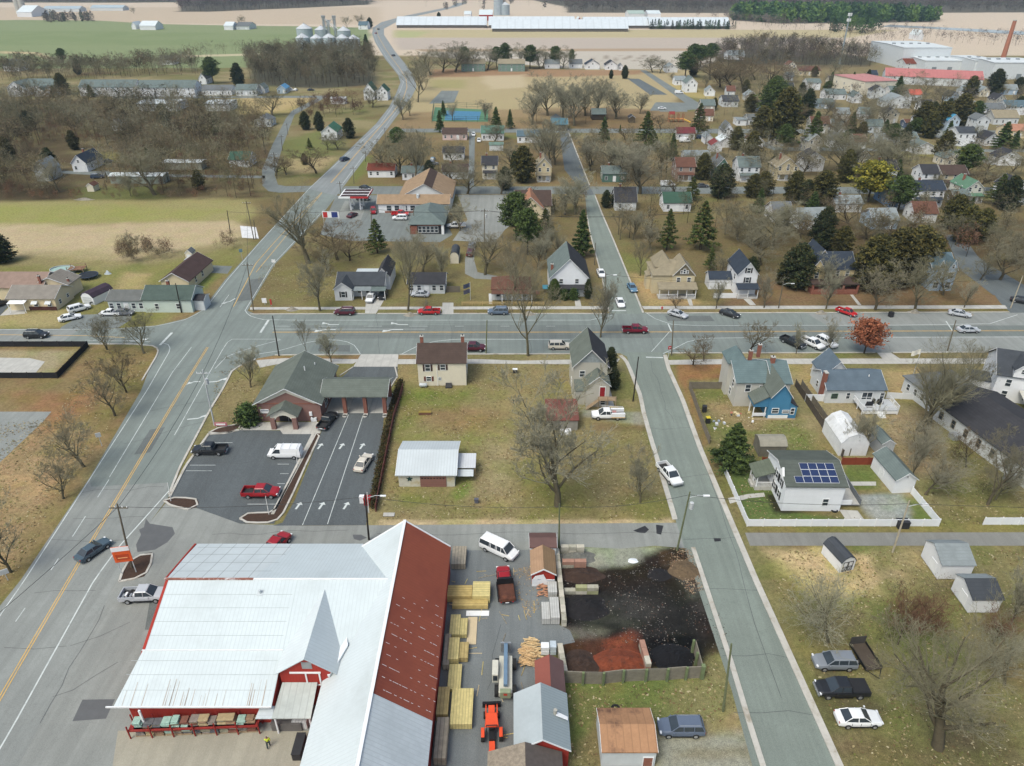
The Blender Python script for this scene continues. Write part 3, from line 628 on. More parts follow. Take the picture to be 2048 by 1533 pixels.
# ================================================================ VEHICLES
TYRE=M((.02,.02,.02),.9,.1,3);RIM=M((.45,.46,.48),.35,.1,3,metal=.6);LAMPW=M((.75,.76,.78),.2,.05,3,spec=.6);LAMPR=M((.35,.02,.02),.3,.1,3)
def paintm(c): return M(c,.32,.05,.5,spec=.55)
def loft(mb,st,mat):
    """st: (x, zlow, zhigh, half width, top half width)"""
    vs=[];fs=[];K=10
    for x,zl,zh,hw,tw in st:
        h=zh-zl
        ring=[(-hw*.9,zl),(-hw,zl+h*.25),(-hw,zl+h*.62),(-(hw*.5+tw*.5),zh-h*.06),(-tw*.9,zh),(tw*.9,zh),((hw*.5+tw*.5),zh-h*.06),(hw,zl+h*.62),(hw,zl+h*.25),(hw*.9,zl)]
        vs+=[(x,y,z) for y,z in ring]
    for i in range(len(st)-1):
        for k in range(K): fs.append((i*K+k,i*K+(k+1) % K,(i+1)*K+(k+1) % K,(i+1)*K+k))
    fs+=[tuple(range(K)),tuple(range(len(st)*K-1,(len(st)-1)*K-1,-1))]
    mb.add(vs,fs,mat)
def cabin(body,glass,x0,x1,xr0,xr1,zb,zr,wb,wr,paint,pillars=()):
    """glasshouse: painted roof and pillars, dark glass between"""
    def q(x,y,z): return (x,y,z)
    glass.add([q(x0,-wb,zb),q(x1,-wb,zb),q(x1,wb,zb),q(x0,wb,zb),q(xr0,-wr,zr),q(xr1,-wr,zr),q(xr1,wr,zr),q(xr0,wr,zr)],[(0,1,5,4),(1,2,6,5),(2,3,7,6),(3,0,4,7)],GLASS)
    e=.04
    vs=[(xr0-e,-wr-e,zr-.03),(xr1+e,-wr-e,zr-.03),(xr1+e,wr+e,zr-.03),(xr0-e,wr+e,zr-.03),
          (xr0+.06,-wr+.08,zr+.05),(xr1-.1,-wr+.08,zr+.05),(xr1-.1,wr-.08,zr+.05),(xr0+.06,wr-.08,zr+.05)]
    body.add(vs,[(0,3,2,1),(4,5,6,7),(0,1,5,4),(1,2,6,5),(2,3,7,6),(3,0,4,7)],paint)
    for s in (-1,1):
        for a,b in [(x0,xr0),(x1,xr1)]+[(p,p) for p in pillars]:
            body.tube([(a,s*(wb+.01),zb),(b,s*(wr+.01),zr)],.05,paint,4)
VP={}
def vehicle(kind,color,name=None,extra=None):
    key=(kind,color,extra)
    if key in VP: return VP[key]
    p=paintm(color);body=MB();gl=MB();W=.93
    names={'sedan': 'parked_car','suv': 'sport_utility_car','pickup': 'pickup_truck','van': 'passenger_van','panel': 'panel_van','service': 'service_truck','dump': 'dump_truck','hatch': 'small_car'}
    root=thing(name or names[kind],(0,0,-500));wr_=.33;fx,rx=1.42,-1.42;bed=None
    if kind == 'sedan':
        loft(body,[(-2.4,.38,.78,.70,.6),(-2.3,.28,.93,.86,.74),(-1.5,.24,.98,.92,.78),(0,.22,.93,.93,.8),(1.1,.24,.92,.92,.78),(2.1,.26,.76,.86,.7),(2.38,.36,.62,.68,.56)],p)
        cabin(body,gl,-1.85,1.05,-1.05,.25,.92,1.42,.80,.60,p,(-.35,));hl,tl,ty=2.28,-2.36,.68
    elif kind == 'hatch':
        loft(body,[(-2.0,.38,.9,.74,.66),(-1.9,.26,1.0,.86,.74),(0,.22,.98,.88,.78),(1.1,.24,.95,.88,.76),(1.85,.26,.78,.82,.68),(2.05,.36,.62,.66,.56)],p)
        cabin(body,gl,-1.9,1.05,-1.45,.2,.96,1.48,.78,.60,p,(-.5,));hl,tl,ty=1.96,-2.0,.66
    elif kind == 'suv':
        wr_=.37
        loft(body,[(-2.42,.42,.95,.80,.74),(-2.36,.32,1.12,.92,.82),(-1,.28,1.12,.97,.86),(.9,.28,1.1,.97,.86),(1.9,.32,.98,.92,.78),(2.4,.4,.8,.78,.66)],p)
        cabin(body,gl,-2.3,1.2,-2.0,.45,1.1,1.68,.88,.70,p,(-1.2,-.1));hl,tl,ty=2.3,-2.41,.76
        for s in (-1,1): body.tube([(-1.8,s*.62,1.75),(.3,s*.62,1.75)],.025,STEEL,4)
    elif kind in ('pickup','service','dump'):
        wr_=.39;fx,rx=1.75,-1.75;W=.97
        cb=-.55 if kind != 'pickup' else-.75
        loft(body,[(cb-.1,.42,1.15,.97,.88),(0,.4,1.18,.99,.88),(1.2,.4,1.15,.99,.86),(2.35,.42,1.05,.94,.8),(2.75,.5,.88,.84,.74)],p)
        body.box(-2.8,2.2,-.55,.55,.35,.5,DARKM)
        cabin(body,gl,cb,1.55,cb+.12,.75,1.13,1.78,.88,.72,p,(.3,));hl,tl,ty=2.68,-2.86,.8
        body.box(2.72,2.86,-.88,.88,.45,.68,STEEL)
        bed=MB();x0=-2.85;bw=.96
        if kind == 'pickup':
            inner=M((.03,.03,.032),.7,.2,2)
            for s in (-1,1): bed.box(x0,cb-.12,s*bw-(.09 if s > 0 else 0),s*bw+(.09 if s < 0 else 0),.5,1.16,p)
            bed.box(x0+.003,x0+.1,-bw+.1,bw-.1,.5,1.15,p);bed.box(cb-.2,cb-.11,-bw+.1,bw-.1,.5,1.155,p)
            bed.box(x0+.1,cb-.2,-bw+.1,bw-.1,.55,.62,inner)
            if extra == 'cover': bed.box(x0+.05,cb-.15,-bw+.06,bw-.06,1.165,1.2,M((.02,.02,.022),.7,.1,2))
            if extra == 'load':
                for k in range(5): bed.box(x0+.25+k*.32,x0+.5+k*.32,-.5+.2*(k % 3),.1+.2*(k % 3),.63,.85+.06*(k % 2),[STEEL,WHITE,DARKM][k % 3])
            body.box(x0-.1,x0,-.85,.85,.48,.62,STEEL)
        elif kind == 'service':
            for s in (-1,1): bed.box(x0-.2,cb-.12,s*1.05-(.42 if s > 0 else 0),s*1.05+(.42 if s < 0 else 0),.55,1.45,WHITE)
            bed.box(x0-.2,cb-.12,-.62,.62,.6,.9,DARKM);bed.box(x0-.2,cb-.12,-1.07,-1.052,.6,.72,M(C8(220,170,30),.6));bed.box(x0-.2,cb-.12,1.052,1.07,.6,.72,M(C8(220,170,30),.6))
            bed.box(-1.6,-.9,-.4,.2,.9,1.25,M((.3,.05,.04),.5));tl=-3.06
            for yy in (-.95,.95): bed.tube([(x0,yy,1.75),(1.0,yy,1.95)],.03,WHITE,4);bed.tube([(x0,yy,1.45),(x0,yy,1.75)],.03,WHITE,4)
        else:
            rust=M(C8(96,60,48),.9,.35,1.2,dirt=C8(130,78,54));x0=-3.9;tl=-3.95;rx=-2.6;wr_=.44
            bed.box(x0,-.75,-1.15,1.15,.85,.95,rust)
            for s in (-1,1): bed.box(x0,-.75,s*1.2-.05,s*1.2+.05,.85,1.45,BLACK)
            bed.box(-.83,-.73,-1.15,1.15,.95,1.95,BLACK);bed.box(-.83,-.45,-1.0,1.0,1.88,1.98,BLACK);bed.box(x0-.05,x0+.05,-1.15,1.15,.85,1.4,rust)
            body.box(-3.8,0,-.5,.5,.5,.8,BLACK)
    elif kind in ('van','panel'):
        wr_=.37;fx,rx=1.75,-1.65;W=1.0
        loft(body,[(-2.75,.4,1.2,.92,.88),(-2.7,.34,1.25,1.0,.92),(0,.32,1.25,1.02,.93),(1.5,.34,1.2,1.02,.9),(2.3,.36,1.05,.94,.8),(2.75,.45,.82,.8,.7)],p)
        if kind == 'van': cabin(body,gl,-2.7,1.9,-2.55,1.2,1.22,1.98,.95,.80,p,(-1.0,-.8,0,.2,.9))
        else:
            body.add([(-2.7,-.95,1.2),(.5,-.95,1.2),(.5,.95,1.2),(-2.7,.95,1.2),(-2.6,-.82,2.0),(.5,-.82,2.02),(.5,.82,2.02),(-2.6,.82,2.0)],[(0,1,5,4),(1,2,6,5),(2,3,7,6),(3,0,4,7),(4,5,6,7)],p)
            cabin(body,gl,.5,1.95,.5,1.25,1.2,1.98,.95,.80,p)
            for x in (-2.3,-1.1,.3): body.tube([(x,-.85,2.02),(x,-.85,2.2),(x,.85,2.2),(x,.85,2.02)],.025,STEEL,4)
        hl,tl,ty=2.66,-2.75,.82
    if kind in ('sedan','suv','hatch','pickup'):
        for s in (-1,1):
            for x in (-1.05,-.1,.95): body.box(x-.012,x+.012,s*.93-.02,s*.93+.02,.42,.88,BLACK)
            body.box(-1.0,1.0,s*.93-.03,s*.93+.03,.24,.36,BLACK);body.box(.85,1.0,s*1.02-.1,s*1.02+.1,.98,1.1,p)
    body.box(hl-.03,hl+.05,-.45,.45,.45,.6,BLACK);body.box(tl-.03,tl+.02,-.25,.25,.6,.72,WHITE)
    b=body.build('body',root,bevel=0.0)
    gl.build('window_glass',root)
    if bed: bed.build('truck_bed',root)
    for sx in (fx,rx):
        for s in (-1,1):
            wm=MB();wm.tube([(0,-.13,0),(0,-.10,0),(0,.10,0),(0,.13,0)],[wr_*.85,wr_,wr_,wr_*.85],TYRE,14)
            wo=wm.build('wheel',root,loc=(sx,s*(W-.06),wr_));rm=MB();rm.tube([(0,s*.08,0),(0,s*.145,0)],[wr_*.6,wr_*.55],RIM,10);rm.build('rim',wo)
    for s in (-1,1):
        h=MB();h.box(hl-.12,hl+.06,s*ty-.15,s*ty+.15,.62 if wr_ < .36 else .78,.74 if wr_ < .36 else .92,LAMPW);h.build('headlight',root)
        h=MB();h.box(tl-.02,tl+.1,s*ty-.1,s*ty+.1,.7,.88,LAMPR);h.build('tail_light',root)
    VP[key]=[register(root),False]
    return VP[key]
def park(kind,color,px,py,ang,label,extra=None,group=None,sc=1.0,look=None,near=None):
    """ang: heading in degrees from east, seen on the ground"""
    e=vehicle(kind,color,extra=extra);g=G(px,py)
    cat={'sedan': 'car','suv': 'car','hatch': 'car','pickup': 'pickup truck','van': 'van','panel': 'van','service': 'truck','dump': 'truck'}[kind]
    if not e[1]:
        o=e[0];o.location=(g.x,g.y,.03);o.rotation_euler.z=R(ang);o.scale=(sc,sc,sc);e[1]=True
        for k in ('group','label'):
            if k in o: del o[k]
    else: o=copy_tree(e[0],(g.x,g.y,.03),R(ang),sc)
    o['category']=cat
    if 'group' in o: del o['group']
    if group: o['group']=group
    if label: o['label']=label
    else: AUTO.append((o,look,near))
    return o
W_=(.72,.73,.74);K_=(.018,.019,.022);RD=C8(160,24,34);MAR=C8(84,26,42);SIL=(.42,.44,.47);GRY=(.13,.14,.16);NAVY=C8(40,58,86);BLU=C8(96,132,160);CREAMC=C8(214,206,192);DGR=(.06,.065,.075)
park('sedan',C8(74,92,104),189,1106,62,'dark blue grey car driving up the highway beside the yellow lines')
park('pickup',SIL,291,1197,3,'silver pickup with cluttered bed nosing against the white barn gable','load')
park('pickup',K_,421,906,181,'black pickup at the left edge of the bank car park','open')
park('panel',W_,572,913,180,'white panel van with roof racks beside the mulched bank island')
park('pickup',RD,524,991,0,'red pickup parked at the right side of the bank car park','open')
park('pickup',K_,656,847,78,'black pickup waiting at the drive-through lanes','load2',sc=.95)
park('sedan',CREAMC,728,931,78,'cream sedan facing the drive-through in the right lane')
park('pickup',W_,1338,955,-72,'white pickup at the kerb of the side street','open2')
park('service',W_,1214,836,180,'white service truck with yellow stripes on the gravel drive')
park('van',W_,998,1105,-33,'white passenger van at the top of the lumber yard')
park('dump',RD,1009,1170,96,'dump truck with red cab and rusty bed in the lumber yard',sc=.93)
park('suv',C8(96,108,128),1360,1462,180,'blue grey sport utility car beside the rusty roofed white shed')
park('suv',(.2,.22,.25),1666,1331,180,'grey sport utility car on the grass, topmost of three')
park('pickup',K_,1680,1385,180,'long black pickup with flat bed cover parked on the grass','cover')
park('sedan',W_,1714,1443,0,'white sedan with rear to the road, lowest of three on the grass')
park('pickup',RD,552,1100,70,'red truck mostly hidden behind the north eave of the barn','cover')
park('suv',K_,75,675,2,'black sport utility car driving along the west street')
park('sedan',W_,141,640,35,'white sedan at the foot of the left driveway')
park('suv',W_,160,622,45,'white sport utility car behind the white sedan on the left driveway')
park('pickup',W_,222,631,180,'white pickup under the bare trees beside the pale ranch house','open2',sc=.85)
park('hatch',GRY,251,630,0,'small dark grey car under the bare trees by the ranch house')
park('suv',MAR,690,629,180,'maroon sport utility car parked on the north kerb of the main street')
park('pickup',C8(190,30,34),858,628,180,'bright red pickup parked on the north kerb by the brush pile','open',sc=.93)
park('suv',C8(96,112,132),996,628,180,'blue grey sport utility car parked on the main street')
park('pickup',W_,743,600,-94,'white pickup in the drive of the white ranch house','open2',sc=.95)
park('suv',K_,766,595,-94,'black sport utility car beside the white pickup in the drive',sc=.9)
park('sedan',SIL,840,593,175,'silver sedan in front of the low grey ranch house')
park('pickup',MAR,945,701,0,'maroon pickup parked behind the cream house','open')
park('suv',CREAMC,1119,697,0,'cream sport utility car on the main street beside the tall gabled house')
park('pickup',C8(120,14,40),1270,665,0,'crimson pickup driving along the main street','open')
park('sedan',W_,1202,551,-86,'white sedan parked on the left kerb of the north side street')
park('sedan',BLU,1264,580,-84,'light blue car parked on the right kerb of the north side street')
park('sedan',W_,1240,610,-88,'white sedan waiting at the mouth of the north side street')
park('sedan',SIL,1355,633,-40,'silver sedan parked at an angle by the fire hydrant')
park('sedan',K_,1459,632,-40,'black sedan parked at an angle on the north kerb')
park('pickup',C8(190,24,30),1692,629,-50,'red pickup with white load parked at an angle on the north kerb','load',sc=.85)
park('sedan',SIL,1918,632,-25,'silver sedan by the covered heap on the north kerb')
park('sedan',SIL,1935,664,2,'silver car driving along the eastern main street')
park('pickup',K_,1585,690,-55,'black pickup angle parked on the south kerb','open')
park('pickup',W_,1623,692,-58,'white pickup angle parked between a black pickup and a white car','open2')
park('suv',W_,1652,690,-62,'white sport utility car, rightmost of three angle parked')
park('pickup',K_,405,541,0,'black pickup, nearer of the vehicles by the brown roofed house','cover',sc=.85)
park('suv',BLU,402,533,0,'blue car between others by the brown roofed house')
park('suv',SIL,388,530,0,'silver car against the wall of the brown roofed house')
park('sedan',K_,0,612,60,'black car at the left edge of the photo')
# gas station and further off
for k,c,x,y,a,l in [('sedan',MAR,705,434,70,'maroon car on the pale filling station forecourt'),('suv',DGR,727,401,0,'dark green car under the filling station canopy'),
    ('sedan',K_,731,379,-30,'black car turning into the second street by the filling station'),('suv',RD,747,426,-80,'red car parked at the store front'),('pickup',C8(200,30,34),801,432,0,'red pickup beside the green roofed store'),('suv',W_,800,440,180,'white car in front of the red pickup by the store'),
    ('service',W_,912,456,180,'white box truck under the bare tree behind the store'),('suv',C8(90,30,40),941,510,85,'maroon car low on the curved driveway'),('suv',GRY,944,497,85,'grey car highest on the curved driveway'),
    ('suv',NAVY,690,322,60,'dark car driving down the highway past the red roofed house'),('hatch',W_,947,272,-88,'white car in the lane above the low houses'),('hatch',W_,958,284,-88,'white car beside the small white shed'),
    ('suv',NAVY,196,357,15,'navy sport utility car by the small tan shed'),('hatch',DGR,217,326,15,'dark car on the grass by the white bungalow'),('suv',GRY,866,331,10,'grey car behind the green roofed bungalow'),('hatch',BLU,866,322,85,'light blue car in the drive of the green roofed bungalow'),
    ('panel',W_,1335,373,0,'white van parked on the second street'),('sedan',DGR,1404,375,0,'dark car parked on the second street by the green gabled house'),('sedan',GRY,1445,373,0,'grey car parked right of the dark car on the second street'),
    ('suv',DGR,787,113,70,'dark car on the far bend of the highway'),('suv',DGR,757,60,75,'dark car far up the highway by the poultry houses'),('hatch',RD,752,68,70,'small red car far up the highway'),
    ('sedan',W_,1324,219,0,'white car in the lower park car park'),('panel',W_,1358,188,0,'white van on the park road'),('panel',W_,580,183,0,'white van in the yard left of the green tower house'),('hatch',W_,592,182,90,'white car in the yard left of the green tower house'),
    ('sedan',K_,622,182,10,'black car on the grass before the left wood'),('hatch',BLU,524,249,10,'blue car behind the grey roofed bungalow'),('sedan',W_,1935,425,-20,'white car by the blue gabled houses'),
    ('hatch',K_,1945,292,0,'dark car on the far right street'),('sedan',W_,1951,295,0,'white car beside the dark car on the far right street'),('sedan',W_,1906,272,0,'white car by the tall white house at right'),
    ('panel',W_,1370,285,0,'white camper van by the red roofed sheds'),('suv',NAVY,1402,278,0,'navy car beside the red roofed cottage'),('sedan',W_,1475,290,0,'white car near the red roofed sheds')]:
    park(k,c,x,y,a,l,{'pickup': 'open'}.get(k))
park('sedan',K_,2042,606,-30,'black car on the north-east street at the right edge')
print('vehicles',len(VP))
# ================================================================ BUILDING KIT
class Bd:
    def __init__(s,name,L,Rr,z,label=None,cat='house',dx=0.0,dy=0.0):
        a=G(L[0],L[1],z);b=G(Rr[0],Rr[1],z);a.z=b.z=0
        d=b-a;s.W=d.length;s.root=thing(name,(a.x,a.y,0),math.atan2(d.y,d.x),label,cat);s.last=None
    def part(s,name,mb,**k): s.last=mb.build(name,s.root,**k);return s.last
WMESH={}
FACE={'f': 0.0,'r': math.pi/2,'b': math.pi,'l':-math.pi/2}
def win(b,face,x,y,z,w_=.9,h=1.4,shut=None,frame=None,name='window'):
    """x, y: centre on the wall, z: sill height"""
    key=(round(w_,2),round(h,2),str(shut),str(frame))
    if key not in WMESH:
        g=MB();g.box(-w_/2,w_/2,-.03,.02,0,h,GLASS)
        f=MB();F=frame or TRIM;t=.09
        f.box(-w_/2-t,w_/2+t,-.07,.02,-t,0,F);f.box(-w_/2-t,w_/2+t,-.07,.02,h,h+t,F)
        f.box(-w_/2-t,-w_/2,-.065,.02,0,h,F);f.box(w_/2,w_/2+t,-.065,.02,0,h,F)
        f.box(-w_/2,w_/2,-.055,.0,h/2-.04,h/2+.04,F)
        if w_ > 1.5: f.box(-.04,.04,-.055,0,0,h,F)
        sh=None
        if shut:
            sh=[MB().box(c-.18,c+.18,-.06,.015,-.05,h+.05,shut).mesh('shutter') for c in (-w_/2-t-.2,w_/2+t+.2)]
        WMESH[key]=(g.mesh('window'),f.mesh('frame'),sh)
    g,f,sh=WMESH[key]
    o=link_mesh(name,g,b.root,(x,y,z),FACE[face]);link_mesh('frame',f,o)
    for q in sh or (): link_mesh('shutter',q,o)
    return o
DMESH={}
def door(b,face,x,y,z=0.2,col=None,w_=.95,h=2.05,name='door'):
    col=col or WHITE;k=(col.name,w_,h)
    if k not in DMESH:
        d=MB();d.box(-w_/2,w_/2,-.05,.02,0,h,col);d.box(w_/2-.15,w_/2-.08,-.1,-.05,h*.48,h*.52,STEEL)
        f=MB();t=.1;f.box(-w_/2-t,-w_/2,-.08,.02,0,h,TRIM);f.box(w_/2,w_/2+t,-.08,.02,0,h,TRIM);f.box(-w_/2-t,w_/2+t,-.082,.02,h,h+t,TRIM)
        DMESH[k]=(d.mesh('door'),f.mesh('frame'))
    o=link_mesh(name,DMESH[k][0],b.root,(x,y,z),FACE[face]);link_mesh('frame',DMESH[k][1],o);return o
def profile(kind,a,c,e,r):
    m=(a+c)/2;h=r-e;w_=c-a
    if kind == 'gable': return [(a,e),(m,r),(c,e)]
    if kind == 'gambrel': return [(a,e),(a+w_*.2,e+h*.68),(m,r),(c-w_*.2,e+h*.68),(c,e)]
    if kind == 'arch': return [(m-math.cos(math.pi*t/10)*w_/2,e+math.sin(math.pi*t/10)*h) for t in range(11)]
    if kind == 'shed': return [(a,e),(c,r)]
    if kind == 'shedb': return [(a,r),(c,e)]
    if kind == 'flat': return [(a,e),(c,e+.02)]
def vol(b,x0,x1,y0,y1,e,r,axis,wall,roof,kind='gable',ov=.35,z0=0.0,th=.14,wn='wall',rn='roof',gov=None,foundation=None):
    """walls and roof of one wing; axis = direction of the ridge"""
    gov=ov if gov is None else gov
    if kind == 'hip':
        mb=MB();mb.box(x0,x1,y0,y1,z0,e,wall);b.part(wn,mb)
        X0,X1,Y0,Y1=x0-ov,x1+ov,y0-ov,y1+ov;zl=e-ov*.3
        hw=min(X1-X0,Y1-Y0)/2
        if X1-X0 >= Y1-Y0: rp=[(X0+hw,(Y0+Y1)/2,r),(X1-hw,(Y0+Y1)/2,r)]
        else: rp=[((X0+X1)/2,Y0+hw,r),((X0+X1)/2,Y1-hw,r)]
        mb=MB();vs=[(X0,Y0,zl),(X1,Y0,zl),(X1,Y1,zl),(X0,Y1,zl),(X0,Y0,zl+th),(X1,Y0,zl+th),(X1,Y1,zl+th),(X0,Y1,zl+th)]+rp
        if X1-X0 >= Y1-Y0: fs=[(4,5,9,8),(5,6,9),(6,7,8,9),(7,4,8)]
        else: fs=[(4,5,8),(5,6,9,8),(6,7,9),(7,4,8,9)]
        mb.add(vs,[(3,2,1,0),(0,1,5,4),(1,2,6,5),(2,3,7,6),(3,0,4,7)]+fs,roof)
        return b.part(rn,mb)
    sw=axis == 'x';a,c=(y0,y1) if sw else (x0,x1);s0,s1=(x0,x1) if sw else (y0,y1)
    pr=profile(kind,a,c,e,r)
    mb=MB();wallp=[(a,z0)]+[(p[0],p[1]) for p in pr]+[(c,z0)]
    mb.prism(wallp[::-1],s0,s1,wall,axis='x' if sw else 'y');b.part(wn,mb)
    # roof band above the profile with overhang
    def ext(p,q,d):
        L=math.hypot(p[0]-q[0],p[1]-q[1]);return (p[0]+(p[0]-q[0])/L*d,p[1]+(p[1]-q[1])/L*d)
    P=[ext(pr[0],pr[1],ov)]+pr[1:-1]+[ext(pr[-1],pr[-2],ov)]
    low=[(p[0],p[1]+.012) for p in P];up=[(p[0],p[1]+th+.012) for p in P]
    mb=MB();n=len(P);vs=[]
    for t in (s0-gov,s1+gov):
        for p in low+up: vs.append((t,p[0],p[1]) if sw else (p[0],t,p[1]))
    o=2*n;fs=[]
    for i in range(n-1):
        fs+=[(i,i+1,o+i+1,o+i),(n+i,o+n+i,o+n+i+1,n+i+1),(i,n+i,n+i+1,i+1),(o+i,o+i+1,o+n+i+1,o+n+i)]
    fs+=[(0,o,o+n,n),(n-1,2*n-1,o+2*n-1,o+n-1)]
    mb.add(vs,fs,roof);ro=b.part(rn,mb)
    # gable trim boards
    if kind in ('gable',) and gov > .05:
        tm=MB()
        for t0,t1 in ((s0-gov-.03,s0-gov),(s1+gov,s1+gov+.03)):
            for i in range(n-1):
                q=[low[i],low[i+1],(low[i+1][0],low[i+1][1]+.15),(low[i][0],low[i][1]+.15)]
                tm.prism(q,t0,t1,TRIM,axis='x' if sw else 'y')
        tm.build('gable_trim',ro)
    return ro
def chimney(b,x,y,z0,z1,w_=.6,mat=None):
    mb=MB();mb.box(x-w_/2,x+w_/2,y-w_/2,y+w_/2,z0,z1,mat or BRICK);mb.box(x-w_/2-.06,x+w_/2+.06,y-w_/2-.06,y+w_/2+.06,z1,z1+.12,CONC)
    mb.cyl(x,y,z1+.12,z1+.35,.12,DARKM,8);return b.part('chimney',mb)
def porch(b,x0,x1,y0,y1,zr,z1,n,roof,deck=.35,rail=True,col=None,name='porch',back=False):
    """porch in front of the wall at y1, outer edge y0; roof from z1 at the wall to zr at the edge"""
    c=col or TRIM;mb=MB();mb.box(x0,x1,y0+.05,y1-.005,.0,deck,M((.4,.39,.37),.8));ys_=y0+.15
    for i in range(n): x=x0+.12+(x1-x0-.24)*i/max(1,n-1);mb.box(x-.08,x+.08,ys_-.08,ys_+.08,deck,zr-.02,c)
    if rail:
        for i in range(n-1):
            if n > 2 and i == (n-1) // 2: continue
            xa=x0+.2+(x1-x0-.4)*i/(n-1);xb=x0+.2+(x1-x0-.4)*(i+1)/(n-1)
            mb.box(xa,xb,ys_-.04,ys_+.04,deck+.85,deck+.93,c);k=int((xb-xa)/.22)
            for j in range(1,k): xx=xa+(xb-xa)*j/k;mb.box(xx-.025,xx+.025,ys_-.02,ys_+.02,deck+.03,deck+.85,c)
    b.part(name,mb);rf=MB()
    rf.slab([(x0-.25,y0-.25,zr+.1),(x1+.25,y0-.25,zr+.1),(x1+.25,y1,z1),(x0-.25,y1,z1)],.14,roof)
    rf.box(x0-.1,x1+.1,y0,y0+.12,zr-.15,zr-.02,c);return b.part('porch_roof',rf)
def vent(b,x,y,z,r=.09,h=.5):
    mb=MB();mb.cyl(x,y,z-.4,z+h,r,WHITE,8);return b.part('vent_pipe',mb)
def steps(b,x0,x1,y0,n,deck,mat,face='f'):
    mb=MB()
    for i in range(n): mb.box(x0,x1,y0-.28*(i+1),y0-.28*i,0,deck*(n-i)/(n+1),mat)
    return b.part('steps',mb)
# wall and roof colours
SW=siding((.70,.71,.73));SCR=siding(C8(226,218,198));SGR=siding(C8(188,184,172));SBL=siding(C8(72,134,172));SBEI=siding(C8(222,206,172));SOFF=siding(C8(214,218,220))
SYEL=siding(C8(218,198,150));STAN=siding(C8(206,192,158));SLB=siding(C8(170,192,214));SGREEN=siding(C8(92,124,112));SPINK=siding(C8(214,190,186))
RG=shingle(C8(106,113,106));RDK=shingle(C8(66,66,70));RGY=shingle(C8(112,116,118));RBR=shingle(C8(110,78,66));RNV=shingle(C8(60,68,80));RTAN=shingle(C8(150,140,118));RBLU=shingle(C8(92,112,122));RCH=shingle(C8(74,78,84))
RRED=shingle(C8(118,66,54));RGRN=shingle(C8(66,94,80));RLG=shingle(C8(140,148,150));RTB=shingle(C8(158,134,108));RTEAL=shingle(C8(110,122,120));RDBR=shingle(C8(84,70,64))
MWHITE=metalroof(C8(216,224,226),'X',1.4,.18);MREDW=M(C8(158,44,34),.8,.18,.5,bands=('X',2.0,.18));
# ================================================================ THE RED BARN (lumber store)
REDW=M(C8(170,52,40),.8,.15,.4,bands=('X',3.0,.15))
RUSTR=M(C8(150,78,56),.62,.12,.12,bands=('Y',2.2,.16),dirt=C8(128,62,46));MWH_Y=metalroof(C8(206,215,218),'Y',2.2,.12,.08,C8(190,198,200));MWH_X=metalroof(C8(204,214,217),'X',2.2,.15,.08,C8(188,197,199))
MGRID=M(C8(206,214,216),.6,.08,.3,bands=('X',.55,.5,.06));MSIL=metalroof(C8(196,204,208),'Y',2.2,.15,.15)
SNOW=M((.70,.73,.76),.9,.1,1.5,bump=.05)
b=Bd('lumber_store_barn',(545,1400),(746,1400),0,'huge red barn-like store with white ribbed roofs and one rusty red slope','store');b.root.location=(0,0,0);b.root.rotation_euler.z=0
XW,XE,XR,XV=-41.0,-8.0,-13.7,-20.3
mb=MB();YN,YS=69.6,28
mb.prism([(XV+.25,0),(XV+.25,4.0),(XR,8.75),(XE-.25,4.4),(XE-.25,0)][::-1],YS+.3,YN-.3,REDW,'y');b.part('wall',mb)
def nslab(nm,xa,za,xb,zb,y0,y1,mat,th=.13): mb=MB();mb.slab([(xa,y0,za),(xb,y0,zb),(xb,y1,zb),(xa,y1,za)],th,mat);return b.part(nm,mb)
nslab('east_roof_slope',XR+.02,9.0,XE,4.55,44.6,YN,RUSTR);nslab('east_roof_slope',XR+.02,9.0,XE,4.55,YS,44.58,MSIL)
nslab('west_roof_slope',XV,4.1,XR,9.0,YS,YN,MWH_Y)
mb=MB();mb.box(XR-.18,XR+.18,YS,YN+.05,8.98,9.06,TRIM);mb.slab([(XR,YN+.06,9.05),(XE-.05,YN+.06,4.62),(XE-.05,YN-.2,4.62),(XR,YN-.2,9.05)],.2,TRIM);mb.slab([(XR,YN+.06,9.05),(XV,YN+.06,4.15),(XV,YN-.2,4.15),(XR,YN-.2,9.05)],.2,TRIM);b.part('ridge_cap',mb)
mb=MB(); # rows of pale fastener flecks on the rusty slope
rr=random.Random(4)
for k in range(11):
    yy=45.4+k*1.35
    for j in range(26):
        if rr.random() < .75-k*.045:
            x=XR+.4+rr.random()*5.2;z=9.0-(x-XR)*(4.45/5.7);mb.add([(x,yy,z+.02),(x+.2,yy,z-.136),(x+.2,yy+.05,z-.136),(x,yy+.05,z+.02)],[(0,1,2,3)],TRIM)
b.part('worn_seams',mb)
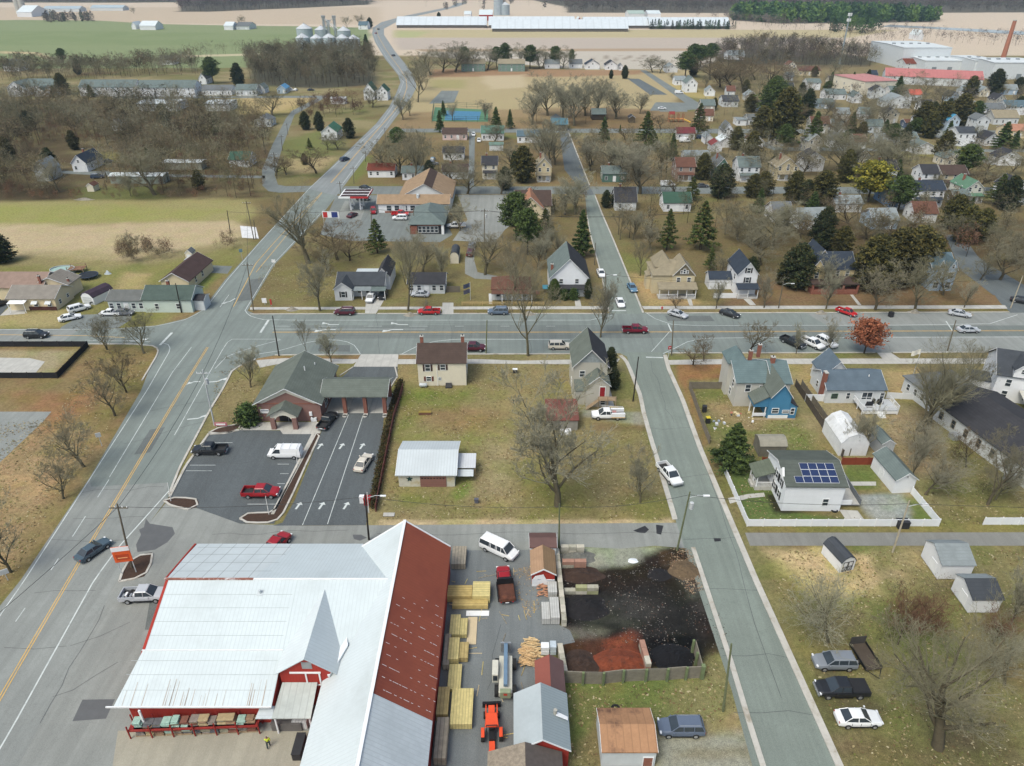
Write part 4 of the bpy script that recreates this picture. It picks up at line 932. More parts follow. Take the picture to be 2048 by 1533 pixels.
# east-west hall
YR,ZR,YE=60.1,8.35,46.8;ZE,ZN,YNE=3.75,4.25,70.4;XD0,XD1=-25.0,-18.5
zs=lambda y: ZE+(y-YE)*(ZR-ZE)/(YR-YE)
mb=MB();mb.prism([(YE+.7,0),(YE+.7,zs(YE+.7)-.16),(YR,ZR-.16),(YNE-.4,ZN),(YNE-.4,0)],-40.5,XD0,REDW,'x');mb.prism([(50.8,0),(50.8,zs(50.8)-.16),(YR,ZR-.16),(YNE-.4,ZN),(YNE-.4,0)],XD0+.001,XV+.3,REDW,'x');b.part('wall',mb)
mb=MB();mb.slab([(-41.6,YNE,ZN),(-28.5,YNE,ZN),(-30.3,YR+.02,ZR),(-40.6,YR+.02,ZR)],.13,MGRID)
b.part('panelled_roof_slope',mb)
mb=MB();mb.slab([(-28.49,YNE,ZN),(XV+.6,YNE,ZN),(-14.4,YR+.02,ZR),(-30.29,YR+.02,ZR)],.13,MWH_X);b.part('north_roof_slope',mb)
for nm_,ya,yb,xa,xb in (('upper_south_roof_slope',52.3,YR,-40.3,-40.3),('lower_south_roof_slope',YE,52.28,-40.5,-40.3)):
    mb=MB();x_in=XD0 if ya < 51 else XD0
    mb.slab([(xa-(.9 if ya < 50 else 0),ya,zs(ya)),(x_in,ya,zs(ya)),(x_in,yb,zs(yb)),(xb,yb,zs(yb))],.13,MWH_X);b.part(nm_,mb)
mb=MB();mb.slab([(XD0+.01,50.6,zs(50.6)),(XV+1.5,50.6,zs(50.6)),(-14.4,YR,ZR),(XD0+.01,YR,ZR)],.13,MWH_X);b.part('valley_roof_slope',mb)
mb=MB();mb.box(-40.6,-30.2,YR-.14,YR+.14,ZR-.02,ZR+.09,M(C8(150,96,80),.8,.3,2,dirt=(.6,.6,.6)));mb.box(-30.2,-14.4,YR-.12,YR+.12,ZR-.02,ZR+.07,TRIM);mb.box(-40.4,-25,52.2,52.34,zs(52.3)-.02,zs(52.3)+.05,TRIM);b.part('ridge_cap',mb)
mb=MB();mb.slab([(-41.95,YNE,ZN+.05),(-41.75,YNE,ZN+.05),(-40.4,YR,ZR+.05),(-40.62,YR,ZR+.05)],.2,REDW);mb.slab([(-40.32,52.3,zs(52.3)+.03),(-40.1,52.3,zs(52.3)+.03),(-40.1,YR,ZR+.03),(-40.32,YR,ZR+.03)],.25,REDW);b.part('gable_trim',mb)
mb=MB();mb.box(-42.2,XD0,YE-.12,YE,ZE-.16,ZE+.02,TRIM);mb.box(-38.7,-38.5,YE-.5,YE-.35,0,ZE-.1,TRIM);b.part('gutter',mb)
# cross gable over the loading bay
XM=-21.65;YD=49.3;ze_,zr_=5.5,7.95
mb=MB();mb.prism([(XD0+.3,3.0),(XD0+.3,ze_-.1),(XM,zr_-.15),(XD1-.7,ze_+.1),(XD1-1.7,3.0)][::-1],YD+.3,57,REDW,'y');mb.box(XD0+.3,XV+.3,YD+.3,50.8,0,3.0,REDW);b.part('cross_gable_wall',mb)
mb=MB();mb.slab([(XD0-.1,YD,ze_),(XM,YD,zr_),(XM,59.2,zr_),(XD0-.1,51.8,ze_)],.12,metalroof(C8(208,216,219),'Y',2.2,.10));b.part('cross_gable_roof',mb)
mb=MB();mb.slab([(XM+.01,YD,zr_),(XD1,YD,ze_),(XD1,54.5,ze_),(XM+.01,59.2,zr_)],.12,metalroof(C8(186,196,201),'Y',2.2,.12));b.part('cross_gable_roof',mb)  # greyer copy of the west slope metal: shade put into the colour
mb=MB()
mb.box(-22.15,-21.1,YD+.24,YD+.3,6.1,7.1,STEEL);mb.box(-23.6,-20.3,YD+.2,YD+.3,5.35,5.55,WHITE)
mb.box(-22.0,-21.85,YD+.2,YD+.3,3.5,5.35,WHITE);mb.box(-20.55,-20.4,YD+.2,YD+.3,3.5,5.35,WHITE);mb.box(-22.0,-20.4,YD+.2,YD+.3,3.4,3.55,WHITE);b.part('hay_door',mb)
mb=MB();mb.slab([(-24.9,46.0,2.9),(-20.85,46.0,2.9),(-20.85,YD+.25,3.9),(-24.6,YD+.25,3.9)],.12,metalroof(C8(184,190,186),'X',1.4,.2,.2));mb.slab([(-26.6,46.0,2.86),(-24.9,46.0,2.86),(-24.9,47.3,3.1),(-26.4,47.3,3.1)],.1,MSIL)
for x in (-24.7,-21.1): mb.box(x-.08,x+.08,46.2,46.36,0,2.9,TRIM)
b.part('loading_canopy',mb)
mb=MB()
vs=[(-19.6,53.6,5.0),(-18.3,53.8,5.75),(-17.9,52.5,5.9),(-18.9,50.2,5.2),(-19.4,49.4,4.85),(-19.9,49.8,4.7),(-19.4,51.8,5.05)]
mb.slab([(x,y,z+.35) for x,y,z in vs],.3,SNOW);so_=b.part('roof_snow',mb)
mb=MB()
for y in (48.3,49.8,51.2,53.8,55.3,56.8,58.3): mb.slab([(-41.2 if y < 52 else-40.2,y,zs(y)+.012),(XD0-.3,y,zs(y)+.012),(XD0-.3,y+.035,zs(y+.035)+.012),(-41.2 if y < 52 else-40.2,y+.035,zs(y+.035)+.012)],.02,M(C8(170,178,180),.7))
for y in (62.2,64.6,67.0,69.2): z=ZR-(y-YR)*(ZR-ZN)/(YNE-YR);mb.slab([(-41,y,z+.015),(-28.8,y,z+.015),(-28.8,y+.05,z-.005),(-41,y+.05,z-.005)],.02,M(C8(130,136,138),.7))
b.part('fastener_lines',mb)
for x,y in ((-29,58.5),): mb=MB();mb.cyl(x,y,zs(y)-.2,zs(y)+.45,.14,MSIL,10);mb.slab([(x-.35,y-.35,zs(y-.35)+.03),(x+.35,y-.35,zs(y-.35)+.03),(x+.35,y+.35,zs(y+.35)+.03),(x-.35,y+.35,zs(y+.35)+.03)],.03,MSIL);b.part('roof_vent',mb)
mb=MB();r_=random.Random(2)
for k in range(26): x=r_.uniform(-41,-26);y=46.85;L_=r_.uniform(.5,2.6);w_=r_.uniform(.03,.1);mb.slab([(x,y,zs(y)+.014),(x+w_,y,zs(y)+.014),(x+w_*.5,y+L_,zs(y+L_)+.014),(x,y+L_,zs(y+L_)+.014)],.01,M(C8(176,160,146),.8,.3,3))
b.part('rust_streaks',mb)
# ================================================================ SITE BUILDINGS AND HOUSES (near)
RG_=RG
# bank
BRB=M(C8(142,108,100),.9,.12,1.2,bands=('Z',6,.12));CRM=M(C8(220,216,200),.8,.05,1)
b=Bd('bank',(504,809),(643,809),3.9,'brick bank with long green grey roof and cream arched entrance gable','bank');Wb=b.W
vol(b,.5,Wb-.5,.6,13.6,3.9,6.9,'y',BRB,RG,ov=.6,gov=.6)
mb=MB();mb.prism([(.0,3.75),(Wb/2,6.7),(Wb,3.75),(Wb-1.6,3.75),(Wb/2,5.95),(1.6,3.75)][::-1],.50,.595,CRM,'y');mb.box(.5,Wb-.5,.55,.598,3.55,3.75,BRICK);b.part('gable_trim',mb)
cw=Wb
vol(b,cw-.52,cw+10.8,2.8,9.2,3.95,5.4,'x',M(C8(200,196,186),.8),RG,ov=.4,z0=3.55,wn='canopy_fascia',rn='canopy_roof')
BK2=M(C8(140,92,78),.9,.15,1.5,bands=('Z',6,.15))
for x in (3.2,6.9,10.4):
    for y in (3.1,8.9): mb=MB();mb.box(cw+x-.32,cw+x+.32,y-.32,y+.32,0,3.56,BK2);b.part('canopy_column',mb)
    mb=MB();mb.box(cw+x-.4,cw+x+.4,2.0,9.8,.04,.2,CONC);mb.cyl(cw+x,2.0,.04,.2,.4,CONC);b.part('lane_island',mb)
x0,x1=3.3,8.2;XM_=(x0+x1)/2
# arched entrance
arch=[(x0+.2,0),(x0+.2,2.9),(XM_,4.0),(x1-.2,2.9),(x1-.2,0),(x1-.9,0),(x1-.9,1.7)]+[(XM_+1.45*math.cos(t*math.pi/8),1.7+1.15*math.sin(t*math.pi/8)) for t in range(1,8)]+[(x0+.9,1.7),(x0+.9,0)]
mb=MB();mb.prism(arch,-2.0,-1.75,CRM,'y');b.part('entrance_arch',mb)
for x in (x0+.55,x1-.55): mb=MB();mb.box(x-.4,x+.4,-2.2,-1.5,0,2.3,BRB);b.part('entrance_column',mb)
mb=MB()
for s in (0,1):
    a=(x0-.3,2.75) if s == 0 else (XM_,4.3);c=(XM_,4.3) if s == 0 else (x1+.3,2.75)
    mb.slab([(a[0],-2.4,a[1]+.12),(c[0],-2.4,c[1]+.12),(c[0],2.5,c[1]+.12),(a[0],2.5,a[1]+.12)],.14,RG)
b.part('entrance_roof',mb)
mb=MB();mb.box(XM_-1.6,XM_+1.6,.5,.59,0,2.6,DARKM);mb.box(XM_-.05,XM_+.05,.46,.5,0,2.4,STEEL);b.part('entrance_doors',mb)
for y in (3,6,9.5): win(b,'l',.5,y,1,1.2,1.4)
win(b,'r',Wb-.5,4.5,1,1.6,1.3);win(b,'r',Wb-.5,7.5,1,1.6,1.3);vent(b,7.6,8,6.6);vent(b,8.6,11.2,5.6)
mb=MB();mb.box(1.0,2.5,.50,.595,1.7,2.5,WHITE);mb.box(1.1,2.4,.49,.5,2.15,2.3,M(C8(70,90,120),.6));b.part('wall_sign',mb)
mb=MB();mb.box(9.6,10.1,.4,.59,1.2,2.0,WHITE);b.part('meter_box',mb)
ac=thing('air_conditioner',(G(629,842).x,G(629,842).y,.04),0,'small pale air conditioner box at the right corner of the bank','air conditioner');mb=MB();mb.box(-.5,.5,-.4,.4,0,.8,TRIM);mb.build('housing',ac,bevel=.03);mb=MB();mb.cyl(0,0,.8,.84,.33,DARKM,14);mb.build('fan_grille',ac)
# garage with white ribbed roof
b=Bd('garage',(793,952),(911,952),2.35,'block garage with white ribbed metal roof and brown door','garage');Wg=b.W
vol(b,.2,Wg-.2,.3,8.8,2.45,3.9,'x',M(C8(206,204,190),.9,.12,.8,dirt=C8(178,160,110)),metalroof(C8(196,204,208),'X',2.2,.18),ov=.4)
mb=MB();mb.box(3.55,7.6,.2,.29,.02,2.05,M(C8(140,100,90),.8,.06,1,bands=('Z',2,.2)));b.part('garage_door',mb)
mb=MB()
for k in range(8): mb.box(3.75+k*.47,4.05+k*.47,.17,.2,1.62,1.78,BLACK)
b.part('door_window',mb)
mb=MB();st=[]
for k in range(10): rr_=.55 if k % 2 == 0 else .22;a=math.pi/2+k*math.pi/5;st.append((1.9+rr_*math.cos(a),1.55+rr_*math.sin(a)))
mb.prism(st,.2,.28,M(C8(40,76,74),.6),'y');b.part('star_ornament',mb)
g=Bd('lean_to_shelter',(916,937),(951,937),1.9,'small open shelter with white metal roof beside the block garage','shelter')
mb=MB();mb.slab([(-.1,0,2.0),(g.W,0,2.0),(g.W,3.2,2.5),(-.1,3.2,2.5)],.08,metalroof(C8(204,208,214),'X',2.5,.15));g.part('roof',mb)
mb=MB();mb.slab([(0,-1.3,1.35),(g.W-.3,-1.3,1.35),(g.W-.3,-.1,1.75),(0,-.1,1.75)],.06,MSIL);g.part('lower_roof',mb)
for x in (.1,g.W-.1):
    for y in (.1,3.0): mb=MB();mb.box(x-.06,x+.06,y-.06,y+.06,0,1.95,WOOD);g.part('post',mb)
mb=MB();mb.box(.0,g.W,2.95,3.02,.1,1.7,M(C8(196,184,140),.8));g.part('back_panel',mb)
# cream house
b=Bd('cream_house',(837,772),(934,771),0,'two storey cream house with dark roof and a brick chimney at each end','house');Wc=b.W
BSH=M(C8(74,56,52),.8)
vol(b,.1,Wc-.1,0,7.4,5.05,7.3,'x',SCR,RDBR,ov=.3,gov=.25)
chimney(b,.75,4.2,6.4,8.6);chimney(b,Wc-.75,4.2,6.4,8.6)
win(b,'f',2.0,0,3.3,.9,1.35,BSH);win(b,'f',4.9,0,3.5,.9,1.1,BSH);win(b,'f',2.1,0,1.1,.9,.9,M(C8(110,60,50),.8));win(b,'f',4.2,0,1.3,.4,.5)
win(b,'r',Wc-.1,2,3.4);win(b,'r',Wc-.1,5,3.4);win(b,'l',.1,2,3.4);win(b,'l',.1,5,3.4);win(b,'r',Wc-.1,3.5,1)
mb=MB();mb.box(3.72,3.8,-.08,-.01,0,5.0,WHITE);b.part('downpipe',mb)
t=thing('propane_tank',(b.root.location.x+1.0,b.root.location.y-.6,0),0,'pale rounded tank at the foot of the cream house','tank');mb=MB();mb.tube([(-.75,0,.55),(-.65,0,.55),(.65,0,.55),(.75,0,.55)],[.2,.38,.38,.2],M((.5,.53,.55),.4),12);mb.build('shell',t,smooth=True);mb=MB();mb.box(-.5,-.4,-.2,.2,0,.25,CONC);mb.box(.4,.5,-.2,.2,0,.25,CONC);mb.build('foot',t)
t=thing('cellar_hatch',(b.root.location.x+5.9,b.root.location.y-.5,0),0,'dark sloping hatch against the base of the cream house','hatch');mb=MB();mb.prism([(-.5,0),(.45,0),(.45,.7),(-.5,.25)],-.6,.6,DARKM,'x');mb.build('hatch_lid',t)
# tall gabled house
b=Bd('tall_gabled_house',(1148,731),(1216,731),7.0,'tall narrow grey sided house with steep green gable roof, shade painted on east slope','house');Wt=b.W
vol(b,0,Wt,0,8.8,6.9,10.2,'y',SGR,RG,ov=.45,gov=.4)
rr_=b.part('east_roof_slope',MB().slab([(Wt/2+.02,-.42,10.37),(Wt+.42,-.42,6.72),(Wt+.42,9.2,6.72),(Wt/2+.02,9.2,10.37)],.05,RDK))  # dark shingle overlay paints the shade of the slope turned from the sun
mb=MB();mb.prism([(.9,7.6),(Wt/2,9.9),(Wt-.9,7.6)][::-1],-.04,-.004,M(C8(150,158,160),.8,.3,2),'y');b.part('gable_panel',mb)
win(b,'f',1.6,0,4.6,.9,1.2)
vol(b,2.2,6.4,-3.2,-.005,4.6,6.4,'y',SGR,RG,ov=.3,wn='rear_wing_wall',rn='rear_wing_roof')
vol(b,.3,2.19,-2.4,-.006,3.0,3.9,'x',SGR,RG,kind='shed',ov=.2,wn='lean_to_wall',rn='lean_to_roof')
door(b,'f',5.1,-3.2,2.2,M(C8(150,30,36),.6));win(b,'f',5.3,-3.2,.5,.8,1.0)
mb=MB()
mb.box(4.3,7.6,-4.4,-3.25,2.0,2.12,WOOD)
for x in (4.35,6.0,7.5): mb.box(x-.06,x+.06,-4.38,-4.26,0,2.9,WOOD)
for i in range(9): mb.box(2.2+i*.24,2.44+i*.24,-4.4,-3.4,.2*i+.1,.2*i+.2,WOOD)
mb.box(4.3,7.6,-4.4,-4.32,2.85,2.92,WOOD);b.part('outside_stair',mb)
mb=MB()
for i in range(5): mb.box(6.4,8.0,-5.7+.28*i,-5.42+.28*i,.1,.12+.18*i,M(C8(180,160,110),.8))
b.part('steps',mb)
mb=MB();mb.box(Wt-.02,Wt+1.2,-4,4,0,.3,CONC);b.part('side_deck',mb)
win(b,'l',0,3,4.5);win(b,'l',0,6,4.5);win(b,'l',0,3,1.2);win(b,'r',Wt,3,4.5);win(b,'r',Wt,6,1.3)
# low shed with rusty roof beside it
b=Bd('rusty_roofed_shed',(1094,842),(1156,842),2.0,'low shed with rusty brown roof behind the big bare tree','shed')
vol(b,0,b.W,0,5.2,2.1,3.0,'x',M(C8(150,146,136),.9),M(C8(126,76,66),.85,.25,.7,bands=('X',1.5,.2),dirt=C8(96,60,52)),kind='shed',ov=.2)
t=thing('white_storage_box',(G(1131,868).x,G(1131,868).y,0),.05,'white box with torn lid below the rusty roofed shed','box');mb=MB();mb.box(-.9,.9,-.5,.5,0,.7,WHITE);mb.build('case',t,bevel=.03);mb=MB();mb.box(.1,.95,-.55,.55,.71,.78,M((.5,.5,.5),.8,.4,3));mb.build('lid',t)
# long grey barn-like buildings bottom centre
b=Bd('grey_metal_roofed_workshop',(1027,1387),(1128,1387),3.2,'red workshop with grey ribbed metal gable roof at the foot of the yard','workshop');b.root.location=(0,0,0);b.root.rotation_euler.z=0
def flatgable(nm,lb,cat,xw,xe,ys_,yn,e,r,wall,r1,r2,extra=None):
    b=Bd(nm,(0,900),(10,900),0,lb,cat);b.root.location=((xw+xe)/2,ys_,0);b.root.rotation_euler.z=0
    h=(xe-xw)/2;D=yn-ys_
    mb=MB();mb.prism([(-h+.2,0),(-h+.2,e-.05),(0,r-.12),(h-.2,e-.05),(h-.2,0)][::-1],.25,D-.25,wall,'y');b.part('wall',mb)
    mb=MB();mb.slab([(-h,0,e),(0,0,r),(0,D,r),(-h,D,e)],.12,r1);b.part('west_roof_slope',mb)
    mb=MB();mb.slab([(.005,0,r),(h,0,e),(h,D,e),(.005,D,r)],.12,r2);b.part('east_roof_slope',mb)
    mb=MB();mb.slab([(-h,-.05,e+.04),(0,-.05,r+.04),(0,-.005,r+.04),(-h,-.005,e+.04)],.2,TRIM);mb.slab([(.005,-.05,r+.04),(h,-.05,e+.04),(h,-.005,e+.04),(.005,-.005,r+.04)],.2,TRIM);b.part('gable_trim',mb)
    return b
bpy.data.objects.remove(b.root)
e_,r_=3.2,5.0
def at(px,py,z): return G(px,py,z)
p1=at(1027,1387,e_);p2=at(1133,1389,e_);p3=at(1141,1502,e_)
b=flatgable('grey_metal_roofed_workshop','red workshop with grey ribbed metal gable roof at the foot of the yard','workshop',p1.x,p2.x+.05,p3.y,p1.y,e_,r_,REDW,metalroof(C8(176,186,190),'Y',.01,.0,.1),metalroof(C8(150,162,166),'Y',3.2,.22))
mb=MB();hx=(p2.x-p1.x)/4;mb.cyl(hx,3.4,3.6,4.75,.2,M((.35,.34,.3),.7),10);mb.slab([(hx+.05,3.1,4.28),(hx+1.3,3.0,3.65),(hx+1.3,3.4,3.65),(hx+.1,3.6,4.26)],.05,WHITE);b.part('roof_vent',mb)
p1=at(1069,1325,2.6);p2=at(1127,1325,2.6)
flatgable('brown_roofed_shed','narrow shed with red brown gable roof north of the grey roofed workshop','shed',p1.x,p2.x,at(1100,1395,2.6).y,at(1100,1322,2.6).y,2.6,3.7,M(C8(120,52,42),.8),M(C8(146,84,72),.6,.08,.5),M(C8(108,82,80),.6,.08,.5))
p1=at(975,1520,3.0);p2=at(1125,1520,3.0)
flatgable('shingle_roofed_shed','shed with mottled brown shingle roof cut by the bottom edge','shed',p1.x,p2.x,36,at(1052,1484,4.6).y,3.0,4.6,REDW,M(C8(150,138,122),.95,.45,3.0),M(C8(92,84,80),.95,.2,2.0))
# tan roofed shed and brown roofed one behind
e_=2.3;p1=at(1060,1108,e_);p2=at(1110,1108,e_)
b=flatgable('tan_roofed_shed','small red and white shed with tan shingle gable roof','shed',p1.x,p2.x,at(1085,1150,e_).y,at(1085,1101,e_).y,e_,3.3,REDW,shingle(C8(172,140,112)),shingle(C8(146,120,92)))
hx=(p2.x-p1.x)/2-.2
mb=MB();mb.prism([(-hx,.05),(-hx,1.25),(hx,1.25),(hx,.05)][::-1],.17,.24,SNOW,'y');mb.prism([(-hx,1.2),(-hx+.4,1.9),(0,2.2),(hx-.7,0.3),(hx-1.2,.3),(-.4,1.4)][::-1],.12,.168,WHITE,'y');b.part('front_panel',mb)
p1=at(1061,1094,2.6);p2=at(1112,1094,2.6)
b=Bd('dark_roofed_shed',(1061,1095),(1112,1095),2.6,'shed with dark brown roof behind the tan roofed shed','shed');vol(b,0,b.W,0,2.6,2.6,3.0,'x',SW,M(C8(104,78,74),.7,.1,1),kind='gable',ov=.15)
# white shed with rusty roof
b=Bd('white_shed_with_rusty_roof',(1203,1505),(1316,1505),2.5,'white shed with rust streaked metal gable roof near the bottom edge','shed')
RST=M(C8(176,132,96),.75,.2,.5,bands=('X',1.25,.25),dirt=C8(92,66,54))
vol(b,.1,b.W-.1,.1,4.7,2.5,3.3,'x',M(C8(204,210,214),.8,.08,.8),RST,ov=.18,gov=.1)
door(b,'f',b.W*.85,.1,.1,BRICK,.9,1.4)
# gambrel and barn sheds right
def small_shed(nm,lb,L,Rr,z,D,r,kind,axis,wall,roof,ddoor=None,e=None,ov=.15,flip=False):
    b=Bd(nm,L,Rr,z,lb,'shed');vol(b,0,b.W,0,D,e or z,r,axis,wall,roof,kind=kind,ov=ov,gov=.12);return b
b=Bd('gambrel_shed',(1678,1146),(1706,1140),0,'white shed with rounded charcoal roof and black crossed double doors','shed');b.root.rotation_euler.z+=.0
vol(b,0,b.W,0,3.9,1.7,2.6,'y',SW,RCH,kind='gambrel',ov=.1,gov=.08)
mb=MB()
for s in (0,1):
    x0=.3+s*(b.W/2-.28);x1=x0+b.W/2-.36
    for q in ((x0,x0+.07,.15,1.75),(x1-.07,x1,.15,1.75)): mb.box(q[0],q[1],-.05,-.005,q[2],q[3],BLACK)
    for q in (.15,.85,1.68): mb.box(x0+.075,x1-.075,-.052,-.006,q,q+.07,BLACK)
    mb.tube([(x0+.05,-.045,.2),(x1-.05,-.045,.85)],.03,BLACK,4);mb.tube([(x0+.05,-.045,.85),(x1-.05,-.045,.2)],.03,BLACK,4)
b.part('double_door',mb)
for nm,lb,L,Rr,D,e,r,roof in (('white_shed','larger white gabled shed with grey roof, upper of two at right',(1873,1160),(1937,1160),4.3,2.7,3.9,RLG),('white_shed','white gabled shed on blocks with dark roof, lower of two at right',(1934,1227),(1993,1227),3.9,2.5,3.5,RCH)):
    b=Bd(nm,L,Rr,0,lb,'shed');W=b.W;mb=MB();mb.prism([(0,.15),(0,e),(D*.62,r),(D,e+.25),(D,.15)],0,W,SW,'x');b.part('wall',mb)
    mb=MB();mb.slab([(-.15,-.15,e),(W+.15,-.15,e),(W+.15,D*.62,r+.12),(-.15,D*.62,r+.12)],.1,roof);b.part('front_roof_slope',mb)
    mb=MB();mb.slab([(-.15,D*.62+.005,r+.12),(W+.15,D*.62+.005,r+.12),(W+.15,D+.15,e+.25),(-.15,D+.15,e+.25)],.1,RLG);b.part('rear_roof_slope',mb)
    mb=MB();[mb.box(x,x+.3,y,y+.25,0,.149,CONC) for x in (.1,W/2,W-.4) for y in (.05,D-.3)];b.part('block_footing',mb)
    mb=MB();mb.prism([(.9,.3),(2.3,.3),(2.3,2.0),(.9,2.0)],-.05,-.004,WHITE,'x');b.part('door',mb)
# grey victorian with the blue gable
b=Bd('blue_and_grey_house',(1466,813),(1522,842),0,'rambling grey house with bright blue gabled wing and patchy roofs','house');b.root.rotation_euler.z=0
o=G(1466,813);b.root.location=(o.x,o.y,0);o2=G(1524,840);o3=G(1590,840);ox=o2.x-o.x;oy=o2.y-o.y;ow=o3.x-o2.x
RVC=shingle(C8(104,122,124));SLG=siding(C8(196,194,186))
vol(b,0,6.2,0,8.4,5.2,7.2,'x',SLG,RVC,ov=.35)
vol(b,6.21,ow+ox-.6,-1.0,8.0,5.5,7.6,'x',SLG,RVC,ov=.3)
vol(b,-.6,2.6,4.2,8.41,6.8,9.2,'x',SLG,RVC,kind='hip',ov=.3,wn='tower_wall',rn='tower_roof')
vol(b,ox+.9,ox+ow-1.5,oy,3.0,4.9,7.3,'y',SBL,RG,ov=.35,wn='blue_wing_wall',rn='blue_wing_roof')
vol(b,ox+ow-1.49,ox+ow,oy+.2,1.5,2.6,3.6,'y',SBL,RDK,kind='shedb',ov=.15,wn='blue_wing_wall',rn='side_roof')
vol(b,ox-1.6,ox+.895,oy+.8,1.0,2.9,4.4,'y',SBL,RG,kind='shed',ov=.2,wn='blue_wing_wall',rn='side_roof',z0=2.2)
mb=MB()
for x,y in ((ox-1.5,oy+.9),(ox+.6,oy+.9),(ox-1.5,oy+3.0)): mb.box(x-.08,x+.08,y-.08,y+.08,0,2.3,WHITE)
mb.box(ox-1.6,ox+.8,oy+.8,oy+.9,.3,.9,WHITE);b.part('side_porch',mb)
mb=MB();mb.box(ox+.9,ox+ow-1.5,oy-.03,oy-.004,0,1.0,WHITE);mb.box(ox-1.6,ox+ow,oy-.06,oy-.032,0,.35,M(C8(190,170,140),.9));b.part('lower_panel',mb)
win(b,'f',ox+2.0,oy,1.5,1.1,.9);win(b,'f',ox+3.9,oy,1.5,1.1,.5);win(b,'f',ox+ow-.75,oy+.2,1.1,.6,1.2)
win(b,'f',2.1,0,3.2);win(b,'f',4.6,0,3.2,.8,1.2);win(b,'f',4.4,0,.9,.9,1.2);win(b,'l',0,2,3.2);win(b,'l',0,5,3.2);win(b,'l',0,3,.9)
chimney(b,3.4,5.2,6.4,8.9);chimney(b,ox+2.9,3.2,6.2,8.6,.7);chimney(b,6.0,8.2,6.0,8.6)
# white house with deck
b=Bd('white_house_with_deck',(1653,779),(1774,779),3.0,'single storey white house with blue grey roof and rear deck','house');W=b.W
RB=shingle(C8(96,110,122))
vol(b,.3,W-.3,0,7.6,3.0,4.9,'x',SOFF,RB,ov=.35)
vol(b,1.4,6.6,5.2,10.5,3.0,5.9,'y',SOFF,RB,ov=.3,wn='front_wing_wall',rn='front_wing_roof')
mb=MB();mb.box(-.25,.29,1.2,2.2,0,5.6,BRICK);mb.box(-.3,.34,1.15,2.25,5.6,5.75,CONC);b.part('chimney',mb)
win(b,'f',1.8,0,1.1,1.0,.9,None,M(C8(70,110,80),.8));win(b,'f',4.3,0,1.0,.6,1.2);win(b,'f',7.8,0,.3,1.8,2.0,None,None,'patio_door');win(b,'f',10.6,0,1.0,.7,1.2);win(b,'l',.3,4.5,1,.8,1.2);vent(b,8.5,2.4,4.2)
DK=M(C8(186,190,194),.7)
mb=MB();mb.box(5.4,12.0,-4.0,-.01,.75,.9,DK)
for x in (5.45,7.6,9.8,11.9):
    for y in (-3.95,-2.0): mb.box(x-.06,x+.06,y-.06,y+.06,0,1.85,WHITE)
mb.box(5.4,11.99,-4.02,-3.94,.2,.74,WHITE);b.part('deck',mb)
mb=MB()
for q in ((5.4,8.3,-4.02,-3.95),(9.4,12.0,-4.02,-3.95),(5.36,5.43,-4,-.2),(11.95,12.02,-4,-.2)):
    mb.box(q[0],q[1],q[2],q[3],1.78,1.85,WHITE);mb.box(q[0],q[1],q[2],q[3],1.0,1.05,WHITE);n=int(max(q[1]-q[0],q[3]-q[2])/.2)
    for i in range(n):
        t=i/n;x=q[0]+(q[1]-q[0])*t;y=q[2]+(q[3]-q[2])*t;x,y=(x,-3.985) if q[1]-q[0] > .5 else ((q[0]+q[1])/2,y);mb.box(x-.02,x+.02,y-.02,y+.02,1.05,1.78,WHITE)
b.part('railing',mb);steps(b,8.3,9.4,-4.03,4,.8,WHITE)
for i,(x,y) in enumerate(((7.2,-2.6),(9.6,-1.6),(8.5,-1.4))):
    gp_=b.root.location+Matrix.Rotation(b.root.rotation_euler.z,3,'Z') @ Vector((x,y,.9));t=thing('covered_furniture',gp_,.3*i,('black covered table on the left side of the white deck','black covered grill on the right side of the white deck','dark chair between the covered table and grill on the deck')[i],('table','grill','chair')[i])
    mb=MB();s=(.55,.5,.3)[i];mb.add([(-s,-s*.8,0),(s,-s*.8,0),(s,s*.8,0),(-s,s*.8,0),(-s*.8,-s*.6,.8),(s*.8,-s*.6,.8),(s*.8,s*.6,.9),(-s*.8,s*.6,.9)],[(0,1,5,4),(1,2,6,5),(2,3,7,6),(3,0,4,7),(4,5,6,7)],BLACK);mb.build('cover',t,bevel=.05);mb=MB();mb.cyl(-s*.7,0,-.0,.12,.04,STEEL,6);mb.build('foot',t)
# solar house
b=Bd('solar_panelled_house',(1562,1022),(1678,1023),0,'white two storey house with blue solar panels on its green grey roof','house');W=b.W
vol(b,0,W,0,8.6,4.7,6.1,'x',siding((.72,.74,.77)),shingle(C8(92,98,92)),ov=.3)
mb=MB();mb.prism([(1.2,5.0),(2.2,6.4),(3.2,5.0)],-.32,-.02,WHITE,'x');b.part('gable_return',mb)
sl_=(6.1-4.7)/4.3;PAN=M(C8(40,54,92),.25,.1,.5,spec=.6)
for r in range(3):
    for c in range(5):
        if r > 0 and c == 0: continue
        x0=1.35+c*1.28+(0.0);y0=.35+r*1.13;zf=lambda y: 4.7+.16+y*sl_+.08
        mb=MB();mb.slab([(x0,y0,zf(y0)),(x0+1.2,y0,zf(y0)),(x0+1.2,y0+1.05,zf(y0+1.05)),(x0,y0+1.05,zf(y0+1.05))],.04,PAN);po=b.part('solar_panel',mb)
        mb=MB();e2=.02
        for (xa,xb,ya,yb) in ((x0-e2,x0,y0-e2,y0+1.05+e2),(x0+1.2,x0+1.2+e2,y0-e2,y0+1.05+e2),(x0,x0+1.2,y0-e2,y0),(x0,x0+1.2,y0+1.05,y0+1.05+e2)): mb.slab([(xa,ya,zf(ya)+.01),(xb,ya,zf(ya)+.01),(xb,yb,zf(yb)+.01),(xa,yb,zf(yb)+.01)],.05,TRIM)
        mb.build('panel_frame',po)
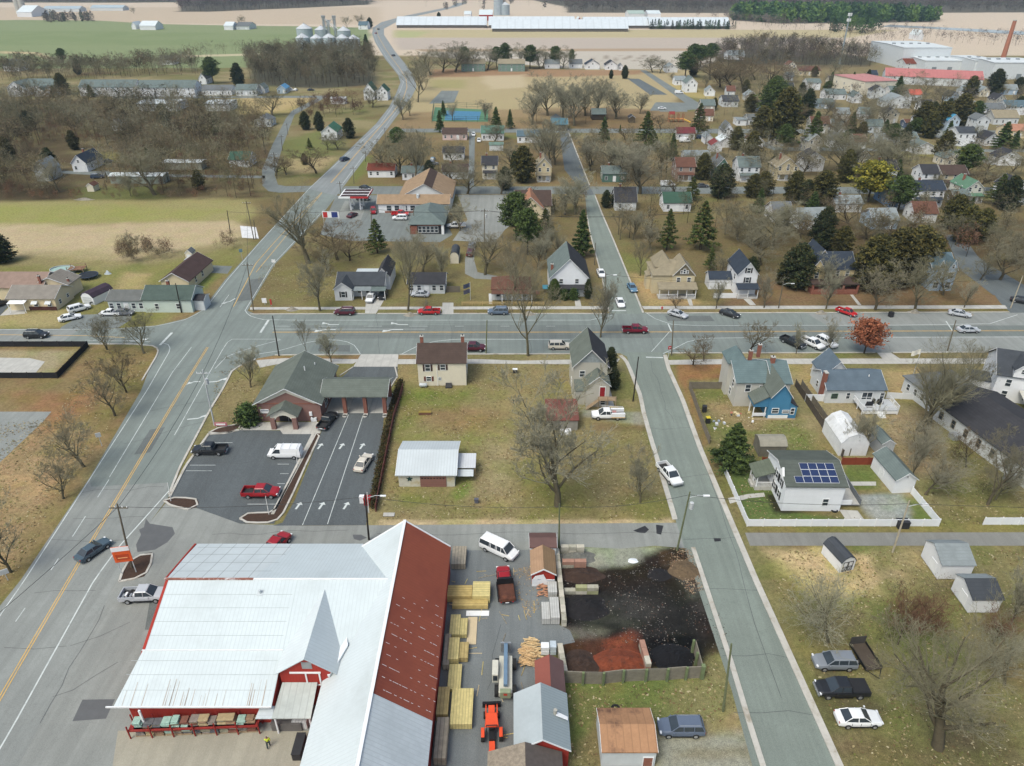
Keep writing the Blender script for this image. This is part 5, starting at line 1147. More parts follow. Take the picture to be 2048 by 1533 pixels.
for y in (2.2,4.0):
    for z in (.9,3.1): win(b,'l',0,y,z,.8,1.25,BLACK)
win(b,'f',6.2,0,1.1,.8,1.2);door(b,'l',0,6.4,.8)
mb=MB();mb.slab([(-3.0,4.6,2.6),(.0,4.6,3.7),(.0,8.2,3.7),(-3.0,8.2,2.6)],.12,shingle(C8(104,112,98)));b.part('porch_roof',mb)
mb=MB();mb.box(-2.6,-.01,4.8,8.0,0,.7,CONC)
for y in (4.9,6.4,7.9): mb.box(-2.55,-2.4,y-.08,y+.08,.7,2.6,WHITE)
mb.box(-2.55,-2.47,4.9,6.0,1.5,1.57,WHITE);mb.box(-2.5,-.02,4.82,4.9,1.5,1.57,WHITE)
for k in range(12): mb.box(-2.4+k*.2,-2.36+k*.2,4.84,4.88,.7,1.5,WHITE)
mb.box(-3.0,-2.61,5.6,7.2,0,.4,CONC);b.part('porch',mb)
mb=MB();mb.box(W+.01,W+3.4,.9,7.9,.4,.55,M(C8(180,178,172),.8));mb.box(W+3.3,W+3.4,.9,7.9,.55,1.5,M(C8(120,124,128),.8));mb.box(W+.4,W+2.0,.85,.95,.55,1.4,WHITE);b.part('rear_deck',mb)
win(b,'r',W,3,1,1.6,1.8);win(b,'r',W,6,3.2,.9,1.2)
b=Bd('detached_garage',(1784,987),(1826,987),0,'small white garage with green grey gable roof beyond the gravel pad','garage');b.root.rotation_euler.z=R(4)
vol(b,0,b.W,0,6.6,2.6,3.8,'y',SW,RTEAL,ov=.25);door(b,'l',0,3.8,.1);win(b,'f',b.W/2,0,2.9,.35,.35)
# tarp garage + side shed
b=Bd('fabric_garage',(1692,912),(1752,912),0,'large off white portable garage behind the red brown fence','garage')
b.root.location.x -= 1.3
vol(b,0,b.W-.4,0,7.2,2.4,4.2,'y',M((.66,.67,.68),.7,.1,1),M((.62,.63,.64),.7,.2,1.4,dirt=(.45,.45,.44)),'gambrel',ov=.05,gov=.05)
b=Bd('tin_shed',(1757,913),(1783,912),0,'narrow metal shed with grey roof attached beside the portable garage','shed');vol(b,0,b.W,0,4.2,2.4,3.2,'y',M(C8(190,194,196),.6,.1,2,bands=('X',2,.2)),RTEAL,ov=.1)
b=Bd('grey_garden_shed',(1517,914),(1569,914),0,'weathered grey shed between the dark evergreen and the solar house','shed');vol(b,0,b.W,0,3.2,2.1,2.9,'x',M(C8(120,116,104),.9),M(C8(150,146,132),.9,.2,1),kind='gambrel',ov=.12)
# long white hall at right
b=Bd('long_white_hall',(0,900),(10,900),0,'long white hall with black roof and row of shuttered windows','hall');a=G(1858,833);c=G(2040,972);d=a-c;b.root.location=(c.x,c.y,0);b.root.rotation_euler.z=math.atan2(d.y,d.x)-math.pi/2;LH=d.length
mb=MB();vol(b,0,13,-26,LH,3.3,5.6,'y',SOFF,RDK,ov=.4)
vol(b,1.0,11,LH+.01,LH+9,3.2,5.6,'y',SOFF,RGY,kind='hip',ov=.4)
for k in range(11): win(b,'l',0,LH-2.4-k*2.9,1.0,.75,1.4,None,M(C8(150,140,124),.8))
for k in range(4): win(b,'l',1.0,LH+1.8+k*1.9,1,.7,1.2)
mb=MB()
for y in (LH-7,LH-19): mb.box(-1.4,-.02,y-.7,y+.7,0,.9,STEEL)
b.part('air_conditioner',mb)
# big white house with dormers at the right edge
b=Bd('large_white_dormered_house',(1990,800),(2100,800),0,'large white house with dormers and dark roof at the right edge','house');b.root.rotation_euler.z=R(-20)
vol(b,-1,14,0,9,5.4,8.4,'x',SW,RCH,ov=.4);vol(b,1.2,4.0,-.3,4.5,6.7,8.2,'y',SW,RCH,ov=.2,z0=5.2,wn='dormer_wall',rn='dormer_roof');vol(b,7,9.8,-.3,4.5,6.7,8.2,'y',SW,RCH,ov=.2,z0=5.2,wn='dormer_wall',rn='dormer_roof')
for x in (1,4.5,8,11.5): win(b,'f',x,0,3.2,.85,1.35);win(b,'f',x,0,.8,.85,1.35)
win(b,'f',2.6,-.3,6.2,.7,.8);win(b,'f',8.4,-.3,6.2,.7,.8);win(b,'l',-1,3,3.2);win(b,'l',-1,6,.9)
vol(b,-4.5,-1.01,2,6,2.6,3.2,'x',SW,RCH,ov=.2,wn='side_wing_wall',rn='side_wing_roof')
mb=MB();mb.slab([(3,-7.6,2.7),(14,-7.6,2.7),(14,-.3,2.9),(3,-.3,2.9)],.15,M(C8(196,194,184),.8,.1,.6))
for x in (3.2,8,13.6): mb.box(x-.08,x+.08,-7.4,-7.24,0,2.6,WHITE)
b.part('carport',mb)
print('near buildings')
# ================================================================ MORE HOUSES
def qh(look,xl,xr,ye,z,D,r,axis,wall,roof,kind='gable',name=None,cat='house',near=None,rz=0.0,nw=None,dr=True,po=None,ch=None,ov=.35,shut=None,yr=None,label=None):
    """plain house from its front eave as seen: xl, xr, ye at height z"""
    name=name or ('house' if cat == 'house' else cat.replace(' ','_'))
    b=Bd(name,(xl,ye),(xr,yr or ye),z,label,cat);b.root.rotation_euler.z+=R(rz);W=b.W;s=.15
    vol(b,s,W-s,s,D,z,r,axis,wall,roof,kind=kind,ov=ov*(1 if D > 4 else .5))
    st=2 if z > 4.2 else 1;n=nw if nw is not None else max(1,min(5,int(W/2.6)))
    for k in range(n):
        x=W*(k+.5)/n
        for q in range(st):
            if q == 0 and dr and k == n // 2 and n > 1: door(b,'f',x,s,.25)
            else: win(b,'f',x,s,.95+2.7*q,.85,1.25,shut)
    if n:
        for q in range(st):
            for f,x in (('l',s),('r',W-s)):
                for y in ((D*.3,D*.7) if D > 6 else (D*.5,)): win(b,f,x,y,.95+2.7*q,.85,1.25)
        if axis == 'y' and kind == 'gable' and r-z > 2: win(b,'f',W/2,s,z+.2,.8,1.0)
    if po: porch(b,W*po[0],W*po[1],-po[2]+s,s,2.5,3.1,po[3],roof,rail=len(po) > 4)
    if ch: chimney(b,W*ch[0],D*ch[1],z,r+ch[2],.6)
    if label: pass
    else: auto(b.root,look,cat,near)
    return b
BRS=M(C8(110,58,50),.8)
# row on the north side of the main street
b=qh('',672,768,571,3.0,7.5,4.9,'x',SW,RCH,label='white ranch house with charcoal roof, small front gable and carport',nw=0)
b.root.name='white_ranch_house'
vol(b,0,4.2,-2.4,3,3.0,4.6,'y',SW,RCH,ov=.3,wn='front_wing_wall',rn='front_wing_roof');win(b,'f',2.1,-2.4,.9,.9,1.4,DARKM)
vol(b,b.W*.78,b.W*1.06,4.5,14,3.6,5.6,'y',SW,RDK,ov=.3,wn='rear_wing_wall',rn='rear_wing_roof')
mb=MB();mb.slab([(4.3,-2.2,2.5),(8.7,-2.2,2.5),(8.7,.1,2.75),(4.3,.1,2.75)],.1,RLG);mb.slab([(8.72,-2.2,2.45),(W_[0]+11.6,-2.2,2.45),(12.3,.1,2.7),(8.72,.1,2.7)],.1,RTEAL)
for x in (4.4,6.5,8.6,12.1): mb.box(x-.07,x+.07,-2.1,-1.96,0,2.4,WHITE)
b.part('carport',mb);mb=MB();mb.box(3,10,9,12,2.5,2.7,MSIL);mb.box(3.2,9.8,9.2,11.8,0,2.5,SW);b.part('rear_extension',mb);win(b,'f',5.6,.15,1,.9,1.2);win(b,'f',7.6,.15,1,.9,1.2)
b=qh('',815,890,568,2.7,6.5,4.3,'x',SOFF,RDK,label='low grey ranch house behind the tall bare street tree',nw=5);mb=MB();mb.box(b.W+.1,b.W+3.6,1,1.1,0,1.6,M(C8(120,112,100),.9,bands=('X',5,.3)));b.part('fence_panel',mb)
b=qh('',983,1062,579,2.9,7.5,4.9,'x',SOFF,RBR,'hip',label='bungalow with red brown hip roof and white porch by the split rail fence',nw=3);mb=MB();mb.box(-.6,.2,-2.2,-2.0,0,2.6,WHITE);mb.box(0,b.W+2,-2.3,-.1,2.6,2.72,RBR)
for k in range(5): mb.box(.1+k*b.W/4,.25+k*b.W/4,-2.2,-2.05,0,2.6,WHITE)
b.part('porch',mb)
b=qh('',1099,1178,556,5.0,12.5,9.7,'y',siding((.70,.72,.76)),RTEAL,label='wide white gable fronted house with steep teal roof, shade painted on east slope',nw=0,ch=(.08,.3,-2.6),ov=.4)
W=b.W;mb=MB();mb.slab([(W/2,-.25,9.9),(W+.35,-.25,4.75),(W+.35,12.9,4.75),(W/2,12.9,9.9)],.05,RDK);b.part('east_roof_slope',mb)  # dark slab over the teal roof stands in for shade on this side
for x in (W*.3,W*.7): win(b,'f',x,.15,3.5,.8,1.1)
win(b,'f',W*.52,.15,1.2,.9,1.1);door(b,'f',W*.7,.15,.3,M(C8(120,160,180),.6));mb=MB();mb.slab([(.4,-1.1,2.5),(W-.4,-1.1,2.5),(W-.4,.16,3.2),(.4,.16,3.2)],.12,RDK);b.part('porch_roof',mb)
mb=MB();mb.box(-1.5,-.1,2,4.5,1.2,1.3,M(C8(70,140,160),.7));b.part('side_step',mb)
# tan victorian
b=qh('',1306,1390,551,4.9,9.0,7.4,'x',STAN,RTAN,'hip',label='tan Victorian house with screened front porch and fan window gable',nw=0);W=b.W
vol(b,W*.46,W*.98,-.8,6,5.2,8.2,'y',STAN,RTAN,ov=.3,wn='front_gable_wall',rn='front_gable_roof');vol(b,W*.1,W*.5,3,9,6.0,9.0,'x',STAN,RTAN,'hip',ov=.3,wn='upper_wall',rn='upper_roof')
mb=MB();x0,x1=W*.46,W*.98;mb.prism([(x0+.1,5.15),((x0+x1)/2,8.0),(x1-.1,5.15)][::-1],-.86,-.81,M(C8(120,112,92),.8),'y');b.part('gable_panel',mb)
for k,h in ((-1,.7),(0,1.1),(1,.7)): win(b,'f',(x0+x1)/2+k*.7,-.87,5.7,.45,h)
win(b,'f',W*.6,-.8,3.4,.8,1.2);win(b,'f',W*.85,-.8,3.4,.8,1.2);win(b,'l',.15,3,3.4);win(b,'l',.15,6,1)
porch(b,W*.12,W*1.0,-3.4,-.81,2.6,3.5,5,RTAN,rail=True);mb=MB();mb.box(-.9,.1,3,6,0,3.6,STAN);mb.slab([(-1.1,2.8,3.6),(.1,2.8,4.0),(.1,6.2,4.0),(-1.1,6.2,3.6)],.1,RTAN);b.part('bay',mb)
# white gabled farmhouse style
b=qh('',1476,1518,549,5.6,9.5,8.5,'y',SW,RNV,label='white gable fronted house with black shutters and small porch',nw=0,shut=BLACK,ov=.35);W=b.W
for x in (W*.5,): win(b,'f',x,.15,3.4,.8,1.3,BLACK);win(b,'f',x,.15,5.9,.8,1.2,BLACK)
win(b,'l',.15,2.5,3.4);win(b,'l',.15,6,3.4);win(b,'l',.15,4,1)
porch(b,W*.02,W*.98,-2.2,.14,2.6,3.2,3,RNV,rail=True);vol(b,-5.5,.14,4,8,2.8,4.0,'x',SW,RNV,ov=.25,wn='side_wing_wall',rn='side_wing_roof')
mb=MB();mb.box(-5.6,0,-1.6,-1.5,0,1.3,WHITE);b.part('side_fence',mb)
# yellow house with navy roof
b=qh('',1614,1712,539,5.2,8.5,8.2,'x',SYEL,RNV,label='cream yellow house with navy roof and dark brick porch',nw=0);W=b.W
vol(b,W*.02,W*.34,-1.2,5,5.2,8.0,'y',SYEL,RNV,ov=.3,wn='front_gable_wall',rn='front_gable_roof');vol(b,W*.25,W*.6,4,12,5.4,8.8,'y',SYEL,RNV,ov=.3,wn='rear_gable_wall',rn='rear_gable_roof')
for x in (W*.45,W*.65,W*.85): win(b,'f',x,.15,3.4,.8,1.3)
win(b,'f',W*.18,-1.2,3.4,.8,1.3);mb=MB();mb.box(W*.06,W*1.0,-3.6,-1.21,0,1.1,BRICK)
for x in (.06,.37,.68,.97): mb.box(W*x,W*x+.45,-3.6,-3.15,1.1,2.5,BRICK)
mb.box(W*.05,W*1.01,-3.7,.14,2.5,2.65,RDBR);mb.slab([(W*.05,-3.7,2.66),(W*1.01,-3.7,2.66),(W*1.01,.1,3.4),(W*.05,.1,3.4)],.1,RDBR);b.part('brick_porch',mb)
b=qh('',1866,1912,537,5.6,8,8.2,'x',SLB,RBLU,label='pale blue two storey house with twin gables and white trim',nw=0);W=b.W
for a in (.02,.55): vol(b,W*a,W*(a+.43),-1.0,4,5.6,8.0,'y',SLB,RBLU,ov=.25,wn='front_gable_wall',rn='front_gable_roof');win(b,'f',W*(a+.21),-1.0,3.4,1.2,1.5);win(b,'f',W*(a+.21),-1.0,.8,1.2,1.5);win(b,'f',W*(a+.21),-1.0,6,.5,.8)
# left of the highway
b=qh('',212,286,602,2.9,6.0,4.3,'x',siding(C8(200,212,208)),shingle(C8(110,112,110)),label='long pale ranch house with green roofed main block left of the crossroads',nw=5);W=b.W
vol(b,W,W+11.2,-.2,7.2,3.3,5.3,'x',siding(C8(200,214,206)),shingle(C8(84,98,92)),ov=.35,wn='main_wall',rn='main_roof');chimney(b,W+4.5,4.6,4,6.0);win(b,'f',W+3,-.2,1,.8,1.2);win(b,'f',W+8,-.2,1,.8,1.2);vol(b,W+11.3,W+13.6,1,4.5,2.6,3.2,'x',SOFF,RDK,ov=.2,wn='side_porch_wall',rn='side_porch_roof')
b=Bd('brown_roofed_house',(321,562),(377,562),2.8,'cream gable ended house with dark brown roof beside the blue car','house');W=b.W
b.root.rotation_euler.z=R(-2);vol(b,0,W,0,14.5,2.8,4.9,'y',SBEI,shingle(C8(84,68,66)),ov=.4);win(b,'f',W*.28,0,.9,.7,.8);win(b,'f',W*.7,0,.9,.7,.8);win(b,'r',W,4,1);win(b,'r',W,8,1)
b=qh('',12,108,598,3.0,7.5,4.8,'x',SBEI,shingle(C8(140,134,126)),label='beige house with grey L-shaped roof and striped awnings at left',nw=0);W=b.W
vol(b,-9,5,6,14.5,3.4,5.6,'x',SBEI,shingle(C8(150,128,116)),ov=.4,wn='rear_wing_wall',rn='rear_wing_roof');chimney(b,4.5,7.0,4,5.9,.5);chimney(b,10,9.0,0,4.4,.4)
vol(b,2,10.5,7.6,13,3.4,5.2,'y',SBEI,shingle(C8(136,130,122)),ov=.35,wn='rear_wing_wall',rn='rear_wing_roof')
mb=MB();mb.box(4.6,W-.2,.02,.14,0,.95,M(C8(92,58,52),.9));b.part('brick_skirt',mb)
mb=MB();mb.slab([(.8,-1.6,2.4),(4.8,-1.6,2.4),(4.8,.1,2.7),(.8,.1,2.7)],.08,WHITE);mb.box(4.6,4.7,-1.5,-1.4,0,2.35,WHITE);mb.box(.9,1,-1.5,-1.4,0,2.35,WHITE);b.part('patio_cover',mb)
for x in (6.4,9.6):
    win(b,'f',x,.15,1.1,.9,1.0);mb=MB();mb.prism([(.1,2.4),(-.7,1.9),(-.7,1.8),(.1,2.3)],x-.7,x+.7,SOFF,'x');b.part('awning',mb)
win(b,'r',W-.15,2,1,.8,1);win(b,'r',W-.15,5.4,1.2,.8,.8)
b=Bd('gambrel_shed',(166,607),(188,609),0,'white gambrel shed with dark purple brown roof by the motorcycles','shed');b.root.rotation_euler.z=R(-18);vol(b,0,b.W+.6,0,6.2,1.9,3.0,'y',SW,shingle(C8(74,62,74)),'gambrel',ov=.12,gov=.1)
mb=MB();mb.box(.5,b.W*.5,-.05,-.005,.1,1.8,SOFF);mb.box(b.W*.5+.03,b.W+.1,-.05,-.005,.1,1.8,SOFF)
for z in (.2,.95,1.7): mb.box(.5,b.W+.1,-.08,-.052,z,z+.07,STEEL)
b.part('double_door',mb)
b=qh('',368,384,508,2.2,2.8,3.1,'y',SCR,RGY,label='small cream garden shed behind the brown roofed house',name='garden_shed',cat='shed',nw=0,ov=.15);door(b,'f',b.W/2,.15,.1,WHITE,.9,1.7)
# filling station store
b=Bd('station_store',(756,407),(897,407),3.2,'filling station store with broad tan roof and white front','store');W=b.W
vol(b,0,W,0,6,3.2,5.2,'x',SW,RTB,ov=.5);vol(b,6,W+.5,5,26,3.6,8.2,'y',SOFF,RTB,ov=.4,wn='rear_hall_wall',rn='rear_hall_roof');
mb=MB();mb.slab([(6+(W-5.5)/2,4.5,8.4),(W+.95,4.5,3.4),(W+.95,26.4,3.4),(6+(W-5.5)/2,26.4,8.4)],.06,RDBR);b.part('east_roof_slope',mb)  # brown overlay on the tan roof: shaded eastern side painted in
mb=MB();mb.box(2,W-6,-.05,-.004,0,.6,BRICK);b.part('plinth',mb)
mb=MB();mb.cyl(13,2,3.8,5.6,.5,MSIL,10);b.part('roof_fan',mb)
for k in range(6): win(b,'f',3.5+k*2.6,0,.8,1.5,1.6)
door(b,'f',8.0,-.01,0,M((.5,.52,.54),.4),1.8,2.2,'glass_door')
b=Bd('green_roofed_annex',(818,448),(889,448),3.2,'annex with grey green hip roof and dark glass front beside the store','store');W=b.W
vol(b,.4,W-.4,0,18,3.2,6.0,'y',DARKM,RTEAL,'hip',ov=.6);mb=MB();mb.box(.2,2.4,-.3,-.05,0,2.6,BRICK);mb.box(W-1,W-.2,-.3,-.05,0,3.1,WHITE);mb.box(2.41,W-1.01,-.2,-.05,2.6,3.15,BRICK);b.part('front_pier',mb)
for k in range(5): win(b,'f',3.2+k*1.25,0,.5,.9,1.9)
c=G(706,395,5.0);b=thing('filling_station_canopy',(c.x,c.y,0),0,'flat filling station canopy with white and red fascia on columns','canopy')
hx,hy=4.8,5.2;mb=MB();mb.box(-hx,hx,0,2*hy,4.6,4.95,WHITE);mb.build('canopy_deck',b)
mb=MB();mb.box(-hx+.4,hx-.4,.4,2*hy-.4,4.951,4.98,M(C8(70,52,54),.9));
for y in (3.2,6.6): mb.box(-hx+.4,hx-.4,y,y+.5,4.981,5.02,TRIM)
mb.build('roof_panel',b);mb=MB();mb.box(-1.0,hx+.02,-.06,-.004,4.6,5.25,M(C8(190,52,54),.5));mb.box(hx+.01,hx+.06,0,2*hy,4.6,5.25,M(C8(190,52,54),.5));mb.box(-hx,-1.01,-.06,-.004,4.6,5.25,WHITE);mb.build('fascia',b)
for x in (-1.6,1.6):
    for y in (2.5,7.8): mb=MB();mb.box(x-.2,x+.2,y-.2,y+.2,0,4.6,WHITE);mb.build('column',b)
for x,y,l in ((-1.6,3.6,'fuel pump under the near left of the canopy'),(1.6,3.6,'fuel pump under the near right of the canopy')):
    t=thing('fuel_pump',(c.x+x,c.y+y,0),0,l,'fuel pump');mb=MB();mb.box(-.5,.5,-.3,.3,0,1.7,WHITE);mb.box(-.4,.4,-.33,-.3,.9,1.4,BLACK);mb.build('cabinet',t);mb=MB();mb.tube([(.5,0,1.3),(.75,-.1,.6),(.55,-.2,.9)],.03,BLACK,5);mb.build('hose',t)
# middle distance
MID=[
 ('white bungalow with rust red roof',734,789,341,2.8,7.5,4.6,'x',SW,RRED),('white bungalow with green grey roof',803,863,346,2.8,7,4.5,'x',SW,RTEAL),
 ('grey bungalow with dark brown roof',884,936,344,2.8,8,4.8,'x',SOFF,RDBR),('two storey house with dark solar roof and low porch',963,995,330,5.2,7.5,7.6,'x',SCR,RDK),
 ('white house with dark roof hidden by bare trees',885,928,306,3.0,7,4.8,'x',SW,RDK),('pale pink bungalow with brown roof',884,934,268,2.9,8,4.8,'x',SPINK,RDBR),
 ('white house with green roof and side porch',962,1008,267,3.4,8,6.0,'x',SW,shingle(C8(92,126,112))),('tan gable fronted house with shuttered windows',1072,1104,334,5.4,9,8.6,'y',STAN,RTAN),
 ('low white house with blue grey roof',1034,1082,273,3.0,7,4.8,'x',SW,RBLU),('white house with dark gambrel roof',1230,1274,404,3.0,9,6.6,'x',SOFF,RDK),
 ('white house with bright green roof',1328,1384,406,3.0,8,5.4,'x',SW,RGRN),('white cottage with maroon roof',1354,1391,267,2.9,7,4.9,'x',SW,shingle(C8(116,60,64))),
 ('brown hip roofed foursquare house',1353,1392,334,5.2,9,7.6,'x',siding(C8(170,146,132)),RBR),('green fronted gable house with white porch',1432,1460,334,5.4,10,8.4,'y',SGREEN,RGY),
 ('white gable house with two dormers',1478,1522,334,5.4,9,8.2,'x',SW,RTEAL),('low house with green porch behind a grey tree',1205,1254,348,3.2,8,5.2,'x',SGREEN,RTEAL),
 ('white A shaped chapel-like house',1446,1468,262,4.6,8,8.0,'y',SW,RGY),('white house with long garage',1496,1534,239,2.9,8,4.8,'x',SW,RGY),('white flat garage block',1474,1495,240,2.9,7,3.3,'x',SW,RLG),
 ('cream house with grey green roof',1788,1838,277,3.0,9,4.9,'x',SW,RTEAL),('white cottage with grey gable',1832,1873,295,3.0,8,4.9,'y',SW,RTEAL),('tall white house with dark hip roof',1918,1956,266,5.8,9,7.6,'x',SW,RCH),
 ('white two storey house with double porch',1838,1878,241,5.4,8,7.6,'x',SW,RCH),('house with bright blue gable roof',1896,1922,241,5.2,9,7.8,'y',siding(C8(190,206,220)),shingle(C8(80,150,186))),('small dark blue shed-like house',1812,1834,246,2.8,6,4.0,'x',siding(C8(90,104,128)),RBR),
 ('grey two storey house with many windows',1954,1982,240,5.4,8,7.4,'y',SOFF,RGY),('wide cream house with tan roof',1990,2040,236,3.4,10,6.4,'x',SOFF,RTAN),('salmon roofed house at the edge',2016,2060,262,3.4,9,5.6,'x',SBEI,shingle(C8(176,128,106))),
 ('blue gabled house with white porch',1785,1820,386,5.2,12,8.2,'y',siding(C8(130,164,200)),RBLU),('white house with slate blue roof',1830,1893,381,5.4,8,7.6,'x',SW,RNV),('white house with dark roof and columned porch',1846,1880,348,5.2,8,7.6,'x',SW,RDK),
 ('tan house with wide brown porch',1886,1938,350,5.0,9,7.4,'x',STAN,RDBR),('olive house with green metal roof',1932,1970,378,4.6,10,7.2,'y',siding(C8(216,216,206)),shingle(C8(96,130,108))),('low olive wing house with white windows',1908,1942,392,3.0,6,4.4,'x',siding(C8(110,112,88)),RTEAL),
 ('grey roofed bungalow with cream gable',1672,1727,408,2.9,8,4.6,'x',SOFF,RLG),('white house with steep gable at the edge',2020,2062,378,5.2,9,8.0,'y',SW,RDK),('tan house with triple gables',1553,1600,336,4.6,9,8.0,'y',STAN,RTAN),
 ('white house half hidden by a dark evergreen',1754,1798,340,5.0,9,7.6,'x',SW,RDK),('small white house with grey roof among trees',1615,1643,166,4.6,9,6.6,'x',SW,RTEAL),('white cottage with teal roof on yellow grass',1653,1694,189,3.2,10,5.6,'x',SW,RTEAL),
 ('blue grey house with low roof',1635,1670,207,2.9,9,4.8,'x',siding(C8(150,168,184)),RTEAL),('white house with pointed gable',1707,1726,194,3.6,9,6.0,'y',SW,RTEAL),('large grey roofed house with white gable',1774,1824,204,3.6,12,7.0,'y',SOFF,RLG),
 ('white house with green grey roof',1781,1810,182,3.6,9,5.8,'x',SW,RTEAL),('white house with orange red roof',1821,1846,190,3.6,9,6.0,'x',SW,shingle(C8(190,100,84))),('white house with dark roof and long wing',1972,2012,218,5.2,9,7.4,'x',SW,RGY),('white house with solar panels on the roof',2014,2060,214,4.4,10,7.0,'x',SW,RBLU),
 ('red brick and brown roofed hall',1598,1642,142,3.4,14,5.6,'x',SBEI,RBR),('white ranch house beyond the park',1139,1165,128,3.2,12,6.0,'x',SW,RGY),('white house with blue garage beyond the park',1171,1200,130,3.4,12,6.6,'y',SW,RNV),('white house with dark gable beyond the park',1211,1236,131,3.4,12,6.4,'y',SW,RDK),('small white garage beyond the park',1238,1247,133,3.0,8,4.6,'y',SW,RGY),
 ('pale long house behind park trees',1090,1120,128,3.6,12,6.2,'x',SW,RLG),('pale blue roofed house by the park road',1332,1356,136,3.4,12,6.0,'y',SW,RLG),('white cottage by the park road',1350,1372,161,3.2,9,5.4,'x',SW,RLG),('tall white gabled house by the park road',1372,1396,167,5.6,12,9.0,'y',SW,RTEAL),
 ('dark roofed grey house by parked cars',1446,1478,203,3.2,10,5.8,'x',SOFF,RCH),('pale hip roofed house before the grey wood',1456,1490,111,3.8,14,7.2,'x',SW,RLG),
 ('grey roofed bungalow',507,541,242,3.0,9,5.2,'y',SOFF,RGY),('white house with green gable roof',641,674,265,3.6,12,6.4,'y',SW,shingle(C8(70,112,92))),('house with bright blue roof',553,571,178,3.0,10,5.0,'y',siding(C8(170,190,205)),shingle(C8(96,150,190))),('white house among bare trees',512,529,178,3.0,9,5.6,'y',SW,RTEAL),
 ('white gabled house with green roof and turret',726,748,182,5.4,12,9.4,'y',SW,RGRN),('white wing house with green roof',752,775,184,5.0,11,8.4,'y',SW,RGRN),
 ('white bungalow with dark gable roof',141,172,327,3.4,13,6.4,'y',SW,RNV),('green roofed cottage behind brush',456,498,320,3.0,9,5.2,'x',SOFF,RGRN),('white house in the wood edge',222,240,250,3,8,5,'x',SW,RGY),
 ('white townhouse with teal roof and gabled porch',12,47,176,5.0,16,8.4,'y',SW,RTEAL),('white townhouse row with long teal roof',50,112,172,5.2,12,8.6,'x',SW,RTEAL),('white townhouse row with gabled left end',156,268,175,5.2,13,8.8,'x',SW,RTEAL),('white townhouse row nearest the evergreen',273,388,176,5.2,13,8.8,'x',SW,RTEAL),
 ('low white house by the tall evergreen',402,462,180,3.4,10,5.6,'x',SW,RGY),('teal roofed house right of the tall evergreen',470,512,180,3.6,10,6.2,'x',SOFF,RTEAL),('dark roofed white house at the green field',318,346,121,3.4,14,6.4,'x',SW,RDK),('white gabled house before the green field',396,412,158,3.6,12,7.0,'y',SW,RGY),('pale blue roofed house at the green field',5,37,132,4,14,8,'x',SW,RBLU),
 ('house in the field by two dark evergreens',470,498,53,4,30,8,'x',SOFF,RGY),('white cottage under the far roadside trees',716,735,51,5,20,9,'x',SW,RBLU)]
for m in MID:
    W_px=m[2]-m[1];far=m[3] < 300
    b=qh(m[0],*m[1:10],rz=0,dr=True,nw=None if W_px > 30 else 2,po=(.1,.9,1.8,4) if (m[3] > 325 and m[4] > 4 and W_px > 30) else None)
    if not far and hash(m[0]) % 2 == 0 or m[3] in (346,404): chimney(b,b.W*.3,m[5]*.6,m[4],m[6]+.9)
# small houses under the trees of the eastern streets
FR_=random.Random(77);WLS=[SW,SW,SOFF,SCR,SLB,SGR];RFS=[RDK,RGY,RTEAL,RBR,RLG,RNV];CN={id(RDK): 'black',id(RGY): 'grey',id(RTEAL): 'teal',id(RBR): 'brown',id(RLG): 'pale grey',id(RNV): 'navy'}
TAKEN=[((m[1]+m[2])/2,m[3]) for m in MID+[x[0:1]+x[2:] for x in ()]]
for k in range(700):
    x=FR_.uniform(1400,2040);y=FR_.choice([128,140,150,166,180,196,213,228,250,283,318,336,425,440])+FR_.uniform(-4,4)
    if x < 1560 and y < 180 or y > 400 and (x < 1560 or x > 1860) or y < 150 and x > 1640 or y < 172 and x > 1760: continue
    sc=12*1421/G(x,y).y;
    if any(abs(x-a) < sc*.85 and abs(y-c) < sc*.5 for a,c in TAKEN): continue
    TAKEN.append((x,y));w_=FR_.uniform(.55,.95)*sc/1.15;rf=FR_.choice(RFS);ax=FR_.choice('xy');z=FR_.choice([2.9,3.1,4.8])
    qh('%s roofed %s house' % (CN[id(rf)],'gable fronted' if ax == 'y' else 'side gabled'),x-w_/2,x+w_/2,y,z,8,z+2.6,ax,FR_.choice(WLS),rf,nw=2,rz=FR_.uniform(-6,6))
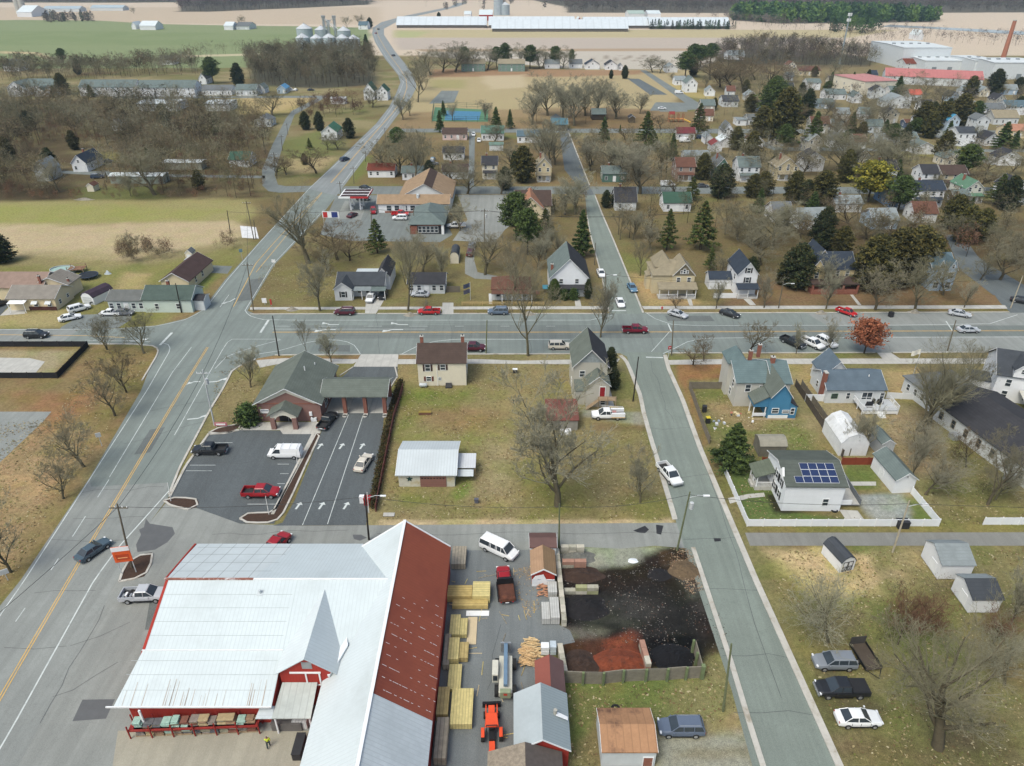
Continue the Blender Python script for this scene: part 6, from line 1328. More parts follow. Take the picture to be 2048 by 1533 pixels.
# porches on the townhouses
for x in (30,78,100,185,222,250,300,345,372):
    b=qh('small white gabled garage before the townhouses',x-11,x+11,184,2.8,9,5.4,'y',SW,RTEAL,name='garage',cat='garage',nw=0);mb=MB();mb.box(b.W*.2,b.W*.8,.08,.14,0,2.1,SOFF);b.part('garage_door',mb)
SML=[('tan garden shed with brown roof','shed',171,186,373,2.0,4,2.9,'y',SCR,RBR),('long mobile home with white roof','mobile home',217,325,353,2.8,5.5,3.3,'x',siding(C8(150,160,150)),MWHITE),('second mobile home deeper in the brush','mobile home',326,402,326,2.8,5.5,3.3,'x',siding(C8(160,160,144)),MWHITE),
 ('leaning grey barn in the brush','barn',66,94,342,4,9,7.5,'y',siding(C8(176,180,180)),RLG),('green garden shed','shed',978,1007,291,2.4,4,3.3,'x',SOFF,shingle(C8(110,134,124))),('white garage left of the red roofed one','garage',1410,1426,276,2.8,7,4.4,'y',SW,RLG),
 ('white garage with maroon roof','garage',1423,1446,291,2.8,7,4.4,'y',SW,shingle(C8(130,66,66))),('white garage with pale roof','garage',1440,1466,283,2.8,8,4.6,'y',SW,MWHITE),('long low white outbuilding','outbuilding',1369,1421,312,3.0,7,4.4,'x',SOFF,RLG),
 ('white building with flat pale roof','building',272,352,208,4,16,4.6,'x',SOFF,MWHITE),('white building with flat pale roof and dark vans','building',408,458,208,4,14,4.6,'x',SOFF,MWHITE),('white trailer building by the sports court','building',660,690,198,3,6,3.6,'x',SW,MWHITE),
 ('dark teal park pavilion','pavilion',1184,1212,229,3.0,9,5.2,'x',M(C8(70,62,52),.9),RTEAL),('blue roofed park shelter at the road end','pavilion',1103,1136,250,3.0,12,5.0,'x',M(C8(110,104,92),.9),shingle(C8(84,118,130))),('small park hut with dark roof','hut',1258,1271,236,2.6,5,3.6,'y',M(C8(96,84,66),.9),RDK),
 ('white barn alone in the green field','barn',262,271,51,5,20,9,'y',SW,MWHITE),('white barn with low wings in the green field','barn',278,310,52,5,24,10,'x',SW,MWHITE),('white barn beside the field house','barn',447,465,52,5,22,9,'x',SW,MWHITE),
 ('white barn by the far left silos','barn',32,62,25,7,50,16,'x',SW,MWHITE),('long far poultry shed at left','poultry shed',85,158,18,5,25,9,'x',SOFF,metalroof(C8(170,184,192),'X')),('second long far poultry shed at left','poultry shed',180,245,16,5,25,9,'x',SOFF,metalroof(C8(170,184,192),'X')),
 ('white gabled barn at the pond','barn',1836,1848,71,5,20,10,'y',SW,MWHITE),('red farm barn beside the silver bins','barn',958,985,30,8,40,14,'x',REDW,MWHITE),('white farm shed left of the red barn','barn',928,942,29,6,30,10,'x',SW,MWHITE),('red and white barn behind the poultry sheds','barn',1152,1165,45,6,30,12,'y',REDW,MWHITE),('long red shed behind the poultry sheds','barn',1216,1240,46,6,25,10,'x',REDW,MWHITE),
 ('pale green long shed before the dark wood','barn',1257,1290,28,6,40,10,'x',SOFF,metalroof(C8(170,186,176),'X')),('white long shed before the dark wood','barn',1296,1322,28,6,40,10,'x',SW,MWHITE)]
for m in SML: qh(m[0],*m[2:11],cat=m[1],nw=0)
# park side apartment blocks, poultry houses, factory
for x0,x1 in ((922,970),(996,1050)): b=qh('grey green two storey apartment block with brown roof',x0,x1,128,5.6,12,8.4,'x',siding(C8(120,146,136)),RTAN,name='apartment_block',cat='apartment block',nw=5)
PW=metalroof(C8(204,212,218),'X',.1,.12)
for i,(x0,x1,ye,l) in enumerate(((793,972,50,'long white roofed poultry house nearest the highway'),(978,1149,50,'long white roofed poultry house in the middle of the back row'),(1168,1300,51,'long white roofed poultry house before the evergreen screen'),(984,1256,57,'longest white roofed poultry house in the front row'),(1300,1460,52,'white roofed poultry house behind the evergreen screen'))):
    b=qh('',x0,x1,ye,4.0,34,13,'x',M(C8(110,104,98),.9),PW,label=l,name='poultry_house',cat='poultry house',nw=0,ov=1.0)
FW=siding(C8(214,220,224));FR=M(C8(206,212,214),.8,.08,.1)
for lb,x0,x1,ye,z,D,rz in (('largest white factory block with tall plain walls',1809,1905,96,15,60,0),('lower white factory wing with rooftop vents',1852,1952,122,8,40,-1),('white factory block with rail siding, right of the wings',1952,1996,122,10,38,-2),('rightmost white factory block at the photo edge',1990,2090,126,11,34,-2),('small white factory annex left of the tall block',1790,1812,96,8,30,0)):
    b=Bd('factory_block',(x0,ye),(x1,ye),z,lb,'factory');vol(b,0,b.W,0,D,z,z+.6,'x',FW,FR,ov=.3);b.root.rotation_euler.z+=R(rz)
    for k in range(int(b.W/7)):
        mb=MB();x=3+k*7;mb.box(x-1,x+1,D*.4,D*.4+2,z+.5,z+1.6,STEEL);b.part('roof_unit',mb)
    for k in range(int(b.W/12)): mb=MB();mb.box(6+k*12,9.5+k*12,-.1,-.01,0,3.6,M(C8(130,140,146),.7));b.part('loading_door',mb)
qh('',1771,1823,109,5,16,6.4,'x',SOFF,shingle(C8(136,92,84)),label='low factory office with brown red roof',name='factory_office',cat='office',nw=5)
qh('',1771,1968,152,5,22,9,'x',SOFF,metalroof(C8(186,116,112),'X',.4,.1),label='very long warehouse with red roof and white walls',name='warehouse',cat='warehouse',nw=5,yr=160)
qh('',1668,1731,150,8,24,9,'x',SCR,M(C8(188,130,126),.8),kind='flat',label='cream commercial block with flat red roof',name='commercial_block',cat='building',nw=4,yr=164)
qh('',1812,1842,128,4.5,16,7.5,'x',SOFF,RRED,label='small red roofed building before the factory',name='outbuilding',cat='building',nw=2)
b=thing('brick_smokestack',(G(2006,117).x,G(2006,117).y,0),0,'tall tapering brick smokestack behind the factory','chimney');mb=MB();mb.cyl(0,0,0,30,2.1,M(C8(176,116,92),.9,.15,.5),14,1.5);mb.build('stack',b);mb=MB();mb.cyl(0,0,30,30.6,1.7,CONC,14);mb.build('rim',b)
# church-like building with wide brown roof by the side street
b=qh('',1030,1103,412,3.4,14,6.5,'x',SBEI,RDBR,label='wide brown roofed hall between the evergreens and the side street',name='church_hall',cat='hall',nw=4);vol(b,1,9,-3,8,3.4,7.0,'y',SBEI,shingle(C8(166,120,94)),ov=.4,wn='gable_wall',rn='gable_roof')
# quonset style shelter
b=qh('',899,918,514,2.0,6.5,3.2,'y',SCR,RCH,'arch',label='small arched shed with slate roof and cream door end',name='arched_shed',cat='shed',nw=0,ov=.05)
# grain bins
BIN=M(C8(176,188,196),.55,.12,.3,metal=.2,bands=('Z',.8,.15),rnd=.06);BROOF=M(C8(196,200,204),.55,.15,.3)
for i,(x,y,r,h,l) in enumerate(((608,100,6.5,11,'front grain bin at the left end'),(635,100,6.0,10.5,'front grain bin second from the left'),(661,100,6.5,11,'front grain bin in the middle of the row'),(687,101,6.0,11,'front grain bin fourth from the left'),(709,100,6.0,10,'front grain bin at the right end'),(612,86,8.5,14,'largest grain bin, behind the left of the front row'),(645,84,7,12,'rear grain bin left of the elevator towers'),(690,86,7,12,'rear grain bin right of the elevator towers'))):
    g=G(x,y);b=thing('grain_bin',(g.x,g.y,0),0,l,'grain bin','steel grain bins by the green field');mb=MB();mb.cyl(0,0,0,h,r,BIN,24);mb.build('bin_wall',b);mb=MB();mb.tube([(0,0,h),(0,0,h+r*.55)],[r*1.03,.5],BROOF,24);mb.cyl(0,0,h+r*.55,h+r*.55+.8,.5,STEEL,8);mb.build('bin_roof',b)
    mb=MB();mb.tube([(r+.1,0,0),(r+.1,0,h),(.6,0,h+r*.55)],.18,STEEL,4);mb.build('ladder',b)
for i,(x,h) in enumerate(((653,28),(661,24),(674,28))):
    g=G(x,92);b=thing('grain_elevator_tower',(g.x,g.y,0),0,('grain elevator leg at left of the three','short grain elevator leg in the middle','grain elevator leg at right of the three')[i],'tower','grain elevator legs');mb=MB();w_=1.2
    for a in (-w_,w_):
        for c in (-w_,w_): mb.tube([(a,c,0),(a,c,h)],.18,STEEL,4)
    for k in range(int(h/3)): mb.tube([(-w_,-w_,k*3),(w_,-w_,k*3+3),],.1,STEEL,4);mb.tube([(w_,w_,k*3),(-w_,w_,k*3+3)],.1,STEEL,4)
    mb.build('tower_frame',b);mb=MB();mb.box(-1.8,1.8,-1.5,1.5,h-2,h,STEEL);mb.box(-.5,.5,-.5,.5,0,h-2,BIN);mb.build('lift_head',b);mb=MB();mb.tube([(0,0,h-1),(12*(1 if i != 2 else-1),-6,15)],.35,STEEL,6);mb.build('spout',b)
g=G(962,31);
for k,(x,y) in enumerate(((997,31),(1010,31))):
    g=G(x,y);b=thing('farm_silo',(g.x,g.y,0),0,('silver farm silo beside the far red barn','second silver farm bin right of the silo')[k],'silo');mb=MB();mb.cyl(0,0,0,24-8*k,8,BIN,16);mb.build('bin_wall',b);mb=MB();mb.tube([(0,0,24-8*k),(0,0,28-8*k)],[8.2,1],BROOF,16);mb.build('bin_roof',b)
for k,x in enumerate((40,49)):
    g=G(x,28);b=thing('farm_silo',(g.x,g.y,0),0,('taller grey silo at the far left farm','grey silo right of the taller one at the far left farm')[k],'silo');mb=MB();mb.cyl(0,0,0,40-6*k,5,CONC,14);mb.build('silo_wall',b);mb=MB();mb.tube([(0,0,40-6*k),(0,0,44-6*k)],[5,1.5],BROOF,14);mb.build('silo_cap',b)
# cell tower
g=G(1679,128);b=thing('cell_tower',(g.x,g.y,0),0,'tall slender cell tower with two rings of white antennas','tower');mb=MB();mb.cyl(0,0,0,38,.75,M((.24,.28,.30),.5),12,.5);mb.build('mast',b)
for z in (33.0,37.0):
    mb=MB()
    for k in range(3):
        a0=2*math.pi*k/3;a1=a0+2*math.pi/3;p=[(1.9*math.cos(a),1.9*math.sin(a),z) for a in (a0,a1)];mb.tube(p,.08,STEEL,4);mb.tube([(0,0,z),p[0]],.08,STEEL,4)
        for t in (.15,.5,.85): x=p[0][0]+(p[1][0]-p[0][0])*t;y=p[0][1]+(p[1][1]-p[0][1])*t;mb.box(x-.2,x+.2,y-.12,y+.12,z-1.1,z+1.1,WHITE)
    mb.build('antenna_ring',b)
print('houses')
# ================================================================ TREES
def bark(color,rnd=.15): return M(color,.95,.3,1.5,spec=.05,rnd=rnd)
BK_G=bark(C8(108,101,82));BK_D=bark(C8(80,72,58));TW_G=bark(C8(136,131,108));TW_B=bark(C8(120,107,84));TW_L=bark(C8(156,152,130));TW_R=bark(C8(122,92,74))
def strip_tubes(segs,mat_i=0):
    """segs: (p0, p1, r0, r1) -> three-sided tubes as arrays"""
    n=len(segs);a=np.array([s[0] for s in segs]);b=np.array([s[1] for s in segs]);r0=np.array([s[2] for s in segs])[:,None];r1=np.array([s[3] for s in segs])[:,None]
    d=b-a;d /= np.linalg.norm(d,axis=1)[:,None]+1e-9;h=np.where(np.abs(d[:,2:3]) < .9,np.array([[0,0,1.]]),np.array([[1.,0,0]]))
    u=np.cross(d,h);u /= np.linalg.norm(u,axis=1)[:,None]+1e-9;w=np.cross(d,u);V=[]
    for p,r in ((a,r0),(b,r1)):
        for k in range(3): t=2*math.pi*k/3;V.append(p+(u*math.cos(t)+w*math.sin(t))*r)
    V=np.stack(V,1).reshape(-1,3);o=(np.arange(n)*6)[:,None]
    F=np.concatenate([o+np.array([[k,(k+1) % 3,3+(k+1) % 3,3+k]]) for k in range(3)],0)
    return V,F
def bare_tree(seed,H=11,spread=.9,trunk=.34,nl=(6,5,5,6),up=.35,fork=.22,twig=.012,dense=1.0,droop=0.0,low=.3):
    """trunk and limbs, and the fine branchwork of the crown; grown branch by branch"""
    r=random.Random(seed);TR=MB();segs=[]
    def grow(p,d,L,rad,lev):
        pts=[p];q=p.copy();dd=d.copy();n=4 if lev < 2 else 3;rs=[rad]
        for i in range(n):
            dd=(dd+Vector((r.uniform(-1,1),r.uniform(-1,1),r.uniform(-.6,1)+up*.4-droop*lev*.3))*.16).normalized();q=q+dd*L/n;pts.append(q.copy());rs.append(rad*(1-.68*(i+1)/n))
        if lev < 2: TR.tube(pts,rs,None,6 if lev == 0 else 5,cap=False)
        else:
            for i in range(n): segs.append((tuple(pts[i]),tuple(pts[i+1]),rs[i],rs[i+1]))
        if lev >= len(nl): return
        k=max(2,int(nl[lev]*dense*r.uniform(.8,1.2)))
        for j in range(k):
            t=fork+(1-fork)*(j+r.random())/k if lev else low+(1-low)*(j+.5)/k
            i=min(n-1,int(t*n));f=t*n-i;b=pts[i].lerp(pts[i+1],f);rr=rs[i]*(1-f)+rs[i+1]*f
            ax=(pts[i+1]-pts[i]).normalized();a=r.uniform(0,2*math.pi) if lev else 2*math.pi*(j*.382+r.uniform(-.08,.08))
            pe=ax.cross(Vector((0,0,1)) if abs(ax.z) < .95 else Vector((1,0,0))).normalized();pe=Matrix.Rotation(a,3,ax) @ pe
            tilt=spread*r.uniform(.6,1.15)*(1.0 if lev else .95-.25*t)
            nd=(ax*math.cos(tilt)+pe*math.sin(tilt)+Vector((0,0,up*.5-droop*(lev > 0)))).normalized()
            grow(b,nd,L*(r.uniform(.42,.66) if lev else r.uniform(.62,.85))*(1.15-.4*t if lev else 1),max(twig,min(rr*.62,rad*.5)),lev+1)
    grow(Vector((0,0,-.15)),Vector((r.uniform(-.06,.06),r.uniform(-.06,.06),1)).normalized(),H*.56,trunk,0)
    V,F=strip_tubes(segs);return TR,V,F
def bare_proto(name,seed,bm,tm,**k):
    TR,V,F=bare_tree(seed,**k);root=thing(name,(0,0,-400));TR.mats=[bm];TR.mi=[0]*len(TR.f)
    TR.build('trunk',root,smooth=True,recalc=False);me=np_mesh('crown',V,F,[tm]);link_mesh('crown',me,root);return register(root),V,F
def leaf_quads(C,S,rg,flat=.0):
    n=len(C);a=rg.normal(size=(n,3));a /= np.linalg.norm(a,axis=1)[:,None];b=rg.normal(size=(n,3));b[:,2] *= (1-flat);b -= a*(a*b).sum(1)[:,None];b /= np.linalg.norm(b,axis=1)[:,None]+1e-9
    a=a*S[:,None];b=b*S[:,None]*.6;V=np.stack([C-a-b*.6,C+a*.4-b,C+a+b*.3,C-a*.3+b],1).reshape(-1,3)
    return V,np.arange(n*4).reshape(-1,4)
def ever_proto(name,seed,mats,bm,H=11,Rr=3.6,shape='cone',n=9000,s=.24,base=.12,gaps=.35):
    rg=np.random.default_rng(seed);root=thing(name,(0,0,-400));tr=MB();tr.tube([(0,0,-.15),(.05,0,H*.5),(0,.05,H*.93)],[H*.022,H*.014,.03],bm,7)
    K=int(70 if shape == 'cone' else 110);cl=[];rr=random.Random(seed)
    for i in range(K):
        t=(i+rr.random())/K;a=i*2.399+rr.uniform(-.3,.3)
        if shape == 'cone': z=H*(base+(1-base)*t*.98);R0=Rr*(1-t) ** .85*rr.uniform(.72,1.1)+.12;cs=.5+.75*(1-t)
        elif shape == 'oval': z=H*(base+(1-base)*t*.97);R0=Rr*max(.08,math.sin(math.pi*(.13+.85*t)) ** .75)*rr.uniform(.7,1.08);cs=.9+.5*rr.random()
        else: z=H*(.35+.62*t);R0=Rr*max(.1,math.sin(math.pi*(.22+.76*t)) ** .6)*rr.uniform(.45,1.12);cs=1.0+.6*rr.random()
        tip=Vector((R0*math.cos(a),R0*math.sin(a),z-R0*(.12 if shape != 'pine' else-.12)))
        st_=Vector((0,0,z-R0*.05-(R0*.35 if shape == 'pine' else 0)));tr.tube([st_,tip],[H*.004+.02,.015],bm,3,cap=False)
        m=max(3,int(n/K/14))
        for q in range(14):
            f=rr.uniform(.3 if shape == 'pine' else .25,1.04);c=st_.lerp(tip,f);cl.append((c.x,c.y,c.z,cs*(.35+.5*f)*(.75 if shape == 'cone' else .9),m))
    cl=np.array(cl);keep=rg.random(len(cl)) > gaps*.5;cl=cl[keep];rep=np.repeat(cl,cl[:,4].astype(int),0);off=rg.normal(size=(len(rep),3))*.42;off[:,2] *= .55
    C=rep[:,:3]+off*rep[:,3:4];C[:,2]=np.maximum(C[:,2],.15);V,F=leaf_quads(C,s*rg.uniform(.5,1.25,len(C)),rg,.3)
    clump=np.repeat(np.arange(len(cl)),cl[:,4].astype(int));mi=(rg.random(len(cl))[clump]*len(mats)).astype(int)
    mi=np.where(rg.random(len(mi)) < .25,rg.integers(0,len(mats),len(mi)),mi)
    tr.build('trunk',root,recalc=False);link_mesh('crown',np_mesh('crown',V,F,mats,mi=mi),root);return register(root),V,F
def leafm(c): c=(c[0]*1.65,c[1]*1.5,c[2]*1.25);return M(c,.85,.3,.8,spec=.15,rnd=.12)
GC=[leafm(C8(58,76,44)),leafm(C8(74,92,50)),leafm(C8(44,60,40))];GB=[leafm(C8(62,64,40)),leafm(C8(84,82,46)),leafm(C8(46,50,34))];GY=[leafm(C8(128,126,50)),leafm(C8(100,104,44)),leafm(C8(74,82,42))]
GD=[leafm(C8(40,50,38)),leafm(C8(52,64,42)),leafm(C8(32,40,32))];GR=[leafm(C8(118,76,56)),leafm(C8(136,92,72)),leafm(C8(100,62,48))];GHB=[leafm(C8(92,66,46)),leafm(C8(70,58,42)),leafm(C8(110,82,54))]
PT={}
PT['big']=bare_proto('bare_tree',14,BK_G,TW_G,H=14,spread=.85,trunk=.42,nl=(9,6,6,5,4),up=.32,twig=.0105,low=.2)
PT['wide']=bare_proto('bare_tree',5,BK_G,TW_G,H=11,spread=1.0,trunk=.25,nl=(9,6,5,5,5),up=.28,twig=.016,low=.22)
PT['vase']=bare_proto('bare_tree',21,BK_G,TW_L,H=11,spread=.8,trunk=.22,nl=(10,6,5,5,5),up=.45,twig=.016,low=.2)
PT['round']=bare_proto('bare_tree',8,BK_D,TW_B,H=9,spread=.95,trunk=.19,nl=(10,6,5,5,5),up=.35,twig=.015,low=.2)
PT['small']=bare_proto('bare_tree',31,BK_D,TW_B,H=7,spread=.95,trunk=.17,nl=(7,5,5,4),up=.4,twig=.011)
PT['tall']=bare_proto('bare_tree',41,BK_G,TW_G,H=16,spread=.75,trunk=.24,nl=(10,6,5,5,5),up=.42,twig=.016)
PT['pale']=bare_proto('bare_shrub',51,BK_G,TW_L,H=6.5,spread=1.0,trunk=.11,nl=(12,7,5,5),up=.35,fork=.05,twig=.010)
PT['brush']=bare_proto('brush_shrub',61,BK_D,TW_R,H=5,spread=1.05,trunk=.07,nl=(12,8,5,4),up=.3,fork=.0,twig=.010)
PT['cone']=ever_proto('evergreen_tree',3,GC,BK_D,H=12,Rr=3.6,n=19000)
PT['dark']=ever_proto('evergreen_tree',4,GD+[GB[0]],BK_D,H=11,Rr=3.6,shape='oval',n=19000,base=.06)
PT['holly']=ever_proto('evergreen_tree',5,[GC[0],GC[1],leafm(C8(50,70,36))],BK_D,H=7.5,Rr=3.9,shape='oval',n=19000,s=.26,base=.03)
PT['conifer']=ever_proto('evergreen_tree',15,[GC[0],GC[1],GD[1],GB[1]],BK_D,H=13,Rr=4.2,shape='cone',n=16000,s=.22,base=.16,gaps=.7)
PT['pine']=ever_proto('pine_tree',6,[GC[0],GC[1],GD[1]],BK_D,H=14,Rr=4.6,shape='pine',n=17000,s=.26,gaps=.6)
PT['gold']=ever_proto('evergreen_tree',7,GY,BK_D,H=12,Rr=5.0,shape='pine',n=19000,s=.27,gaps=.5)
PT['bronze']=ever_proto('evergreen_tree',9,GB,BK_D,H=12,Rr=3.8,shape='oval',n=19000,s=.25,base=.06)
PT['red']=ever_proto('russet_leaved_tree',10,GR,BK_D,H=7.6,Rr=4.0,shape='pine',n=5200,s=.26,gaps=.5)
PT['ivy']=ever_proto('evergreen_tree',12,GD,BK_D,H=10,Rr=1.6,shape='oval',n=6000,s=.3,base=.05)
PT['clip']=ever_proto('clipped_evergreen_shrub',13,GC,BK_D,H=3.4,Rr=1.3,shape='oval',n=6000,s=.16,base=.02,gaps=.1)
LOOK={'conifer': 'ragged green conifer','big': 'large spreading bare tree','wide': 'broad grey bare tree','vase': 'pale vase shaped bare tree','round': 'round crowned brown bare tree','small': 'small brown bare tree','tall': 'tall narrow bare tree','pale': 'pale many stemmed bare shrub','brush': 'reddish brown brush shrub',
        'cone': 'green cone shaped evergreen','dark': 'dark dense evergreen','holly': 'round glossy dark green evergreen','pine': 'open green pine','gold': 'yellow green evergreen','bronze': 'olive bronze evergreen','red': 'tree full of russet leaves','ivy': 'narrow ivy green evergreen','clip': 'clipped green shrub'}
HT={'conifer': 13,'big': 15,'wide': 12,'vase': 12,'round': 10,'small': 7,'tall': 17,'pale': 6.5,'brush': 5,'cone': 12,'dark': 11,'holly': 7.5,'pine': 14,'gold': 12,'bronze': 12,'red': 7.6,'ivy': 10,'clip': 3.4}
USED=set();TRN=random.Random(99);NT=[0]
def zmax(V): return float(np.percentile(V[:,2],98))
HT={k: zmax(v[1]) for k,v in PT.items()}
def tree(kind,px,py,h,label=None,group=None,wx=1.0,near=None,world=None,rz=None):
    """px, py: foot of the trunk; h: height in metres"""
    g=Vector(world) if world else G(px,py);root=PT[kind][0];s=h/HT[kind];r=TRN.uniform(0,6.28) if rz is None else rz;sc=(s*wx,s*wx,s)
    if kind not in USED: USED.add(kind);o=root;o.location=(g.x,g.y,0);o.rotation_euler=(0,0,r);o.scale=sc;[o.pop(k) for k in ('label','group') if k in o]
    else:
        o=copy_tree(root,(g.x,g.y,0),r,sc)
        for k in ('label','group'):
            if k in o: del o[k]
    cat='shrub' if kind in ('pale','brush','clip') else 'tree'
    NT[0]+=1;o['category']=cat
    if group: o['group']=group
    if label: o['label']=label
    else: AUTO.append((o,('low ' if h < HT[kind]*.62 and 'small' not in LOOK[kind] else '')+LOOK[kind],near))
    return o
def hpx(px,by,ty): return zat(px,by,ty)
def T(kind,px,by,ty,label=None,wx=1.0,**k): return tree(kind,px,by,hpx(px,by,ty),label,wx=wx,**k)
# near and middle trees, one by one
T('vase',1115,1012,775,'largest bare tree, standing in the middle of the central lot',1.4)
T('big',1876,1495,1245,'big old bare tree with leaning trunk at the lower right',1.15)
T('pale',1655,1285,1170,'pale many stemmed bare shrub above the three parked vehicles',1.2)
T('brush',1795,1290,1195,'tangled brown bare thicket right of the pale shrub',1.0);T('brush',1840,1270,1190,'thin brown thicket nearest the lower white shed',1.1);T('brush',1985,1290,1230,None,1.2)
T('vase',1280,1005,905,'thin young bare tree with stones round its foot near the kerb',1.0)
T('wide',230,832,728,'bare tree highest in the row left of the highway',1.0);T('wide',168,934,824,'leaning bare tree second from top of the highway row',1.1);T('wide',126,998,910,'small bare tree in the middle of the highway row',1.15);T('vase',22,1145,1012,'bare tree at the left edge beside the highway',1.0)
T('round',253,785,700,'dark bare tree behind the curb left of the crossroads',1.0);T('wide',214,700,628,'bare tree left of two by the west street corner',1.1);T('wide',288,707,618,'bare tree right of two by the west street corner',1.15)
T('vase',502,775,692,'bare tree on the bank lawn near the turning lane',1.1);T('vase',663,726,660,'round bare tree behind the bank by the driveway',1.15);T('tall',613,706,640,'thin bare tree behind the bank ridge',.7)
T('clip',498,848,812,'clipped dark green cone shrub at the bank corner',1.3)
T('big',617,527,385,'big bare tree overhanging the highway opposite the filling station',1.25,rz=1.0)
T('vase',640,622,518,'wide pale bare tree on the north kerb corner',1.25);T('tall',816,622,472,'tall bare street tree in front of the low grey ranch',1.0)
T('tall',1056,712,520,'tall storm broken bare tree on the south kerb of the main street',1.0,rz=2.0);T('vase',1201,675,555,'bare tree by the tall gabled house roof',.8)
T('round',1386,730,690,'low brown weeping tree on the south verge',1.6);T('round',1408,722,676,None,1.0);T('round',1497,706,645,'round brown bare tree behind the blue and grey house',1.2)
T('red',1728,707,643,'tree still full of russet brown leaves by the main street',1.05)
T('vase',1592,708,650,None,.8);T('vase',1657,708,640,None,.9);T('round',1352,622,590,None,1.1);T('vase',1432,618,560,None,1.0);T('vase',1528,616,545,None,1.0)
T('vase',1652,618,545,None,1.2);T('wide',1750,620,525,'broad bare tree with pale limbs in front of the olive evergreens',1.35);T('wide',1830,618,505,None,1.1);T('vase',1928,616,560,None,1.1)
for a in ((1836,862,690,'big'),(1856,858,720,'big'),(1880,840,720,'big'),(1930,790,690,'tall')): T(a[3],a[0],a[1],a[2],None,1.0)
T('vase',1700,905,830,None,1.0);T('vase',1730,905,820,None,.9);T('pale',1830,920,855,None,1.6);T('pale',1850,990,905,None,1.3);T('vase',1820,965,870,None,.8);T('wide',1975,1010,870,None,.9);T('pale',1990,1000,930,None,1.2);T('round',1932,935,870,None,.9)
T('pale',2010,1370,1290,None,1.3);T('vase',2020,1250,1150,None,1.0)
T('cone',1461,936,850,'dense dark green evergreen beside the solar house fence',1.35)
T('dark',1226,778,738,None,.9);T('dark',1219,748,697,None,.75)
T('pale',855,625,600,None,.6)
T('holly',1108,598,560,None,.6);T('clip',1147,600,578,None,.9);T('clip',1128,600,580,None,.9);T('dark',1175,598,560,None,.6)
# evergreens in the middle ground
for q_ in '''conifer 755 507 440 1.1;cone 1162 514 422 .75;pine 1032 482 388 1.1;pine 1055 510 420 .9;conifer 1333 500 420 .9;conifer 1400 500 405 1.1;dark 1212 416 382 .9;dark 1228 414 385 .8;cone 1207 285 235 .9;conifer 1290 295 225 1.1;conifer 1305 300 262 1.3;cone 1343 320 268 .8;conifer 1395 272 208 1.0;cone 880 265 222 .8;cone 887 232 202 .8;dark 699 277 238 1.0;dark 640 262 225 .9;dark 612 260 225 1.0;holly 795 285 256 1.2;bronze 1046 365 295 1.1;ivy 1030 350 305 1.2;gold 1735 405 325 1.25;bronze 1640 415 345 1.3;dark 1610 410 362 1.1;bronze 1585 405 345 1.1;bronze 1505 395 350 1.3;bronze 1525 392 345 1.3;conifer 1990 410 350 1.4;dark 2010 420 355 1.1;cone 1940 420 395 1.0;bronze 1925 485 415 1.2;bronze 1958 480 420 1.1;dark 1640 500 418 .9;bronze 1680 510 455 1.2;ivy 1640 470 430 1.0;bronze 1738 580 475 1.25;bronze 1782 570 462 1.2;bronze 1820 560 458 1.3;bronze 1848 560 475 1.1;dark 1590 575 492 1.2;bronze 1560 570 530 .8;conifer 1622 300 225 1.1;pine 1540 245 165 1.2;bronze 1560 290 180 1.0;bronze 1520 275 215 1.2;dark 1610 240 180 .8;pine 1545 220 155 1.1;bronze 1500 225 190 1.3;ivy 1880 312 270 1.3;gold 1925 322 300 1.3;cone 2000 300 245 1.3;dark 1985 190 140 1.1;cone 2025 300 262 1.0;bronze 1840 265 205 1.2;bronze 1880 258 205 1.3;bronze 1915 250 190 1.3;cone 1660 175 145 .9;cone 1703 175 145 .9;dark 1735 160 140 .8;dark 1755 170 158 1.0;dark 1805 300 250 .7;bronze 128 190 148 1.1;pine 128 130 98 1.1;dark 158 150 118 .8;pine 427 168 116 1.1;dark 478 172 128 1.0;cone 183 195 170 1.4;cone 110 195 172 1.4;dark 262 190 170 1.2;dark 5 525 470 1.4;dark 105 345 298 1.0;dark 540 112 90 1.6;dark 562 113 94 1.5;cone 640 112 94 1.2;cone 735 118 70 .9;pine 993 135 95 1.0;pine 1010 136 88 1.0;pine 1060 138 92 1.2;pine 1110 135 94 1.2;pine 1143 130 100 .8;pine 930 138 95 1.0;pine 1385 140 90 1.3;pine 1400 135 92 1.3;pine 1420 128 88 1.4;pine 1370 155 105 1.4;dark 1222 158 140 .8;dark 1249 158 132 .9;bronze 1470 300 255 1.1;cone 1240 265 250 .7;cone 992 255 215 1.0;cone 1020 258 220 .8'''.split(';'):
    k,x,b_,t,wx=q_.split();x,b_,t,wx=int(x),int(b_),int(t),float(wx)
    T(k,x,b_,t,None,wx*(1.42 if k in ('wide','vase','round','tall') else 1))
